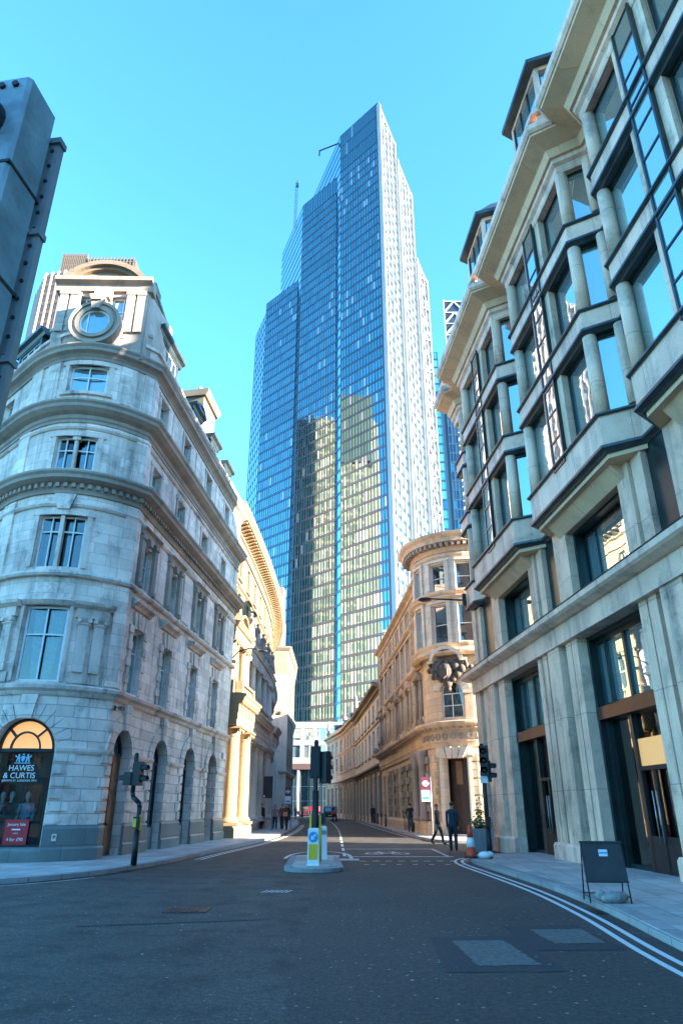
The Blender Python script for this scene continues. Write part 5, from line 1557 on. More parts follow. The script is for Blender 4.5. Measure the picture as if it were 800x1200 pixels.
# centre strip of each bay: two stone pilasters and a thin dark glazed ladder
for c in CENT[:3]:
    for sg in (-1, 1):
        w = MB(); x = c + sg * .6
        for (z0, z1) in ROWS: w.sweep(BPth, [(-.3, z0), (.02, z0), (.02, z1), (-.3, z1)], Bs(x - .17), Bs(x + .17))
        w.build('bay_pilaster', M_CLAD_RIB, RB)
    m = MB()
    for x in (c - .4, c + .4): m.fbox(BPth, Bs(x) - .035, Bs(x) + .035, -.2, .15, 11.3, 20.9)
    z = 11.3
    while z < 20.8: m.fbox(BPth, Bs(c - .36), Bs(c + .36), -.15, .14, z, z + .06); z += .95
    fo = m.build('glazed_strip', M_DARKFR, RB)
    g = MB(); g.fbox(BPth, Bs(c - .37), Bs(c + .37), .10, .115, 11.3, 20.9); g.build('pane', M_GLASSR, fo)
w = MB(); w.sweep(BPth, [(-.9, 10.4), (-1.0, 10.4), (-1.0, 21.5), (-.9, 21.5)], 0, BPth.L); w.build('room_lining', M_ROOM, RB)
# crown: entablature, wide eaves following the bays, parapet
w = MB(); w.sweep(BPth, [(-.5, 20.7), (.04, 20.7), (.08, 20.78), (.08, 20.98), (.2, 21.06), (.2, 21.25), (-.5, 21.25)], 0, BPth.L); w.build('entablature', M_CLAD, RB)
w = MB(); w.sweep(BPth, [(-.5, 21.25), (.3, 21.25), (.42, 21.5), (1.0, 21.72), (1.02, 21.8), (.98, 21.802), (-.5, 21.802)], 0, BPth.L); w.build('eaves_soffit', M_SOFFIT, RB)
w = MB(); w.sweep(BPth, [(-.5, 21.803), (1.06, 21.803), (1.14, 21.9), (1.14, 22.12), (.9, 22.22), (-.5, 22.24)], 0, BPth.L); w.build('crown_cornice', M_CLAD, RB)
w = MB()
w.sweep(BPth, [(.3, 22.22), (.72, 22.22), (.72, 22.42), (.3, 22.42)], 0, BPth.L); w.sweep(BPth, [(.26, 23.0), (.78, 23.0), (.78, 23.16), (.26, 23.2)], 0, BPth.L)
n = int(BPth.L / .46)
for i in range(n):
    a = (i + .5) * BPth.L / n
    w.fbox(BPth, a - .13, a + .13, .4, .62, 22.42, 23.0)
w.build('parapet', M_CLAD, RB)
w = MB(); w.extr([rp(RS0), rp(RE_), (rp(RE_)[0] + 9.5, rp(RE_)[1] + .8), (rp(RS0)[0] + 9.5, rp(RS0)[1])], 22.0, 22.3); w.build('roof_deck', M_LEAD, RB)
w = MB()                                   # end wall along the side street, back wall
e_ = Path([rp(RE_), (rp(RE_)[0] + 9.5, rp(RE_)[1] + .8), (rp(RS0)[0] + 9.5, rp(RS0)[1]), rp(RS0)], 1)
w.wall(e_, 0, e_.L, 0, 22, [], 0, .2); w.build('end_wall', M_CLAD, RB)
# lead dormers above each bay
def rdormer(c):
    w = MB()
    z0, z1 = 22.3, 28.1
    o = [q_(c - 1.9, -.9), q_(c - 1.35, .25), q_(c + 1.35, .25), q_(c + 1.9, -.9)]
    for a, b_ in zip(o[:-1], o[1:]):
        P_ = Path([a, b_], -1)
        w.wall(P_, 0, P_.L, z0, z1, [(.16, P_.L - .16, z0 + 2.2, z1 - .2)], 0, .15)
    d = w.build('dormer', M_CLAD, RB)
    w = MB()
    w.extr([q_(c - 2.3, -2.8), q_(c - 2.2, -.9), q_(c - 1.55, .6), q_(c + 1.55, .6), q_(c + 2.2, -.9), q_(c + 2.3, -2.8)], z1, z1 + .2)
    i0 = [q_(c - 2.25, -2.8), q_(c - 2.15, -.9), q_(c - 1.5, .55), q_(c + 1.5, .55), q_(c + 2.15, -.9), q_(c + 2.25, -2.8)]
    i1 = [q_(c - 1.6, -2.8), q_(c - 1.5, -1.3), q_(c - 1.1, -.4), q_(c + 1.1, -.4), q_(c + 1.5, -1.3), q_(c + 1.6, -2.8)]
    for k_ in range(5): w.face([(*i0[k_], z1 + .2), (*i0[k_ + 1], z1 + .2), (*i1[k_ + 1], z1 + 1.3), (*i1[k_], z1 + 1.3)])
    w.face([(*p_, z1 + 1.3) for p_ in i1])
    w.build('dormer_roof', M_LEAD, d)
    for a, b_ in zip(o[:-1], o[1:]):
        P_ = Path([a, b_], -1)
        m = MB()
        n = max(1, round(P_.L / .8))
        for k_ in range(n + 1):
            x = .16 + (P_.L - .32) * k_ / n; m.fbox(P_, x - .04, x + .04, -.12, -.02, z0 + 2.2, z1 - .2)
        m.fbox(P_, .16, P_.L - .16, -.08, -.07, z0 + 2.2, z1 - .2, 1)
        m.build('dormer_window', [M_DARKFR, M_GLASSR], d)
    for sg in (-1, 1):                     # stone cheek pier with a round hole
        w = MB(); x = c + sg * 2.35
        P_ = Path([q_(x - .4, .35), q_(x + .4, .35)], -1)
        w.fpoly(P_, [(0, z0), (.8, z0), (.8, z0 + 2.9), (.4, z0 + 3.4), (0, z0 + 2.9)], -.5, 0); w.ring(P_, .4, z0 + 2.4, .16, .24, 0, .06, 0, 360, 14)
        w.build('cheek_pier', M_CLAD, d)
for c in CENT[:3]: rdormer(c)
# ================================================================== CORNER BANK (right, rounded end) AND THE ROW BEYOND
CB = empty('rounded_corner_bank', (9, 50, 0), 'golden stone bank with a rounded corner, carved bracket over its dark doorway and dentilled crown', 'building')
cpts = [(24, 43.0)] + [(8.5 + 3.0 * math.cos(rad(a)), 46 + 3.0 * math.sin(rad(a))) for a in range(270, 179, -9)] + [(5.1, 53), (4.7, 60), (4.3, 66.5), (3.95, 72)]
CP_ = Path(cpts, -1)
c0_ = CP_.cs[1]; c1_ = CP_.cs[11]                    # start and end of the rounded corner
cm = c0_ + (c1_ - c0_) * (270 - 236) / 90            # its door axis
def K(x): return c1_ + x
EZ = 16.0
fw = [2.0, 6.6, 9.6, 12.6, 17.2, 20.6, 24.0]
HWN = .78
gops = [(K(a) - 1.0, K(a) + 1.0, .9, 4.6) for a in fw[:5]] + [(K(20.6) - .85, K(20.6) + .85, .15, 4.3, 'arch'), (K(24) - .8, K(24) + .8, .9, 4.4)] + [(cm - .78, cm + .78, .12, 4.35)] + [(c0_ - 4 - .7, c0_ - 4 + .7, .9, 4.4), (c0_ - 8 - .7, c0_ - 8 + .7, .9, 4.4)]
w = MB(); w.wall(CP_, 0, CP_.L, 0, 5.0, gops, 0, .3); w.build('ground_floor_wall', M_BATH, CB)
uops = [(K(a) - HWN, K(a) + HWN, 7.0, 9.7) for a in fw] + [(K(a) - HWN, K(a) + HWN, 11.1, 13.5) for a in fw] + [(K(a) - .7, K(a) + .7, 14.5, 15.75) for a in fw]
uops += [(cm - .72, cm + .72, 6.7, 8.9, 'arch')]
w = MB(); w.wall(CP_, 0, CP_.L, 5.0, EZ, uops, 0, .2); w.build('upper_wall', M_BATH, CB)
w = MB(); w.sweep(CP_, [(-.7, 0), (-.75, 0), (-.75, 16), (-.7, 16)], 0, CP_.L); w.build('room_lining', M_ROOM, CB)
for o in gops:
    if abs((o[0] + o[1]) / 2 - cm) < .1: continue
    window(CP_, (o[0] + o[1]) / 2, o[2], o[1] - o[0], o[3] - o[2], -.16, CB, fr=M_BLACK, bars_v=(.33, .67), bars_h=(.2, .4, .6, .8), arch=len(o) > 4)
for o in uops:
    window(CP_, (o[0] + o[1]) / 2, o[2], o[1] - o[0], o[3] - o[2], -.1, CB, fr=M_WHITE, bars_v=() if o[2] > 7.1 else (.5,), bars_h=(.5,), arch=len(o) > 4)
# rusticated blocks up the ground floor piers
w = MB()
for a in (K(4.3), K(8.1), K(11.1), K(14.9), K(18.9)):
    z = .95; k_ = 0
    while z < 4.6:
        w.fbox(CP_, a - (.56 if k_ % 2 else .44), a + (.56 if k_ % 2 else .44), -.02, .2 if k_ % 2 else .08, z, z + .40); z += .46; k_ += 1
for a in (cm - 1.15, cm + 1.15, c1_ - .1, c0_ - .5, c0_ - 2.2):
    z = .95; k_ = 0
    while z < 4.6:
        hw = .32 if k_ % 2 else .25
        w.fbox(CP_, a - hw, a + hw, -.02, .2 if k_ % 2 else .1, z, z + .40); z += .46; k_ += 1
ob = w.build('rusticated_piers', stone('rusticated_gold', (.42, .34, .25), 2, 2, soot=.7, groove=0), CB); ob['kind'] = 'stuff'
w = MB(); w.sweep(CP_, [(-.05, 0), (.3, 0), (.3, .7), (.2, .86), (-.05, .9)], 0, cm - .8); w.sweep(CP_, [(-.05, 0), (.3, 0), (.3, .7), (.2, .86), (-.05, .9)], cm + .8, CP_.L); w.build('plinth', M_BATH, CB)
# corner columns flanking the door side
for s in (c1_ + .35, c1_ + 2.95):
    q = CP_.P(s, .34, .86); w = MB(); w.lathe(q, [(.34, 0), (.34, .2), (.27, .3), (.25, 3.2), (.3, 3.25), (.28, 3.4), (.38, 3.7), (.4, 3.95), (.42, 4.1)], 16); w.build('column', M_SOOT, CB)
# entablature over the ground floor, with roundels at the corner
EN2 = [(.05, 5.0), (.12, 5.0), (.16, 5.25), (.2, 5.3), (.2, 5.95), (.34, 6.05), (.62, 6.2), (.7, 6.3), (.7, 6.42), (.3, 6.52), (-.05, 6.54)]
w = MB(); w.sweep(CP_, [(-.05, 5.0)] + EN2, 0, CP_.L); w.build('entablature', M_BATH_TRIM, CB)
for k_ in range(10):
    w = MB(); s = c0_ + .2 + k_ * .52
    w.ring(CP_, s, 5.62, .1, .2, .19, .26, 0, 360, 12)
    w.build('frieze_roundel', M_SOOT, CB)
w = MB()
n = int(CP_.L / .4)
for i in range(n):
    a = (i + .5) * CP_.L / n; w.fbox(CP_, a - .09, a + .09, .15, .52, 6.03, 6.17)
ob = w.build('cornice_brackets', M_SOOT, CB); ob['kind'] = 'stuff'
# doorway
w = MB()
w.fbox(CP_, cm - 1.0, cm - .76, -.3, .24, .12, 4.4); w.fbox(CP_, cm + .76, cm + 1.0, -.3, .24, .12, 4.4)
w.sweep(CP_, [(-.1, 4.4), (.3, 4.4), (.36, 4.5), (.34, 4.98), (-.1, 4.98)], cm - 1.1, cm + 1.1)
for x in (-.5, -.17, .17, .5): w.fpoly(CP_, [(cm + x * .9 - .13, 4.36), (cm + x * .9 + .13, 4.36), (cm + x * 1.4 + .17, 4.98), (cm + x * 1.4 - .17, 4.98)], .1, .46)
w.build('doorway_surround', M_PALE, CB)
w = MB(); w.fbox(CP_, cm - .76, cm + .76, -.6, -.56, .12, 4.36)
for x in (-.38, .38):
    for z0, z1 in ((.4, 1.3), (1.5, 2.7)): w.fbox(CP_, cm + x - .28, cm + x + .28, -.56, -.53, z0, z1)
dr = w.build('door', plain('dark_oak_door', (.05, .025, .015), .5, 0, .4, 6), CB)
w = MB(); w.fbox(CP_, cm - .2, cm + .3, -.55, -.52, 2.9, 4.2); w.build('fanlight', plain('amber_glass', (.25, .13, .06), .2), dr)
w = MB(); w.fbox(CP_, cm - 1.1, cm + 1.1, .0, .6, .1, .22); w.build('doorstep', M_KERB, CB)
# dark carved coat of arms bracket under a hood
M_CARV = stone('carved_dark_stone', (.10, .085, .075), 3, 3, soot=.5, groove=0)
w = MB()
zc = 9.45
def carv(s, z, e, r, sc=(1, 1, 1)):
    p_ = CP_.P(s, e, z); w.ball(p_, r, 0, 10, 7, sc)
carv(cm, zc, .55, .46, (1, 1, 1.25)); carv(cm, zc - .65, .4, .3, (1, 1, 1.3)); carv(cm, zc - 1.05, .3, .17)
for sg in (-1, 1):
    for k_, (ds, dz, r) in enumerate(((.5, .28, .3), (.85, .12, .24), (.6, -.2, .24), (1.1, .3, .2), (1.0, -.25, .16), (.35, .55, .24), (.35, -.45, .2), (1.35, .22, .16), (.78, .48, .18))):
        carv(cm + sg * ds, zc + dz, .42 - .1 * (ds > .9), r, (1, 1, 1.1))
    for k_ in range(5): carv(cm + sg * (.2 + k_ * .22), zc + .72 - k_ * .05, .5, .11)
w.fpoly(CP_, [(cm - .2, zc + .1), (cm + .2, zc + .1), (cm + .2, zc - .3), (cm, zc - .5), (cm - .2, zc - .3)], .8, 1.02)
w.build('carved_bracket', M_CARV, CB)
w = MB(); w.ring(CP_, cm, zc + .55, .78, .98, -.02, .75, 12, 168, 14); w.fbox(CP_, cm - 1.15, cm - .75, -.02, .7, zc + .58, zc + .76); w.fbox(CP_, cm + .75, cm + 1.15, -.02, .7, zc + .58, zc + .76); w.build('bracket_hood', M_PALE, CB)
w = MB()
for k_ in range(11):
    a = 12 + k_ * 15.6
    w.ring(CP_, cm, 8.18, .76, 1.35 if k_ % 2 == 0 else 1.2, -.02, .14, a + .6, a + 15, 2)
w.build('arch_surround', M_PALE, CB)
w = MB()                                        # carved swag on the wall to its right
for k_ in range(7):
    p_ = CP_.P(cm - 1.7 - k_ * .22, .1, 9.9 - .28 * math.sin(math.pi * k_ / 6)); w.ball(p_, .17, 0, 8, 6)
w.build('carved_swag', M_SOOT, CB)
# bowed oriel over the corner, two storeys, with its own crown
r_o = 3.0 + .42
OR = Path([(13.5, 43.0 - .42)] + [(8.5 + r_o * math.cos(rad(a)), 46 + r_o * math.sin(rad(a))) for a in range(270, 179, -9)] + [(8.5 - r_o, 47.2), (8.5 - r_o + .34, 47.6)], -1)
oc0, oc1 = OR.cs[1], OR.cs[11]
ow_ = [oc0 + (oc1 - oc0) * t for t in (.10, .44, .80)] + [oc0 - 1.6, oc0 - 3.4]
hw_ = [.5, .56, .42, .45, .45]
oops = [(a - h_, a + h_, z0, z1) for a, h_ in zip(ow_, hw_) for z0, z1 in ((11.3, 13.75), (14.75, 16.55))]
w = MB(); w.wall(OR, 0, OR.L, 10.55, 17.3, oops, 0, .32); w.build('oriel_wall', M_PALE, CB)
w = MB(); w.sweep(OR, [(-.6, 10.6), (-.65, 10.6), (-.65, 17.2), (-.6, 17.2)], 0, OR.L); w.build('room_lining', M_ROOM, CB)
for o in oops: window(OR, (o[0] + o[1]) / 2, o[2], o[1] - o[0], o[3] - o[2], -.2, CB, fr=M_WHITE, bars_v=(), bars_h=(.48,), t=.06)
for a, h_ in zip(ow_, hw_):
    for z0, z1 in ((11.3, 13.75), (14.75, 16.55)):
        w = MB()
        for sg in (-1, 1):
            x = a + sg * (h_ + .14); w.fbox(OR, x - .12, x + .12, -.02, .12, z0 - .1, z1 + .12)
        w.fbox(OR, a - h_ - .28, a + h_ + .28, -.02, .15, z1 + .122, z1 + .3)
        w.build('window_surround', M_PALE, CB)
for z, e in ((10.45, .32), (14.05, .3), (14.42, .16), (11.0, .1), (16.95, .12)):
    w = MB(); w.sweep(OR, [(-.1, z), (e * .4, z), (e, z + .14), (e, z + .24), (-.1, z + .3)], 0, OR.L); w.build('string_course', M_BATH_TRIM, CB)
w = MB(); w.sweep(OR, [(-.5, 17.3), (.08, 17.3), (.1, 17.5), (.16, 17.56), (.18, 17.62), (-.5, 17.62)], 0, OR.L)
w.sweep(OR, [(-.5, 17.86), (.66, 17.86), (.7, 18.1), (.9, 18.26), (.96, 18.44), (.3, 18.6), (-.5, 18.62)], 0, OR.L); w.build('crown_cornice', M_BATH_TRIM, CB)
w = MB()
n = int(OR.L / .34)
for i in range(n):
    a = (i + .5) * OR.L / n; w.fbox(OR, a - .09, a + .09, .0, .58, 17.6, 17.858)
ob = w.build('crown_dentils', M_SOOT, CB)
w = MB(); w.sweep(OR, [(-6, 18.5), (-.1, 18.5), (-.3, 18.8), (-6, 19)], oc0 + .1, OR.L); w.build('oriel_roof', M_LEAD, CB)
# strings, eaves, roof along the street
for z, e, nm in ((10.35, .3, 'string_course'), (13.95, .2, 'string_course'), (6.85, .1, 'string_course')):
    w = MB(); w.sweep(CP_, [(-.05, z), (e * .4, z), (e, z + .16), (e, z + .28), (-.05, z + .34)], c1_ + .5, CP_.L); w.build(nm, M_BATH_TRIM, CB)
w = MB(); w.sweep(CP_, [(-.3, EZ), (.1, EZ), (.2, EZ + .2), (.5, EZ + .36), (.52, EZ + .5), (-.3, EZ + .6)], c1_ + .4, CP_.L); w.build('eaves_cornice', M_BATH_TRIM, CB)
w = MB(); w.sweep(CP_, [(-.3, EZ + .5), (-.2, EZ + .6), (-1.8, EZ + 1.9), (-9, EZ + 2.2), (-9, EZ + .5)], c1_ + .4, CP_.L); w.build('slate_roof', M_SLATE, CB)
w = MB(); p_ = CP_.P(CP_.L - .6, -1.4, EZ + .6); w.box(p_.x - .9, p_.x + .9, p_.y - .5, p_.y + .5, EZ + .6, EZ + 2.6); w.box(p_.x - 1, p_.x + 1, p_.y - .6, p_.y + .6, EZ + 2.6, EZ + 2.8); w.build('chimney', M_BATH, CB)
# first floor dressings: engaged columns, pediments alternately curved and pointed, quoined strips
for i, a in enumerate(fw):
    s = K(a); w = MB()
    for sg in (-1, 1):
        w.cyl(CP_.P(s + sg * (HWN + .2), .1, 6.95), CP_.P(s + sg * (HWN + .2), .1, 9.55), .13, .11, 10); w.fbox(CP_, s + sg * (HWN + .2) - .17, s + sg * (HWN + .2) + .17, 0, .27, 9.55, 9.72); w.fbox(CP_, s + sg * (HWN + .2) - .18, s + sg * (HWN + .2) + .18, 0, .3, 6.55, 6.95)
    w.sweep(CP_, [(-.02, 9.72), (.26, 9.72), (.34, 9.8), (.36, 9.86), (-.02, 9.88)], s - 1.2, s + 1.2)
    if i % 2 == 0:
        w.fpoly(CP_, [(s - 1.2, 9.88), (s + 1.2, 9.88), (s, 10.34)], -.02, .3)
    else:
        w.ring(CP_, s, 9.45, .45, 1.0, -.02, .34, 24, 156, 8)
    w.fbox(CP_, s - .93, s - .79, -.02, .07, 11.1, 13.5); w.fbox(CP_, s + .79, s + .93, -.02, .07, 11.1, 13.5); w.fbox(CP_, s - 1.05, s + 1.05, -.02, .12, 13.5, 13.68)
    w.fbox(CP_, s - .95, s + .95, -.02, .14, 10.72, 11.0)
    w.fbox(CP_, s - .84, s - .71, -.02, .06, 14.5, 15.75); w.fbox(CP_, s + .71, s + .84, -.02, .06, 14.5, 15.75)
    w.build('window_surround', M_BATH_TRIM if i % 3 else M_SOOT, CB)
for a in (3.9, 4.7, 14.9, 18.9, 26.0):
    w = MB(); z = 6.9; k_ = 0
    while z < 15.8:
        hw = .24 if k_ % 2 else .16
        w.fbox(CP_, K(a) - hw, K(a) + hw, -.02, .09, z, z + .27); z += .31; k_ += 1
    w.build('quoin_strip', M_BATH_TRIM, CB)

# ------------------------------------------------------------------ white stone office, then the mansarded block, further up the street
def row_building(nm, label, pts, H, mat, trim, step, floors, wd_, gf, nmroof=True):
    P_ = Path(pts, -1)
    B = empty(nm, (pts[0][0] + 5, pts[0][1], 0), label, 'building')
    n = int(P_.L / step)
    xs = [(i + .5) * P_.L / n for i in range(n)]
    ops = []
    for z0, z1 in floors: ops += [(x - wd_ / 2, x + wd_ / 2, z0, z1) for x in xs]
    ops += [(x - step * .33, x + step * .33, .7, gf - .9) for x in xs]
    w = MB(); w.wall(P_, 0, P_.L, 0, H, ops, 0, .16)
    for s_ in (0, P_.L): w.face([P_.P(s_, 0, 0), P_.P(s_, 0, H + 1), P_.P(s_, -10, H + 1), P_.P(s_, -10, 0)])
    w.build('wall', mat, B)
    w = MB(); w.sweep(P_, [(-.6, 0), (-.65, 0), (-.65, H), (-.6, H)], 0, P_.L); w.build('room_lining', M_ROOM, B)
    for o in ops: window(P_, (o[0] + o[1]) / 2, o[2], o[1] - o[0], o[3] - o[2], -.08, B, fr=M_WHITE if o[2] > 1 else M_STEEL, bars_v=(.5,), bars_h=(.5,) if o[2] > 1 else (.2, .4, .6, .8), t=.06)
    def cor(z, e, h, nm_):
        w = MB(); w.sweep(P_, [(-.05, z), (e * .3, z), (e * .4, z + h * .4), (e, z + h * .6), (e, z + h * .9), (-.05, z + h)], 0, P_.L); w.build(nm_, trim, B)
    cor(gf - .5, .45, .6, 'first_cornice'); cor(H - .5, .75, .8, 'crown_cornice')
    for z0, z1 in floors:
        for x in xs:
            w = MB(); w.fbox(P_, x - wd_ / 2 - .12, x + wd_ / 2 + .12, -.02, .12, z0 - .2, z0 - .002); w.build('sill', trim, B)
        w = MB(); w.sweep(P_, [(-.02, z1 + .35), (.08, z1 + .35), (.1, z1 + .5), (-.02, z1 + .55)], 0, P_.L); w.build('string_course', trim, B)
    for i in range(n + 1):
        w = MB(); x = max(.2, min(P_.L - .2, i * P_.L / n)); w.fbox(P_, x - .2, x + .2, -.02, .16, 0, gf - .55); w.build('ground_floor_pier', trim, B)
    w = MB(); w.sweep(P_, [(-.4, H + .2), (-.2, H + .3), (-.2, H + 1.1), (-.45, H + 1.1)], 0, P_.L); w.build('parapet', trim, B)
    w = MB(); w.sweep(P_, [(-.5, H), (-.6, H + .8), (-1.9, H + 2.4), (-9, H + 2.6), (-9, H)], 0, P_.L); w.build('slate_roof', M_SLATE, B)
    for i in range(0, n, 2):
        w = MB(); x = xs[i]
        w.fbox(P_, x - .6, x + .6, -2.2, -.35, H + .7, H + 2.1); w.fbox(P_, x - .72, x + .72, -2.3, -.25, H + 2.1, H + 2.3); 
        d = w.build('dormer', M_LEAD, B)
        w = MB(); w.fbox(P_, x - .45, x + .45, -.36, -.32, H + .95, H + 1.95); w.build('dormer_window', M_GLASS, d)
    return P_, B
P0_, B0_ = row_building('opposite_terrace', 'stone terrace across the junction, seen only as a reflection in the shop glass', [(-60, -62), (-8, -62), (44, -60)], 12.8, M_PINK, M_BATH_TRIM, 3.4, [(6.9, 8.9), (9.9, 11.6)], 1.4, 5.6)
P7, B7 = row_building('white_office', 'pale stone office with rows of plain windows between the rounded bank and the mansard block', [(3.95, 72.1), (3.1, 86), (2.0, 104)], 13.3, M_PALE, M_CREAM_TRIM, 4.4, [(6.9, 9.4), (10.4, 12.2)], 2.2, 5.6)
P8, B8 = row_building('brown_mansard_block', 'brownish terrace block with dormers and finials farthest along the right side of the street', [(2.0, 104.1), (.4, 122), (-2.8, 140)], 13.6, M_PINK, M_BATH_TRIM, 4.2, [(7.2, 9.7), (10.4, 12.5)], 2.4, 5.8)
w = MB()
for s_ in (.5, P8.L - .5, P8.L * .5):
    p_ = P8.P(s_, -.2, 14.6); w.lathe(p_, [(.4, 0), (.4, .4), (.2, .5), (.45, 1.2), (.15, 1.7), (.25, 1.9), (.02, 2.6)], 10)
w.build('roof_urns', M_SOOT, B8)
q = P7.P(.2, .2, 6.0)
w = MB()                                     # carved figure group on the joint between bank and white office
for k_ in range(6): w.ball((q.x + rnd.uniform(-.3, .3), q.y + rnd.uniform(-.3, .3), 6.2 + k_ * .33), .34 - .03 * k_, 0, 8, 6)
w.build('carved_group', M_STAT, B7)
# ================================================================== STREET FURNITURE
M_YEL = plain('signal_yellow', (.70, .48, .03), .45, 0, .1)
M_REFLW = plain('bollard_white', (.72, .76, .78), .35, 0, .06)
M_BLUE = plain('sign_blue', (.02, .30, .58), .4, 0, .05)
M_SIGRED = plain('sign_red', (.55, .02, .03), .4, 0, .05)
M_LENS = [plain('signal_lens', (.03, .012, .01), .15), plain('signal_lens_amber', (.04, .025, .005), .15), plain('signal_lens_green', (.005, .03, .02), .15)]
def signal_head(r, z, facing, n=3, w=.30, board=True, name='signal_head', dx=0, dy=0, hood=True):
    """a head with its lenses and hoods, turned so that it faces the angle given"""
    Mz = Matrix.Translation((dx, dy, z)) @ Matrix.Rotation(facing, 4, 'Z')      # faces local -Y
    h = .30 * n + .06
    m = MB()
    m.box(-w / 2, w / 2, -.09, .13, -h / 2, h / 2, 0, Mz); m.box(-w / 2 + .03, w / 2 - .03, .13, .17, -h / 2 + .04, h / 2 - .04, 0, Mz)
    for k_ in range(n): m.box(-w / 2 - .004, w / 2 + .004, -.1, .134, -h / 2 + .03 + k_ * .3, -h / 2 + .045 + k_ * .3, 0, Mz)
    hd = m.build(name, M_BLACK, r, False)
    if board:
        m = MB(); m.box(-w / 2 - .12, w / 2 + .12, -.055, -.04, -h / 2 - .12, h / 2 + .12, 0, Mz); m.build('backing_board', M_BLACK, hd, False)
    for k_ in range(n):
        zz = h / 2 - .18 - k_ * .3
        m = MB(); m.lathe((0, 0, 0), [(.001, .035), (.05, .03), (.1, 0)], 16, M=Mz @ Matrix.Translation((0, -.09, zz)) @ Matrix.Rotation(rad(90), 4, 'X')); m.build('lens', M_LENS[min(2, k_)] if n == 3 else M_LENS[(0, 2)[min(1, k_)]], hd, False)
        m = MB()
        for j in range(12):
            a0, a1 = rad(-20 + 220 * j / 12), rad(-20 + 220 * (j + 1) / 12)
            pts_ = [Vector((.115 * math.cos(a0), -.09, zz + .115 * math.sin(a0))), Vector((.115 * math.cos(a1), -.09, zz + .115 * math.sin(a1))), Vector((.115 * math.cos(a1), -.28 + .05 * (math.sin(a1) < 0), zz + .115 * math.sin(a1) - .02)), Vector((.115 * math.cos(a0), -.28, zz + .115 * math.sin(a0) - .02))]
            m.face([Mz @ p_ for p_ in pts_])
        m.build('hood', M_BLACK, hd, False)
    return hd
# --- signal by the corner shop, cranked pole
r = empty('traffic_signal', (-5.88, 21.7, .12), 'black traffic signal on a cranked pole at the kerb outside the corner shop', 'traffic signal', 'traffic signals')
m = MB(); m.tube([(0, 0, 0), (0, 0, 1.5), (-.03, 0, 1.62), (-.22, 0, 1.78), (-.25, 0, 1.9), (-.25, 0, 2.95)], .065, 12); m.cyl((0, 0, 0), (0, 0, .9), .085, .085, 12); m.lathe((-.25, 0, 2.95), [(.065, 0), (.05, .04), (.001, .06)], 10); m.build('pole', M_BLACK, r, False)
signal_head(r, 2.42, rad(80), 2, .28, False, dx=-.12, dy=-.02)
signal_head(r, 2.28, rad(-100), 1, .30, False, dx=-.42, dy=0)
m = MB(); m.box(-.09, .09, -.2, -.07, .95, 1.25); m.build('push_button_box', M_BLACK, r, False)
m = MB(); m.box(-.095, .0, -.206, -.2, .98, 1.2); m.box(.066, .1, -.12, 0, .9, 1.3); m.build('yellow_plate', M_YEL, r, False)
# --- traffic island
isl = [(-1.60, 21.2)] + [(-.78 + .82 * math.cos(rad(a)), 21.35 + .72 * math.sin(rad(a))) for a in range(190, 351, 20)] + [(.06, 21.2), (-.12, 26.0)] + [(-.9 + .75 * math.cos(rad(a)), 26.1 + .5 * math.sin(rad(a))) for a in range(10, 171, 20)] + [(-1.72, 26.0)]
T = empty('traffic_island', (-.8, 23.5, 0), 'low kerbed traffic island with a pale rim in the middle of the road', 'traffic island')
m = MB(); m.extr(isl, 0, .105); m.build('kerb_ring', M_KERB, T)
cx, cy = -.82, 23.6
m = MB(); m.extr([(cx + (x - cx) * .74, cy + (y - cy) * .9) for x, y in isl], .1, .118); m.build('paved_top', M_PAVE, T)
m = MB()
for k_ in range(3): m.box(-1.5 + k_ * .5, -1.08 + k_ * .5, 25.55, 25.95, .1, .128)
m.build('tactile_slabs', M_LINE2, T)
# island lines painted around its far end
b = MB()
for k_ in range(16):
    t0, t1 = k_ / 16, (k_ + 1) / 16
    f_ = lambda t: (-.8 + 1.15 * math.cos(math.pi * t), 26.3 + 4.2 * math.sin(math.pi * t) ** .7)
    (x0, y0), (x1, y1) = f_(t0), f_(t1)
    d_ = Vector((x1 - x0, y1 - y0)).normalized(); nx, ny = -d_.y * .06, d_.x * .06
    b.face([(x0 - nx, y0 - ny, .005), (x1 - nx, y1 - ny, .005), (x1 + nx, y1 + ny, .005), (x0 + nx, y0 + ny, .005)])
struct(b.build('road_marking', M_LINE))
# --- keep-left bollard
r = empty('keep_left_bollard', (-.80, 21.6, .105), 'white and yellow island bollard with a round blue arrow sign', 'bollard')
m = MB()
m.taper(-.17, .17, -.11, .11, 0, -.17, .17, -.10, .10, .06); m.taper(-.165, .165, -.1, .1, .06, -.155, .155, -.08, .08, .93); m.taper(-.155, .155, -.08, .08, .93, -.13, .13, -.06, .06, .97)
m.build('body', M_REFLW, r, False)
m = MB(); m.box(-.125, .125, -.103, -.09, .16, .56); m.build('yellow_panel', M_YEL, r, False)
m = MB(); m.cyl((0, -.085, .74), (0, -.105, .74), .135, .135, 24); d_ = m.build('blue_disc', M_BLUE, r, False)
m = MB()
Ma = Matrix.Translation((0, -.106, .74)) @ Matrix.Rotation(rad(45), 4, 'Y')
def ap(pts_):
    A = [Ma @ Vector((x, 0, z)) for x, z in pts_]; B = [Ma @ Vector((x, -.004, z)) for x, z in pts_]
    m.face(B); m.face(A[::-1])
ap([(-.022, .1), (.022, .1), (.022, -.02), (-.022, -.02)]); ap([(-.07, -.01), (.07, -.01), (0, -.1)])
m.build('arrow', M_LETTER, d_, False)
r = empty('plain_bollard', (-.58, 24.2, .105), 'plain white bollard at the back of the traffic island', 'bollard')
m = MB(); m.taper(-.12, .12, -.09, .09, 0, -.11, .11, -.08, .08, .92); m.taper(-.11, .11, -.08, .08, .92, -.08, .08, -.05, .05, .97); m.build('body', M_REFLW, r, False)
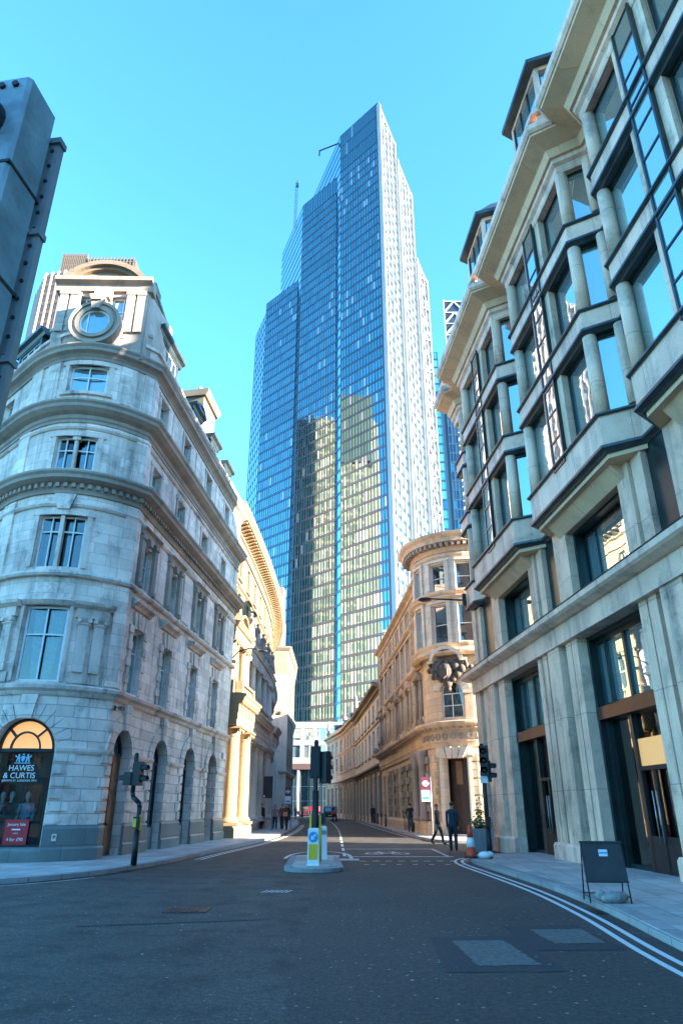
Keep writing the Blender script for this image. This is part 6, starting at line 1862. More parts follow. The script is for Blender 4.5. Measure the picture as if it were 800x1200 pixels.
m = MB(); m.box(-.1, .1, -.087, -.08, .72, .84); m.build('grey_band', M_STEEL, r, False)
# --- island signal
r = empty('traffic_signal', (-.80, 23.0, .105), 'tall black traffic signal with two heads and yellow bands on the traffic island', 'traffic signal', 'traffic signals')
m = MB(); m.cyl((0, 0, 0), (0, 0, 3.45), .07, .07, 14); m.cyl((0, 0, 0), (0, 0, 2.0), .1, .1, 14); m.lathe((0, 0, 3.45), [(.07, 0), (.04, .05), (.001, .06)], 10); m.build('pole', M_BLACK, r, False)
m = MB(); m.cyl((-.14, -.04, .0), (-.14, -.04, 1.32), .035, .035, 8); m.cyl((.15, .04, .0), (.15, .04, 1.3), .05, .05, 8); m.build('yellow_bands', M_YEL, r, False)
signal_head(r, 2.83, rad(176), 3, .31, False, dx=-.02, dy=.1)
signal_head(r, 2.68, rad(150), 3, .30, False, dx=.3, dy=.14)
m = MB(); m.cyl((.16, .05, .2), (.16, .05, 2.3), .022, .022, 8); m.build('cable_duct', M_STEEL, r, False)
m = MB(); m.box(.16, .3, .0, .12, 1.05, 1.35); m.build('push_button_box', M_BLACK, r, False)
# --- signal on the right kerb
r = empty('traffic_signal', (4.78, 24.6, .12), 'black traffic signal with white box on the right kerb beside the cone', 'traffic signal', 'traffic signals')
m = MB(); m.cyl((0, 0, 0), (0, 0, 3.5), .068, .068, 14); m.cyl((0, 0, 0), (0, 0, .9), .085, .085, 14); m.build('pole', M_BLACK, r, False)
signal_head(r, 2.95, rad(-20), 3, .28, False, dx=.02, dy=-.14)
signal_head(r, 2.62, rad(75), 2, .26, False, dx=.16, dy=.0)
m = MB(); m.box(-.13, .1, -.14, -.02, 2.25, 2.62); m.build('white_detector_box', M_WHITE, r, False)
m = MB(); m.box(-.08, .08, -.18, -.06, .95, 1.22); m.build('push_button_box', M_BLACK, r, False)
# --- close signal head, upper left: seen from its side
r = empty('traffic_signal', (-1.42, 1.78, .12), 'big grey signal head seen close up at the upper left edge', 'traffic signal', 'traffic signals')
m = MB(); m.cyl((-.1, .12, 0), (-.1, .12, 3.9), .057, .057, 16); m.build('pole', M_BLACK, r, False)
M_HOUS = plain('grey_signal_housing', (.20, .30, .34), .45, 0, .35, 7, bump=.2)
Mh = Matrix.Translation((.20, -.06, 3.20)) @ Matrix.Rotation(rad(-8), 4, 'Z')
def bev(x0, x1, y0, y1, z0, z1, c):
    poly = [(x0 + c, y0), (x1 - c, y0), (x1, y0 + c), (x1, y1 - c), (x1 - c, y1), (x0 + c, y1), (x0, y1 - c), (x0, y0 + c)]
    A = [Mh @ Vector((x, y, z0)) for x, y in poly]; B = [Mh @ Vector((x, y, z1)) for x, y in poly]
    m.face(B); m.face(A[::-1])
    for i in range(8): m.face([A[i], A[(i + 1) % 8], B[(i + 1) % 8], B[i]])
m = MB(); bev(-.17, .16, -.12, .05, -.62, .62, .012)
hd = m.build('housing', M_HOUS, r, False)
m = MB()
for z in (-.20, .21): m.box(-.173, .163, -.123, .053, z - .006, z + .006, 0, Mh)
m.build('section_joints', M_BLACK, hd, False)
m = MB()
m.box(.145, .19, .055, .085, -.75, .52, 0, Mh)
for k_ in range(16): m.cyl(Mh @ Vector((.168, .056, -.66 + k_ * .075)), Mh @ Vector((.168, .05, -.66 + k_ * .075)), .007, .007, 8, 1)
m.build('mounting_rail', [M_STEEL, M_BLACK], hd, False)
for z in (-.46, .06, .5):
    m = MB(); m.box(.14, .195, .046, .09, z, z + .025, 0, Mh); m.cyl(Mh @ Vector((.15, .05, z + .012)), Mh @ Vector((.15, .03, z + .012)), .012, .012, 8); m.build('clamp', M_STEEL, hd, False)
for k_ in range(6):
    m = MB(); m.cyl(Mh @ Vector((-.14 + k_ * .05, -.122, .585)), Mh @ Vector((-.14 + k_ * .05, -.13, .585)), .012, .012, 10); m.build('bolt', M_BLACK, hd, False)
for z in (.41, 0, -.41):
    m = MB(); m.lathe((0, 0, 0), [(.001, .03), (.06, .025), (.105, 0)], 18, M=Mh @ Matrix.Translation((-.02, -.12, z)) @ Matrix.Rotation(rad(90), 4, 'X')); m.build('lens', M_LENS[0], hd, False)
    m = MB()
    for j in range(14):
        a0, a1 = rad(-30 + 240 * j / 14), rad(-30 + 240 * (j + 1) / 14)
        m.face([Mh @ Vector((-.02 + .125 * math.cos(a), y, z + .125 * math.sin(a) + (-.02 if y < -.16 else 0))) for a, y in ((a0, -.12), (a1, -.12), (a1, -.24), (a0, -.24))])
    m.build('hood', M_BLACK, hd, False)
# --- bus stops
def busstop(x, y, z, label, side):
    r = empty('bus_stop', (x, y, z), label, 'bus stop', 'bus stop flags')
    m = MB(); m.cyl((0, 0, 0), (0, 0, 3.1), .045, .045, 10); m.build('pole', M_STEEL, r, False)
    s0, s1 = (-.52, -.04) if side < 0 else (.04, .52)
    m = MB(); m.box(s0, s1, -.025, .025, 2.42, 3.08); m.build('flag', plain('flag_maroon', (.11, .02, .05), .4), r, False)
    c = (s0 + s1) / 2
    m = MB(); Pr = Path([(-5, -.026), (5, -.026)], 1)
    m.ring(Pr, 5 + c, 2.75, .1, .15, 0, .006, 0, 360, 24); m.fbox(Pr, 5 + c - .2, 5 + c + .2, .006, .011, 2.715, 2.785); m.build('roundel', M_LETTER, r, False)
    m = MB(); m.box(s0, s1, -.022, .022, 1.82, 2.40); m.build('lower_panel', M_REFLW, r, False)
    m = MB(); m.box(s0 + .05, s1 - .05, -.026, -.022, 1.92, 2.06); m.build('blue_strip', M_BLUE, r, False)
    return r
busstop(4.98, 41.2, .12, 'bus stop flag with white roundel on a pole outside the rounded corner bank', -1)
busstop(-4.2, 62, .12, 'distant bus stop flag on the left pavement beyond the pedestrians', -1)
# timetable or parking board seen from behind
r = empty('road_sign', (-5.05, 54.5, .12), 'black backed rectangular board on a grey pole near the bank columns', 'sign')
m = MB(); m.cyl((0, 0, 0), (0, 0, 3.75), .05, .05, 10); m.build('pole', M_STEEL, r, False)
m = MB(); m.box(-.72, -.03, -.03, .0, 2.15, 3.65); bd = m.build('board', M_BLACK, r, False)
m = MB(); m.box(-.68, -.58, -.034, -.03, 2.22, 2.34); m.build('sticker', M_WHITE, bd, False)
# --- cone
r = empty('traffic_cone', (4.17, 24.55, .126), 'tall orange and white traffic cone at the kerb corner', 'traffic cone')
M_ORG = plain('cone_orange', (.62, .06, .02), .5, 0, .1)
m = MB(); m.extr([(.22 * math.cos(rad(a)) , .22 * math.sin(rad(a))) for a in range(0, 360, 45)], 0, .05); m.build('base', M_BLACK, r, False)
m = MB(); m.lathe((0, 0, 0), [(.165, .05), (.155, .09), (.135, .32)], 20); m.lathe((0, 0, 0), [(.105, .6), (.08, .8), (.05, .96), (.03, .98), (.001, .98)], 20); m.build('shell', M_ORG, r, False)
m = MB(); m.lathe((0, 0, 0), [(.136, .32), (.106, .6)], 20); m.build('white_sleeve', M_LETTER, r, False)
r = empty('sandbag', (4.58, 24.4, .122), 'pale plastic sandbag on the pavement between cone and signal pole', 'sandbag', 'sandbags')
m = MB()
m.ball((0, 0, .1), .2, 0, 14, 10, (1.1, .8, .55)); m.ball((.16, .03, .12), .13, 0, 12, 8, (1, .8, .7)); m.build('sack', M_REFLW, r, False)
# --- planter with flowers
r = empty('flower_planter', (5.62, 30.3, 0), 'square grey metal planter with yellow flowers in front of the bank doorway', 'planter')
m = MB(); m.taper(-.36, .36, -.36, .36, .06, -.42, .42, -.42, .42, .82); m.taper(-.3, .3, -.3, .3, 0, -.3, .3, -.3, .3, .06); m.box(-.44, .44, -.44, -.38, .8, .85); m.box(-.44, .44, .38, .44, .8, .85); m.box(-.44, -.38, -.38, .38, .8, .85); m.box(.38, .44, -.38, .38, .8, .85); m.build('tub', plain('zinc_tub', (.30, .36, .38), .35, .6, .15), r, False)
m = MB(); m.box(-.38, .38, -.38, .38, .74, .8); m.build('soil', plain('soil', (.03, .02, .015), .9), r, False)
def leaves(m, n, c, sp, sz, mi):
    for _ in range(n):
        p_ = Vector((c[0] + rnd.gauss(0, sp[0]), c[1] + rnd.gauss(0, sp[1]), c[2] + abs(rnd.gauss(0, sp[2]))))
        a = Vector((rnd.gauss(0, 1), rnd.gauss(0, 1), rnd.gauss(0, .6))).normalized(); b2 = a.orthogonal().normalized()
        L = sz * rnd.uniform(.6, 1.3)
        m.face([p_, p_ + a * L * .5 + b2 * L * .25, p_ + a * L, p_ + a * L * .5 - b2 * L * .25], mi)
m = MB(); leaves(m, 420, (0, 0, .82), (.19, .19, .2), .13, 0); leaves(m, 160, (-.05, 0, 1.0), (.07, .07, .4), .12, 0)
m.build('foliage', [plain('leaf_green', (.05, .10, .03), .6, 0, .5, 9)], r, False)
m = MB()
for _ in range(46):
    p_ = (rnd.gauss(0, .2), rnd.gauss(0, .2), 1.0 + abs(rnd.gauss(0, .1)))
    m.ball(p_, rnd.uniform(.025, .045), rnd.choice([0, 0, 1]), 6, 4, (1, 1, .6))
m.build('flowers', [plain('yellow_petals', (.65, .45, .06), .6), plain('white_petals', (.7, .65, .55), .6)], r, False)
# --- A-board with its sandbag
r = empty('pavement_board', (4.58, 13.45, .122), 'black folding advertising board standing on the right pavement near the shopfront', 'pavement board', rz=rad(-6))
r.scale = (.78, .88, .88)
M_ABF = plain('black_board_frame', (.015, .015, .016), .45, 0, .3)
fr = MB()
def leg(x, y0, z0, y1, z1): fr.cyl((x, y0, z0), (x, y1, z1), .016, .016, 8)
for x in (-.43, .43):
    leg(x, -.26, 0, -.02, 1.02); leg(x, .34, 0, .02, 1.02)
fr.cyl((-.43, -.24, .1), (-.43, .31, .1), .012, .012, 6); fr.cyl((.43, -.24, .1), (.43, .31, .1), .012, .012, 6); fr.cyl((-.43, .3, .12), (.43, .3, .12), .012, .012, 6)
fr.build('frame', M_ABF, r, False)
m = MB()
z0, z1 = .36, 1.04
f_ = lambda z: -.26 + .24 * z / 1.02
m.face([(-.45, f_(z0) - .012, z0), (.45, f_(z0) - .012, z0), (.45, f_(z1) - .012, z1), (-.45, f_(z1) - .012, z1)]); m.face([(-.45, f_(z0) + .012, z0), (.45, f_(z0) + .012, z0), (.45, f_(z1) + .012, z1), (-.45, f_(z1) + .012, z1)])
for x in (-.45, .45): m.face([(x, f_(z0) - .012, z0), (x, f_(z0) + .012, z0), (x, f_(z1) + .012, z1), (x, f_(z1) - .012, z1)])
m.box(-.46, .46, -.045, .03, 1.03, 1.07); m.box(-.46, .46, f_(.36) - .02, f_(.36) + .02, .34, .38)
pn = m.build('panel', plain('chalkboard', (.028, .028, .03), .55, 0, .3, 4), r, False)
m = MB(); za, zb = .80, .92
m.face([(-.08, f_(za) - .016, za), (.11, f_(za) - .016, za), (.11, f_(zb) - .016, zb), (-.08, f_(zb) - .016, zb)]); m.build('sticker', M_REFLW, pn, False)
m = MB(); za, zb = .845, .875
m.face([(-.07, f_(za) - .018, za), (.10, f_(za) - .018, za), (.10, f_(zb) - .018, zb), (-.07, f_(zb) - .018, zb)]); m.build('sticker_band', M_BLUE, pn, False)
r = empty('sandbag', (4.62, 13.3, .122), 'grey sandbag weighing down the folding board on the pavement', 'sandbag', 'sandbags', rz=rad(10))
m = MB(); m.ball((0, 0, .075), .2, 0, 16, 10, (1.25, .8, .5)); m.ball((-.2, .02, .11), .1, 0, 12, 8, (1, .7, .9)); m.ball((.14, .05, .08), .16, 0, 12, 8, (1.1, .8, .55)); m.build('sack', plain('sandbag_grey', (.30, .29, .27), .85, 0, .3, 14, bump=.5), r, False)
# --- swan neck lamp / camera arm on the corner of the right building
q = RW.P(RW.L - .2, .5, 10.9)
r = empty('wall_lamp', (q.x, q.y, 0), 'dark street lamp on an arm from the far corner of the limestone office', 'street lamp')
m = MB(); m.tube([(0, 0, 10.9), (-.5, .3, 11.0), (-1.5, 1.0, 11.25)], .045, 8); m.box(-.08, .1, -.1, .1, 10.6, 11.2); m.build('arm', M_BLACK, r, False)
m = MB(); m.ball((-1.75, 1.15, 11.25), .3, 0, 12, 8, (1.2, .8, .35)); m.build('lamp_head', M_BLACK, r, False)
# lamp arm on the shop corner building above the bank
q = LP.P(SE - .3, .1, 9.7)
r = empty('wall_lamp', (q.x, q.y, 0), 'curved lamp arm at the far end of the grey shop building', 'street lamp')
m = MB(); m.tube([(0, 0, 9.6), (.3, .2, 10.0), (.9, .5, 10.25), (1.5, .8, 10.2)], .04, 8); m.build('arm', M_BLACK, r, False)
m = MB(); m.ball((1.65, .88, 10.15), .22, 0, 12, 8, (1.3, .9, .4)); m.build('lamp_head', M_BLACK, r, False)
# --- black cab up the street
r = empty('black_taxi', (-1.55, 104, 0), 'dark cab seen from behind far up the street', 'taxi')
M_CAR = plain('cab_paint', (.012, .015, .018), .2, .2, .1)
m = MB()
prof = [(-2.3, .45), (-2.3, 1.0), (-2.2, 1.12), (-1.95, 1.72), (-1.5, 1.84), (.3, 1.84), (.75, 1.72), (1.2, 1.15), (2.1, 1.02), (2.25, .85), (2.3, .45)]
def side(x, k_): return [Vector((x * (1 - (.10 if z > 1.15 else 0)), y, z)) for y, z in prof]
Lf, Rf = side(-.92, 0), side(.92, 0)
m.face(Lf); m.face(Rf[::-1])
for i in range(len(prof)):
    j = (i + 1) % len(prof); m.face([Lf[i], Rf[i], Rf[j], Lf[j]])
bo_ = m.build('body', M_CAR, r, False)
m = MB(); m.face([(-.68, -2.17, 1.2), (.68, -2.17, 1.2), (.64, -2.0, 1.64), (-.64, -2.0, 1.64)]); m.build('rear_window', M_GLASS, r, False)
for sx in (-1, 1):
    m = MB()
    for y0, y1 in ((-1.7, -.5), (-.4, .6)): m.face([(sx * .87, y0, 1.2), (sx * .87, y1, 1.2), (sx * .838, y1 - .1, 1.7), (sx * .838, y0 + .12, 1.7)])
    m.build('side_window', M_GLASS, r, False)
    m = MB(); m.box(sx * .78 - .09, sx * .78 + .09, -2.33, -2.28, .82, 1.05); m.build('tail_light', plain('tail_light_red', (.4, .02, .02), .3), r, False)
    for y in (-1.4, 1.4):
        m = MB(); m.cyl((sx * .76, y, .34), (sx * .94, y, .34), .34, .34, 18); wh = m.build('wheel', M_BLACK, r, False)
        m = MB(); m.cyl((sx * .935, y, .34), (sx * .95, y, .34), .2, .2, 14); m.build('rim', M_STEEL, wh, False)
m = MB(); m.box(-.28, .28, -2.32, -2.29, .62, .74); m.build('number_plate', M_YEL, r, False)
m = MB(); m.box(-.9, .9, -2.4, -2.26, .42, .58); m.build('bumper', M_BLACK, r, False)
m = MB(); m.box(-.25, .25, .1, .25, 1.84, 1.96); m.build('roof_sign', M_WHITE, r, False)
# motorcycle following it
r = empty('motorcycle', (-1.1, 97, 0), 'motorcycle with a red rear box riding behind the dark cab', 'motorcycle')
m = MB(); m.tube([(0, .6, .7), (0, .2, .85), (0, -.5, .8)], .14, 8); m.ball((0, .25, .92), .2, 0, 10, 8, (.8, 1.3, .8)); m.box(-.12, .12, -.6, .05, .78, .9); m.build('frame', M_BLACK, r, False)
for y in (-.7, .72):
    m = MB(); m.lathe((0, 0, 0), [(.2, -.05), (.3, -.06), (.32, 0), (.3, .06), (.2, .05)], 18, M=Matrix.Translation((0, y, .32)) @ Matrix.Rotation(rad(90), 4, 'Y')); m.build('wheel', M_BLACK, r, False)
m = MB(); m.box(-.25, .25, -.95, -.5, .92, 1.3); m.build('rear_box', M_SIGRED, r, False)
m = MB(); m.tube([(-.4, .45, 1.08), (0, .5, 1.02), (.4, .45, 1.08)], .02, 6); m.cyl((0, .5, 1.0), (0, .74, .32), .03, .03, 8); m.build('handlebar', M_STEEL, r, False)
# red and white barriers and a red van at the far end
M_BAR = plain('barrier_red', (.30, .025, .02), .45, 0, .1)
for i, (x, y) in enumerate(((-7.4, 140), (-6.0, 141.5), (-4.6, 140.6), (-8.8, 142))):
    r = empty('road_barrier', (x, y, 0), ['red and white road barrier second from the left at the street end', 'red and white road barrier standing slightly behind the others', 'red and white road barrier nearest the signal pole in view', 'red and white road barrier farthest left at the street end'][i], 'barrier', 'roadworks barriers at the street end')
    m = MB(); m.box(-.6, .6, -.06, .06, .55, 1.05)
    m.build('red_board', M_BAR, r, False)
    m = MB(); m.box(-.36, -.12, -.07, .07, .56, 1.04); m.box(.14, .38, -.07, .07, .56, 1.04); m.build('white_bands', M_LETTER, r, False)
    for sx in (-.5, .5):
        m = MB(); m.box(sx - .05, sx + .05, -.3, .3, 0, .08); m.box(sx - .04, sx + .04, -.05, .05, .08, .55); m.build('foot', M_BLACK, r, False)
r = empty('red_van', (-6.6, 148, 0), 'small red van stopped across the far end of the street', 'van', rz=rad(80))
m = MB()
prof = [(-2.2, .4), (-2.2, 1.9), (.7, 1.9), (1.3, 1.2), (2.1, 1.0), (2.15, .4)]
Lf = [Vector((-.85, y, z)) for y, z in prof]; Rf = [Vector((.85, y, z)) for y, z in prof]
m.face(Lf); m.face(Rf[::-1])
for i in range(len(prof)): m.face([Lf[i], Rf[i], Rf[(i + 1) % 6], Lf[(i + 1) % 6]])
m.build('body', M_BAR, r, False)
for sx in (-1, 1):
    m = MB(); m.face([(sx * .86, -.2, 1.2), (sx * .86, .9, 1.2), (sx * .86, .65, 1.75), (sx * .86, -.2, 1.75)]); m.build('side_window', M_GLASS, r, False)
    for y in (-1.4, 1.4):
        m = MB(); m.cyl((sx * .7, y, .33), (sx * .88, y, .33), .33, .33, 16); m.build('wheel', M_BLACK, r, False)
m = MB(); m.face([(-.75, .78, 1.84), (.75, .78, 1.84), (.75, 1.27, 1.24), (-.75, 1.27, 1.24)]); m.build('windscreen', M_GLASS, r, False)
# bicycles leaning by the rusticated wall
def bicycle(x, y, rz, label):
    r = empty('bicycle', (x, y, .12), label, 'bicycle', 'bicycles by the corner bank', rz=rz)
    m = MB()
    for a_, c in (((0, -.1, .28), (0, .32, .8)), ((0, -.1, .28), (0, -.22, .85)), ((0, -.2, .78), (0, .3, .78)), ((0, -.1, .28), (0, -.52, .34)), ((0, -.2, .75), (0, -.52, .34)), ((0, .33, .9), (0, .52, .34))): m.cyl(a_, c, .02, .02, 6)
    m.build('frame', M_BLACK, r, False)
    for yy in (-.52, .52):
        m = MB(); m.lathe((0, 0, 0), [(.32, -.015), (.34, 0), (.32, .015), (.305, 0), (.32, -.015)], 22, M=Matrix.Translation((0, yy, .34)) @ Matrix.Rotation(rad(90), 4, 'Y'))
        for k_ in range(8): m.cyl((0, yy, .34), (0, yy + .31 * math.cos(k_ * math.pi / 4), .34 + .31 * math.sin(k_ * math.pi / 4)), .004, .004, 4)
        m.build('wheel', M_BLACK, r, False)
    m = MB(); m.ball((0, -.25, .9), .1, 0, 8, 6, (.7, 1.3, .35)); m.build('saddle', M_BLACK, r, False)
    m = MB(); m.tube([(-.25, .28, 1.0), (0, .34, .98), (.25, .28, 1.0)], .014, 6); m.build('handlebar', M_STEEL, r, False)
bicycle(4.75, 51.5, rad(8), 'parked bicycle leaning by the wall just past the bus stop flag')
bicycle(4.62, 55, rad(-4), 'parked bicycle farther along the rusticated bank wall')
# short black posts along the far right pavement
for k_ in range(7):
    y = 66 + k_ * 4.2
    p_ = KF.P(s_at(KF, 3.4, y) if False else 0, 0, 0)
    xk = 3.5 + (2.1 - 3.5) * (y - 61.5) / (102 - 61.5) + .55
    m = MB(); m.lathe((xk, y, .12), [(.1, 0), (.1, .06), (.07, .1), (.06, .85), (.09, .9), (.07, .98), (.001, 1.02)], 10)
    o_ = m.build('street_bollard', M_BLACK); tag(o_, 'short black iron post in the row along the right pavement', 'bollard', 'iron posts along the far right kerb')
# ================================================================== PEOPLE
def person(loc, rz, label, jacket, trousers, hair, skin=(.42, .25, .17), h=1.75, stride=.0, arms='down', lean=0.0, coat=False, bag=None, hairlong=False):
    """one continuous body grown from a jointed skeleton; hair (and a bag) as children"""
    k_ = h / 1.75
    V = []; E_ = []; Rr = []
    def v(x, y, z, r, p=None, r2=None):
        V.append((x * k_, y * k_, z * k_)); Rr.append((r * k_, (r2 or r) * k_))
        if p is not None: E_.append((p, len(V) - 1))
        return len(V) - 1
    y_ = lambda z: -lean * max(0, z - .95)
    pel = v(0, 0, .95, .15, None, .11)
    wai = v(0, y_(1.1), 1.10, .145, pel, .105)
    che = v(0, y_(1.32), 1.32, .165, wai, .115)
    upp = v(0, y_(1.45), 1.44, .13, che, .09)
    nek = v(0, y_(1.53) - .005, 1.53, .055, upp)
    hd0 = v(0, y_(1.6) - .012, 1.60, .075, nek, .09)
    hd1 = v(0, y_(1.68) - .012, 1.68, .078, hd0, .098)
    hd2 = v(0, y_(1.74), 1.735, .05, hd1, .06)
    v(0, y_(1.64) - .125, 1.645, .013, hd1)                    # nose
    for sx in (-1, 1):
        v(sx * .088, y_(1.65), 1.65, .014, hd1)                # ears
        st = stride * sx
        hip = v(sx * .095, 0, .90, .105, pel)
        kn = v(sx * .10, -st * .5 - (.03 if stride else .01), .50, .076, hip)
        an = v(sx * .10, -st * .9 + (.10 if st < 0 else 0.0), .10 + (.06 if st < 0 else 0), .058, kn)
        v(sx * .105, an and (-st * .9 + (.10 if st < 0 else 0.0)) - .16, .045 + (.02 if st < 0 else 0), .04, an)
        sh = v(sx * .195, y_(1.42), 1.42, .068, upp)
        if arms == 'down':
            el = v(sx * .205, y_(1.15) + .03 + st * .3, 1.14, .05, sh); wr = v(sx * .205, y_(.9) - .05 + st * .55, .90, .035, el)
            dz, dy = -1, 0
        elif arms == 'pockets':
            el = v(sx * .29, y_(1.15) + .06, 1.15, .052, sh); wr = v(sx * .2, y_(.96) - .05, .97, .038, el); dz, dy = -1, 0
        else:
            el = v(sx * .23, y_(1.15) + .0, 1.14, .05, sh); wr = v(sx * .12, y_(1.15) - .24, 1.2, .036, el); dz, dy = .2, -.9
        pal = v(V[wr][0] / k_, V[wr][1] / k_ + dy * .06, V[wr][2] / k_ + dz * .06, .033, wr, .02)
        bx, by, bz = [q_2 / k_ for q_2 in V[pal]]
        for i, (ox, L) in enumerate(((-.026, .065), (-.009, .078), (.009, .072), (.025, .055))):
            f1 = v(bx + ox * .4, by + ox + dy * .04, bz + dz * .035, .0095, pal); v(bx + ox * .4 - sx * .012, by + ox + dy * L * .9 - .012, bz + dz * L, .008, f1)
        th = v(bx - sx * .01, by - .035, bz - dz * .015, .011, pal); v(bx - sx * .012, by - .05, bz + dz * .03, .009, th)
    me = bpy.data.meshes.new('body_skeleton'); me.from_pydata(V, E_, [])
    o = bpy.data.objects.new('body_skeleton', me); COL.objects.link(o)
    sm = o.modifiers.new('skin', 'SKIN'); sm.use_smooth_shade = True
    sv = me.skin_vertices[0].data
    for i, r2 in enumerate(Rr): sv[i].radius = r2; sv[i].use_root = (i == 0)
    ss = o.modifiers.new('sub', 'SUBSURF'); ss.levels = 2; ss.render_levels = 2
    dg = bpy.context.evaluated_depsgraph_get()
    nm = bpy.data.meshes.new_from_object(o.evaluated_get(dg))
    bpy.data.objects.remove(o)
    nm.materials.clear()
    for m_ in (M_SKIN(skin), jacket, trousers, M_SHOE): nm.materials.append(m_)
    for p in nm.polygons:
        p.use_smooth = True
        c = p.center / k_
        arm = abs(c.x) > .165
        if c.z > 1.515 - lean * .0 and abs(c.x) < .15: mi = 0
        elif c.z < .10 or (c.z < .14 and c.y < -.06 - 0): mi = 3
        elif c.z < (.62 if coat else .93) and not arm: mi = 2
        elif arm and arms == 'down' and c.z < .90 and c.z > .6: mi = 0
        elif arm and c.z < .62: mi = 2
        elif arms == 'front' and c.y < -.22 and c.z > 1.0 and not (c.z > 1.5): mi = 0
        else: mi = 1
        p.material_index = mi
    root = empty('person', loc, label, 'person', 'pedestrians', rz=rz)
    nm.name = 'body'
    b_ = bpy.data.objects.new('body', nm); COL.objects.link(b_); b_.parent = root
    m = MB()
    m.ball((0, y_(1.68) * k_ + .022 * k_, 1.705 * k_), .092 * k_, 0, 16, 10, (.9, 1.02, .95))
    if hairlong: m.ball((0, y_(1.6) * k_ + .06 * k_, 1.58 * k_), .09 * k_, 0, 12, 8, (1, .6, 1.5))
    m.build('hair', hair, root, False)
    m = MB()
    for sx in (-1, 1): m.ball((sx * .03 * k_, (y_(1.66) - .103) * k_, 1.662 * k_), .009 * k_, 0, 6, 4)
    m.build('eyes', M_BLACK, root, False)
    if coat:
        m = MB(); m.lathe((0, 0, 0), [(.175 * k_, 1.08 * k_), (.18 * k_, .95 * k_), (.215 * k_, .62 * k_), (.205 * k_, .62 * k_), (.165 * k_, .95 * k_), (.16 * k_, 1.08 * k_)], 18, M=Matrix.Diagonal((1, .8, 1, 1))); m.build('coat_skirt', jacket, root, False)
    return root
_sk = {}
def M_SKIN(c):
    if c not in _sk: _sk[c] = plain('skin', c, .55, 0, .08, 20)
    return _sk[c]
M_SHOE = plain('dark_shoes', (.015, .013, .012), .4)
H_BR = plain('brown_hair', (.05, .03, .02), .6, 0, .3, 40); H_BK = plain('black_hair', (.012, .01, .01), .5, 0, .3, 40); H_GR = plain('grey_hair', (.2, .19, .18), .6, 0, .3, 40)
C_NAVY = plain('navy_jacket', (.012, .03, .055), .75, 0, .3, 14); C_BLK = plain('black_coat', (.012, .013, .016), .75, 0, .3, 14); C_DK = plain('dark_trousers', (.014, .018, .026), .8, 0, .3, 14)
C_PINK = plain('dusty_pink_coat', (.26, .17, .15), .8, 0, .2, 14); C_TAN = plain('tan_leather', (.36, .2, .09), .5, 0, .2, 14); C_RED = plain('dark_red_top', (.16, .03, .03), .8, 0, .2, 14); C_JEAN = plain('blue_jeans', (.03, .05, .09), .85, 0, .3, 14)
person((4.42, 29.95, .005), rad(172), 'person in a navy jacket and dark trousers walking away across the side street', C_NAVY, C_DK, H_BK, h=1.80, stride=.13)
person((4.55, 35.6, .005), rad(60), 'person in dark clothes mid stride below the bus stop flag', C_BLK, C_DK, H_BR, h=1.74, stride=.24)
person((-6.0, 56.2, .12), rad(160), 'person in a long black coat nearest the bank columns', C_BLK, C_DK, H_BK, h=1.78, stride=.05, coat=True)
person((-5.0, 56.4, .12), rad(10), 'person in a dusty pink coat behind the board pole', C_PINK, C_DK, H_BR, h=1.66, stride=.1, hairlong=True, arms='pockets')
person((-4.35, 54.9, .12), rad(-10), 'person in a dark red top walking beside the bag carrier', C_RED, C_BLK, H_BK, h=1.72, stride=.16)
bp_ = person((-3.95, 54.0, .12), rad(-20), 'person in black hugging a tan bag at the kerb end of the group', C_BLK, C_DK, H_BR, h=1.76, stride=.18, arms='front')
q = bp_.matrix_basis
r = empty('shoulder_bag', (-4.03, 53.72, 1.18), 'tan leather bag held in front of the person in black', 'bag')
m = MB(); m.taper(-.17, .17, -.05, .05, -.12, -.15, .15, -.06, .06, .1); m.taper(-.15, .15, -.06, .06, .1, -.12, .12, -.02, .02, .16); m.build('pouch', C_TAN, r, False)
m = MB(); m.tube([(-.12, .0, .14), (-.1, .02, .3), (.0, .03, .36), (.1, .02, .3), (.12, 0, .14)], .012, 6); m.build('strap', C_TAN, r, False)
person((4.55, 49.5, .12), rad(185), 'person in black standing by the rusticated wall past the bus stop flag', C_BLK, C_JEAN, H_BK, h=1.74, arms='pockets')
person((3.3, 79, .12), rad(170), 'person in a dark jacket farther up the right pavement', C_BLK, C_DK, H_BR, h=1.76, stride=.12)
person((3.55, 77, .12), rad(178), 'person in navy just behind the dark jacket on the right pavement', C_NAVY, C_JEAN, H_GR, h=1.72, stride=.1)
person((-6.9, 112, .12), rad(0), 'distant person in pink far along the left pavement', C_PINK, C_JEAN, H_BR, h=1.7, stride=.1)
person((-6.2, 118, .12), rad(15), 'distant person in tan near the far road barriers', C_TAN, C_DK, H_BK, h=1.74, stride=.12)
person((-1.1, 96.85, .45), rad(180), 'rider in black on the motorcycle behind the cab', C_BLK, C_DK, H_BK, h=1.45, arms='front')
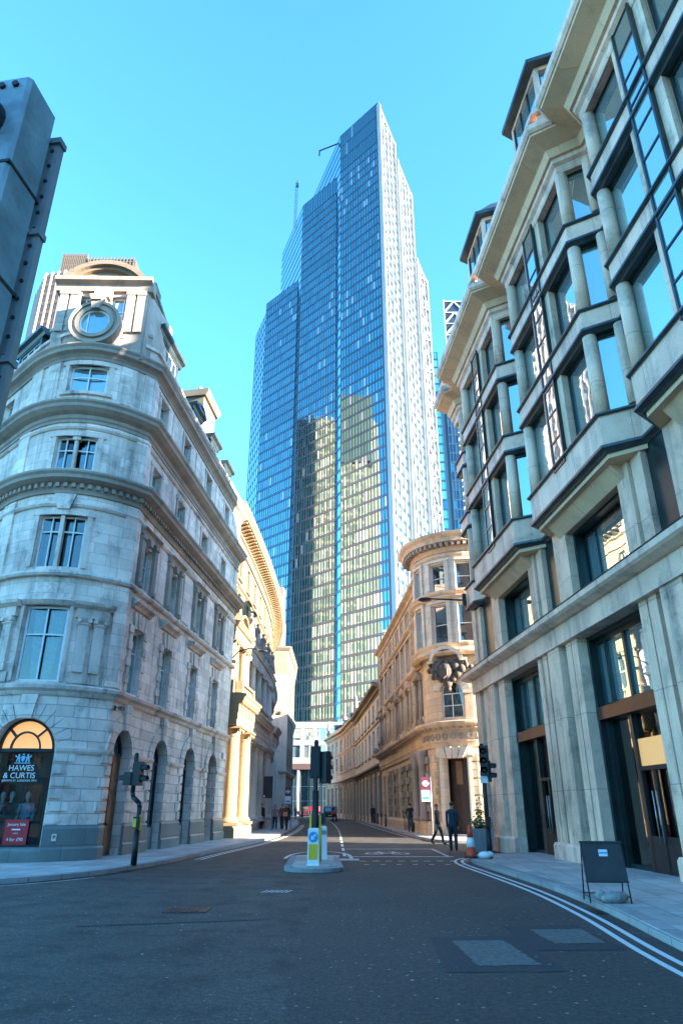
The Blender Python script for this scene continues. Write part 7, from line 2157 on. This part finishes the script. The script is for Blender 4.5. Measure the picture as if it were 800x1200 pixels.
# ================================================================== LIGHT, SKY, CAMERA
SUN_AZ = (0.95, -0.32)      # plan direction towards the sun
SUN_EL = 14.5
wd = bpy.data.worlds.new('World'); SC.world = wd; wd.use_nodes = True
nt = wd.node_tree
bg = nt.nodes['Background']
sk = nt.nodes.new('ShaderNodeTexSky'); sk.sky_type = 'NISHITA'; sk.sun_disc = False
sk.sun_elevation = rad(SUN_EL); sk.sun_rotation = math.atan2(SUN_AZ[0], SUN_AZ[1])
sk.altitude = 50; sk.air_density = 1.0; sk.dust_density = 0.35; sk.ozone_density = 1.5
mx = nt.nodes.new('ShaderNodeMix'); mx.data_type = 'RGBA'; mx.blend_type = 'MULTIPLY'; mx.inputs[0].default_value = 1
nt.links.new(sk.outputs[0], mx.inputs[6]); mx.inputs[7].default_value = (0.29, 0.68, 0.93, 1)
nt.links.new(mx.outputs[2], bg.inputs[0]); bg.inputs[1].default_value = 0.13
sl = bpy.data.lights.new('sun', 'SUN'); sl.energy = 5.0; sl.angle = rad(0.5); sl.color = (1.0, 0.86, 0.68)
so = bpy.data.objects.new('sun', sl); COL.objects.link(so)
dv = Vector((SUN_AZ[0], SUN_AZ[1], 0)).normalized() * math.cos(rad(SUN_EL)); dv.z = math.sin(rad(SUN_EL))
so.rotation_euler = dv.to_track_quat('Z', 'Y').to_euler(); so.location = dv * 100
cd = bpy.data.cameras.new('camera'); co = bpy.data.objects.new('camera', cd); COL.objects.link(co)
cd.sensor_fit = 'VERTICAL'; cd.sensor_height = 36.0; cd.lens = 24.0; cd.clip_start = 0.1; cd.clip_end = 6000
co.location = (0, 0, 1.6); co.rotation_euler = (rad(90) + math.atan(347 / 800), 0, 0)
SC.camera = co
SC.view_settings.view_transform = 'Standard'; SC.view_settings.look = 'None'; SC.view_settings.exposure = 3.15; SC.view_settings.gamma = 1
SC.view_settings.use_curve_mapping = False
SC.cycles.max_bounces = 8; SC.cycles.diffuse_bounces = 6; SC.cycles.glossy_bounces = 4; SC.cycles.transparent_max_bounces = 8
SC.cycles.caustics_reflective = False; SC.cycles.caustics_refractive = False
SC.cycles.use_denoising = True
SC.cycles.sample_clamp_indirect = 6
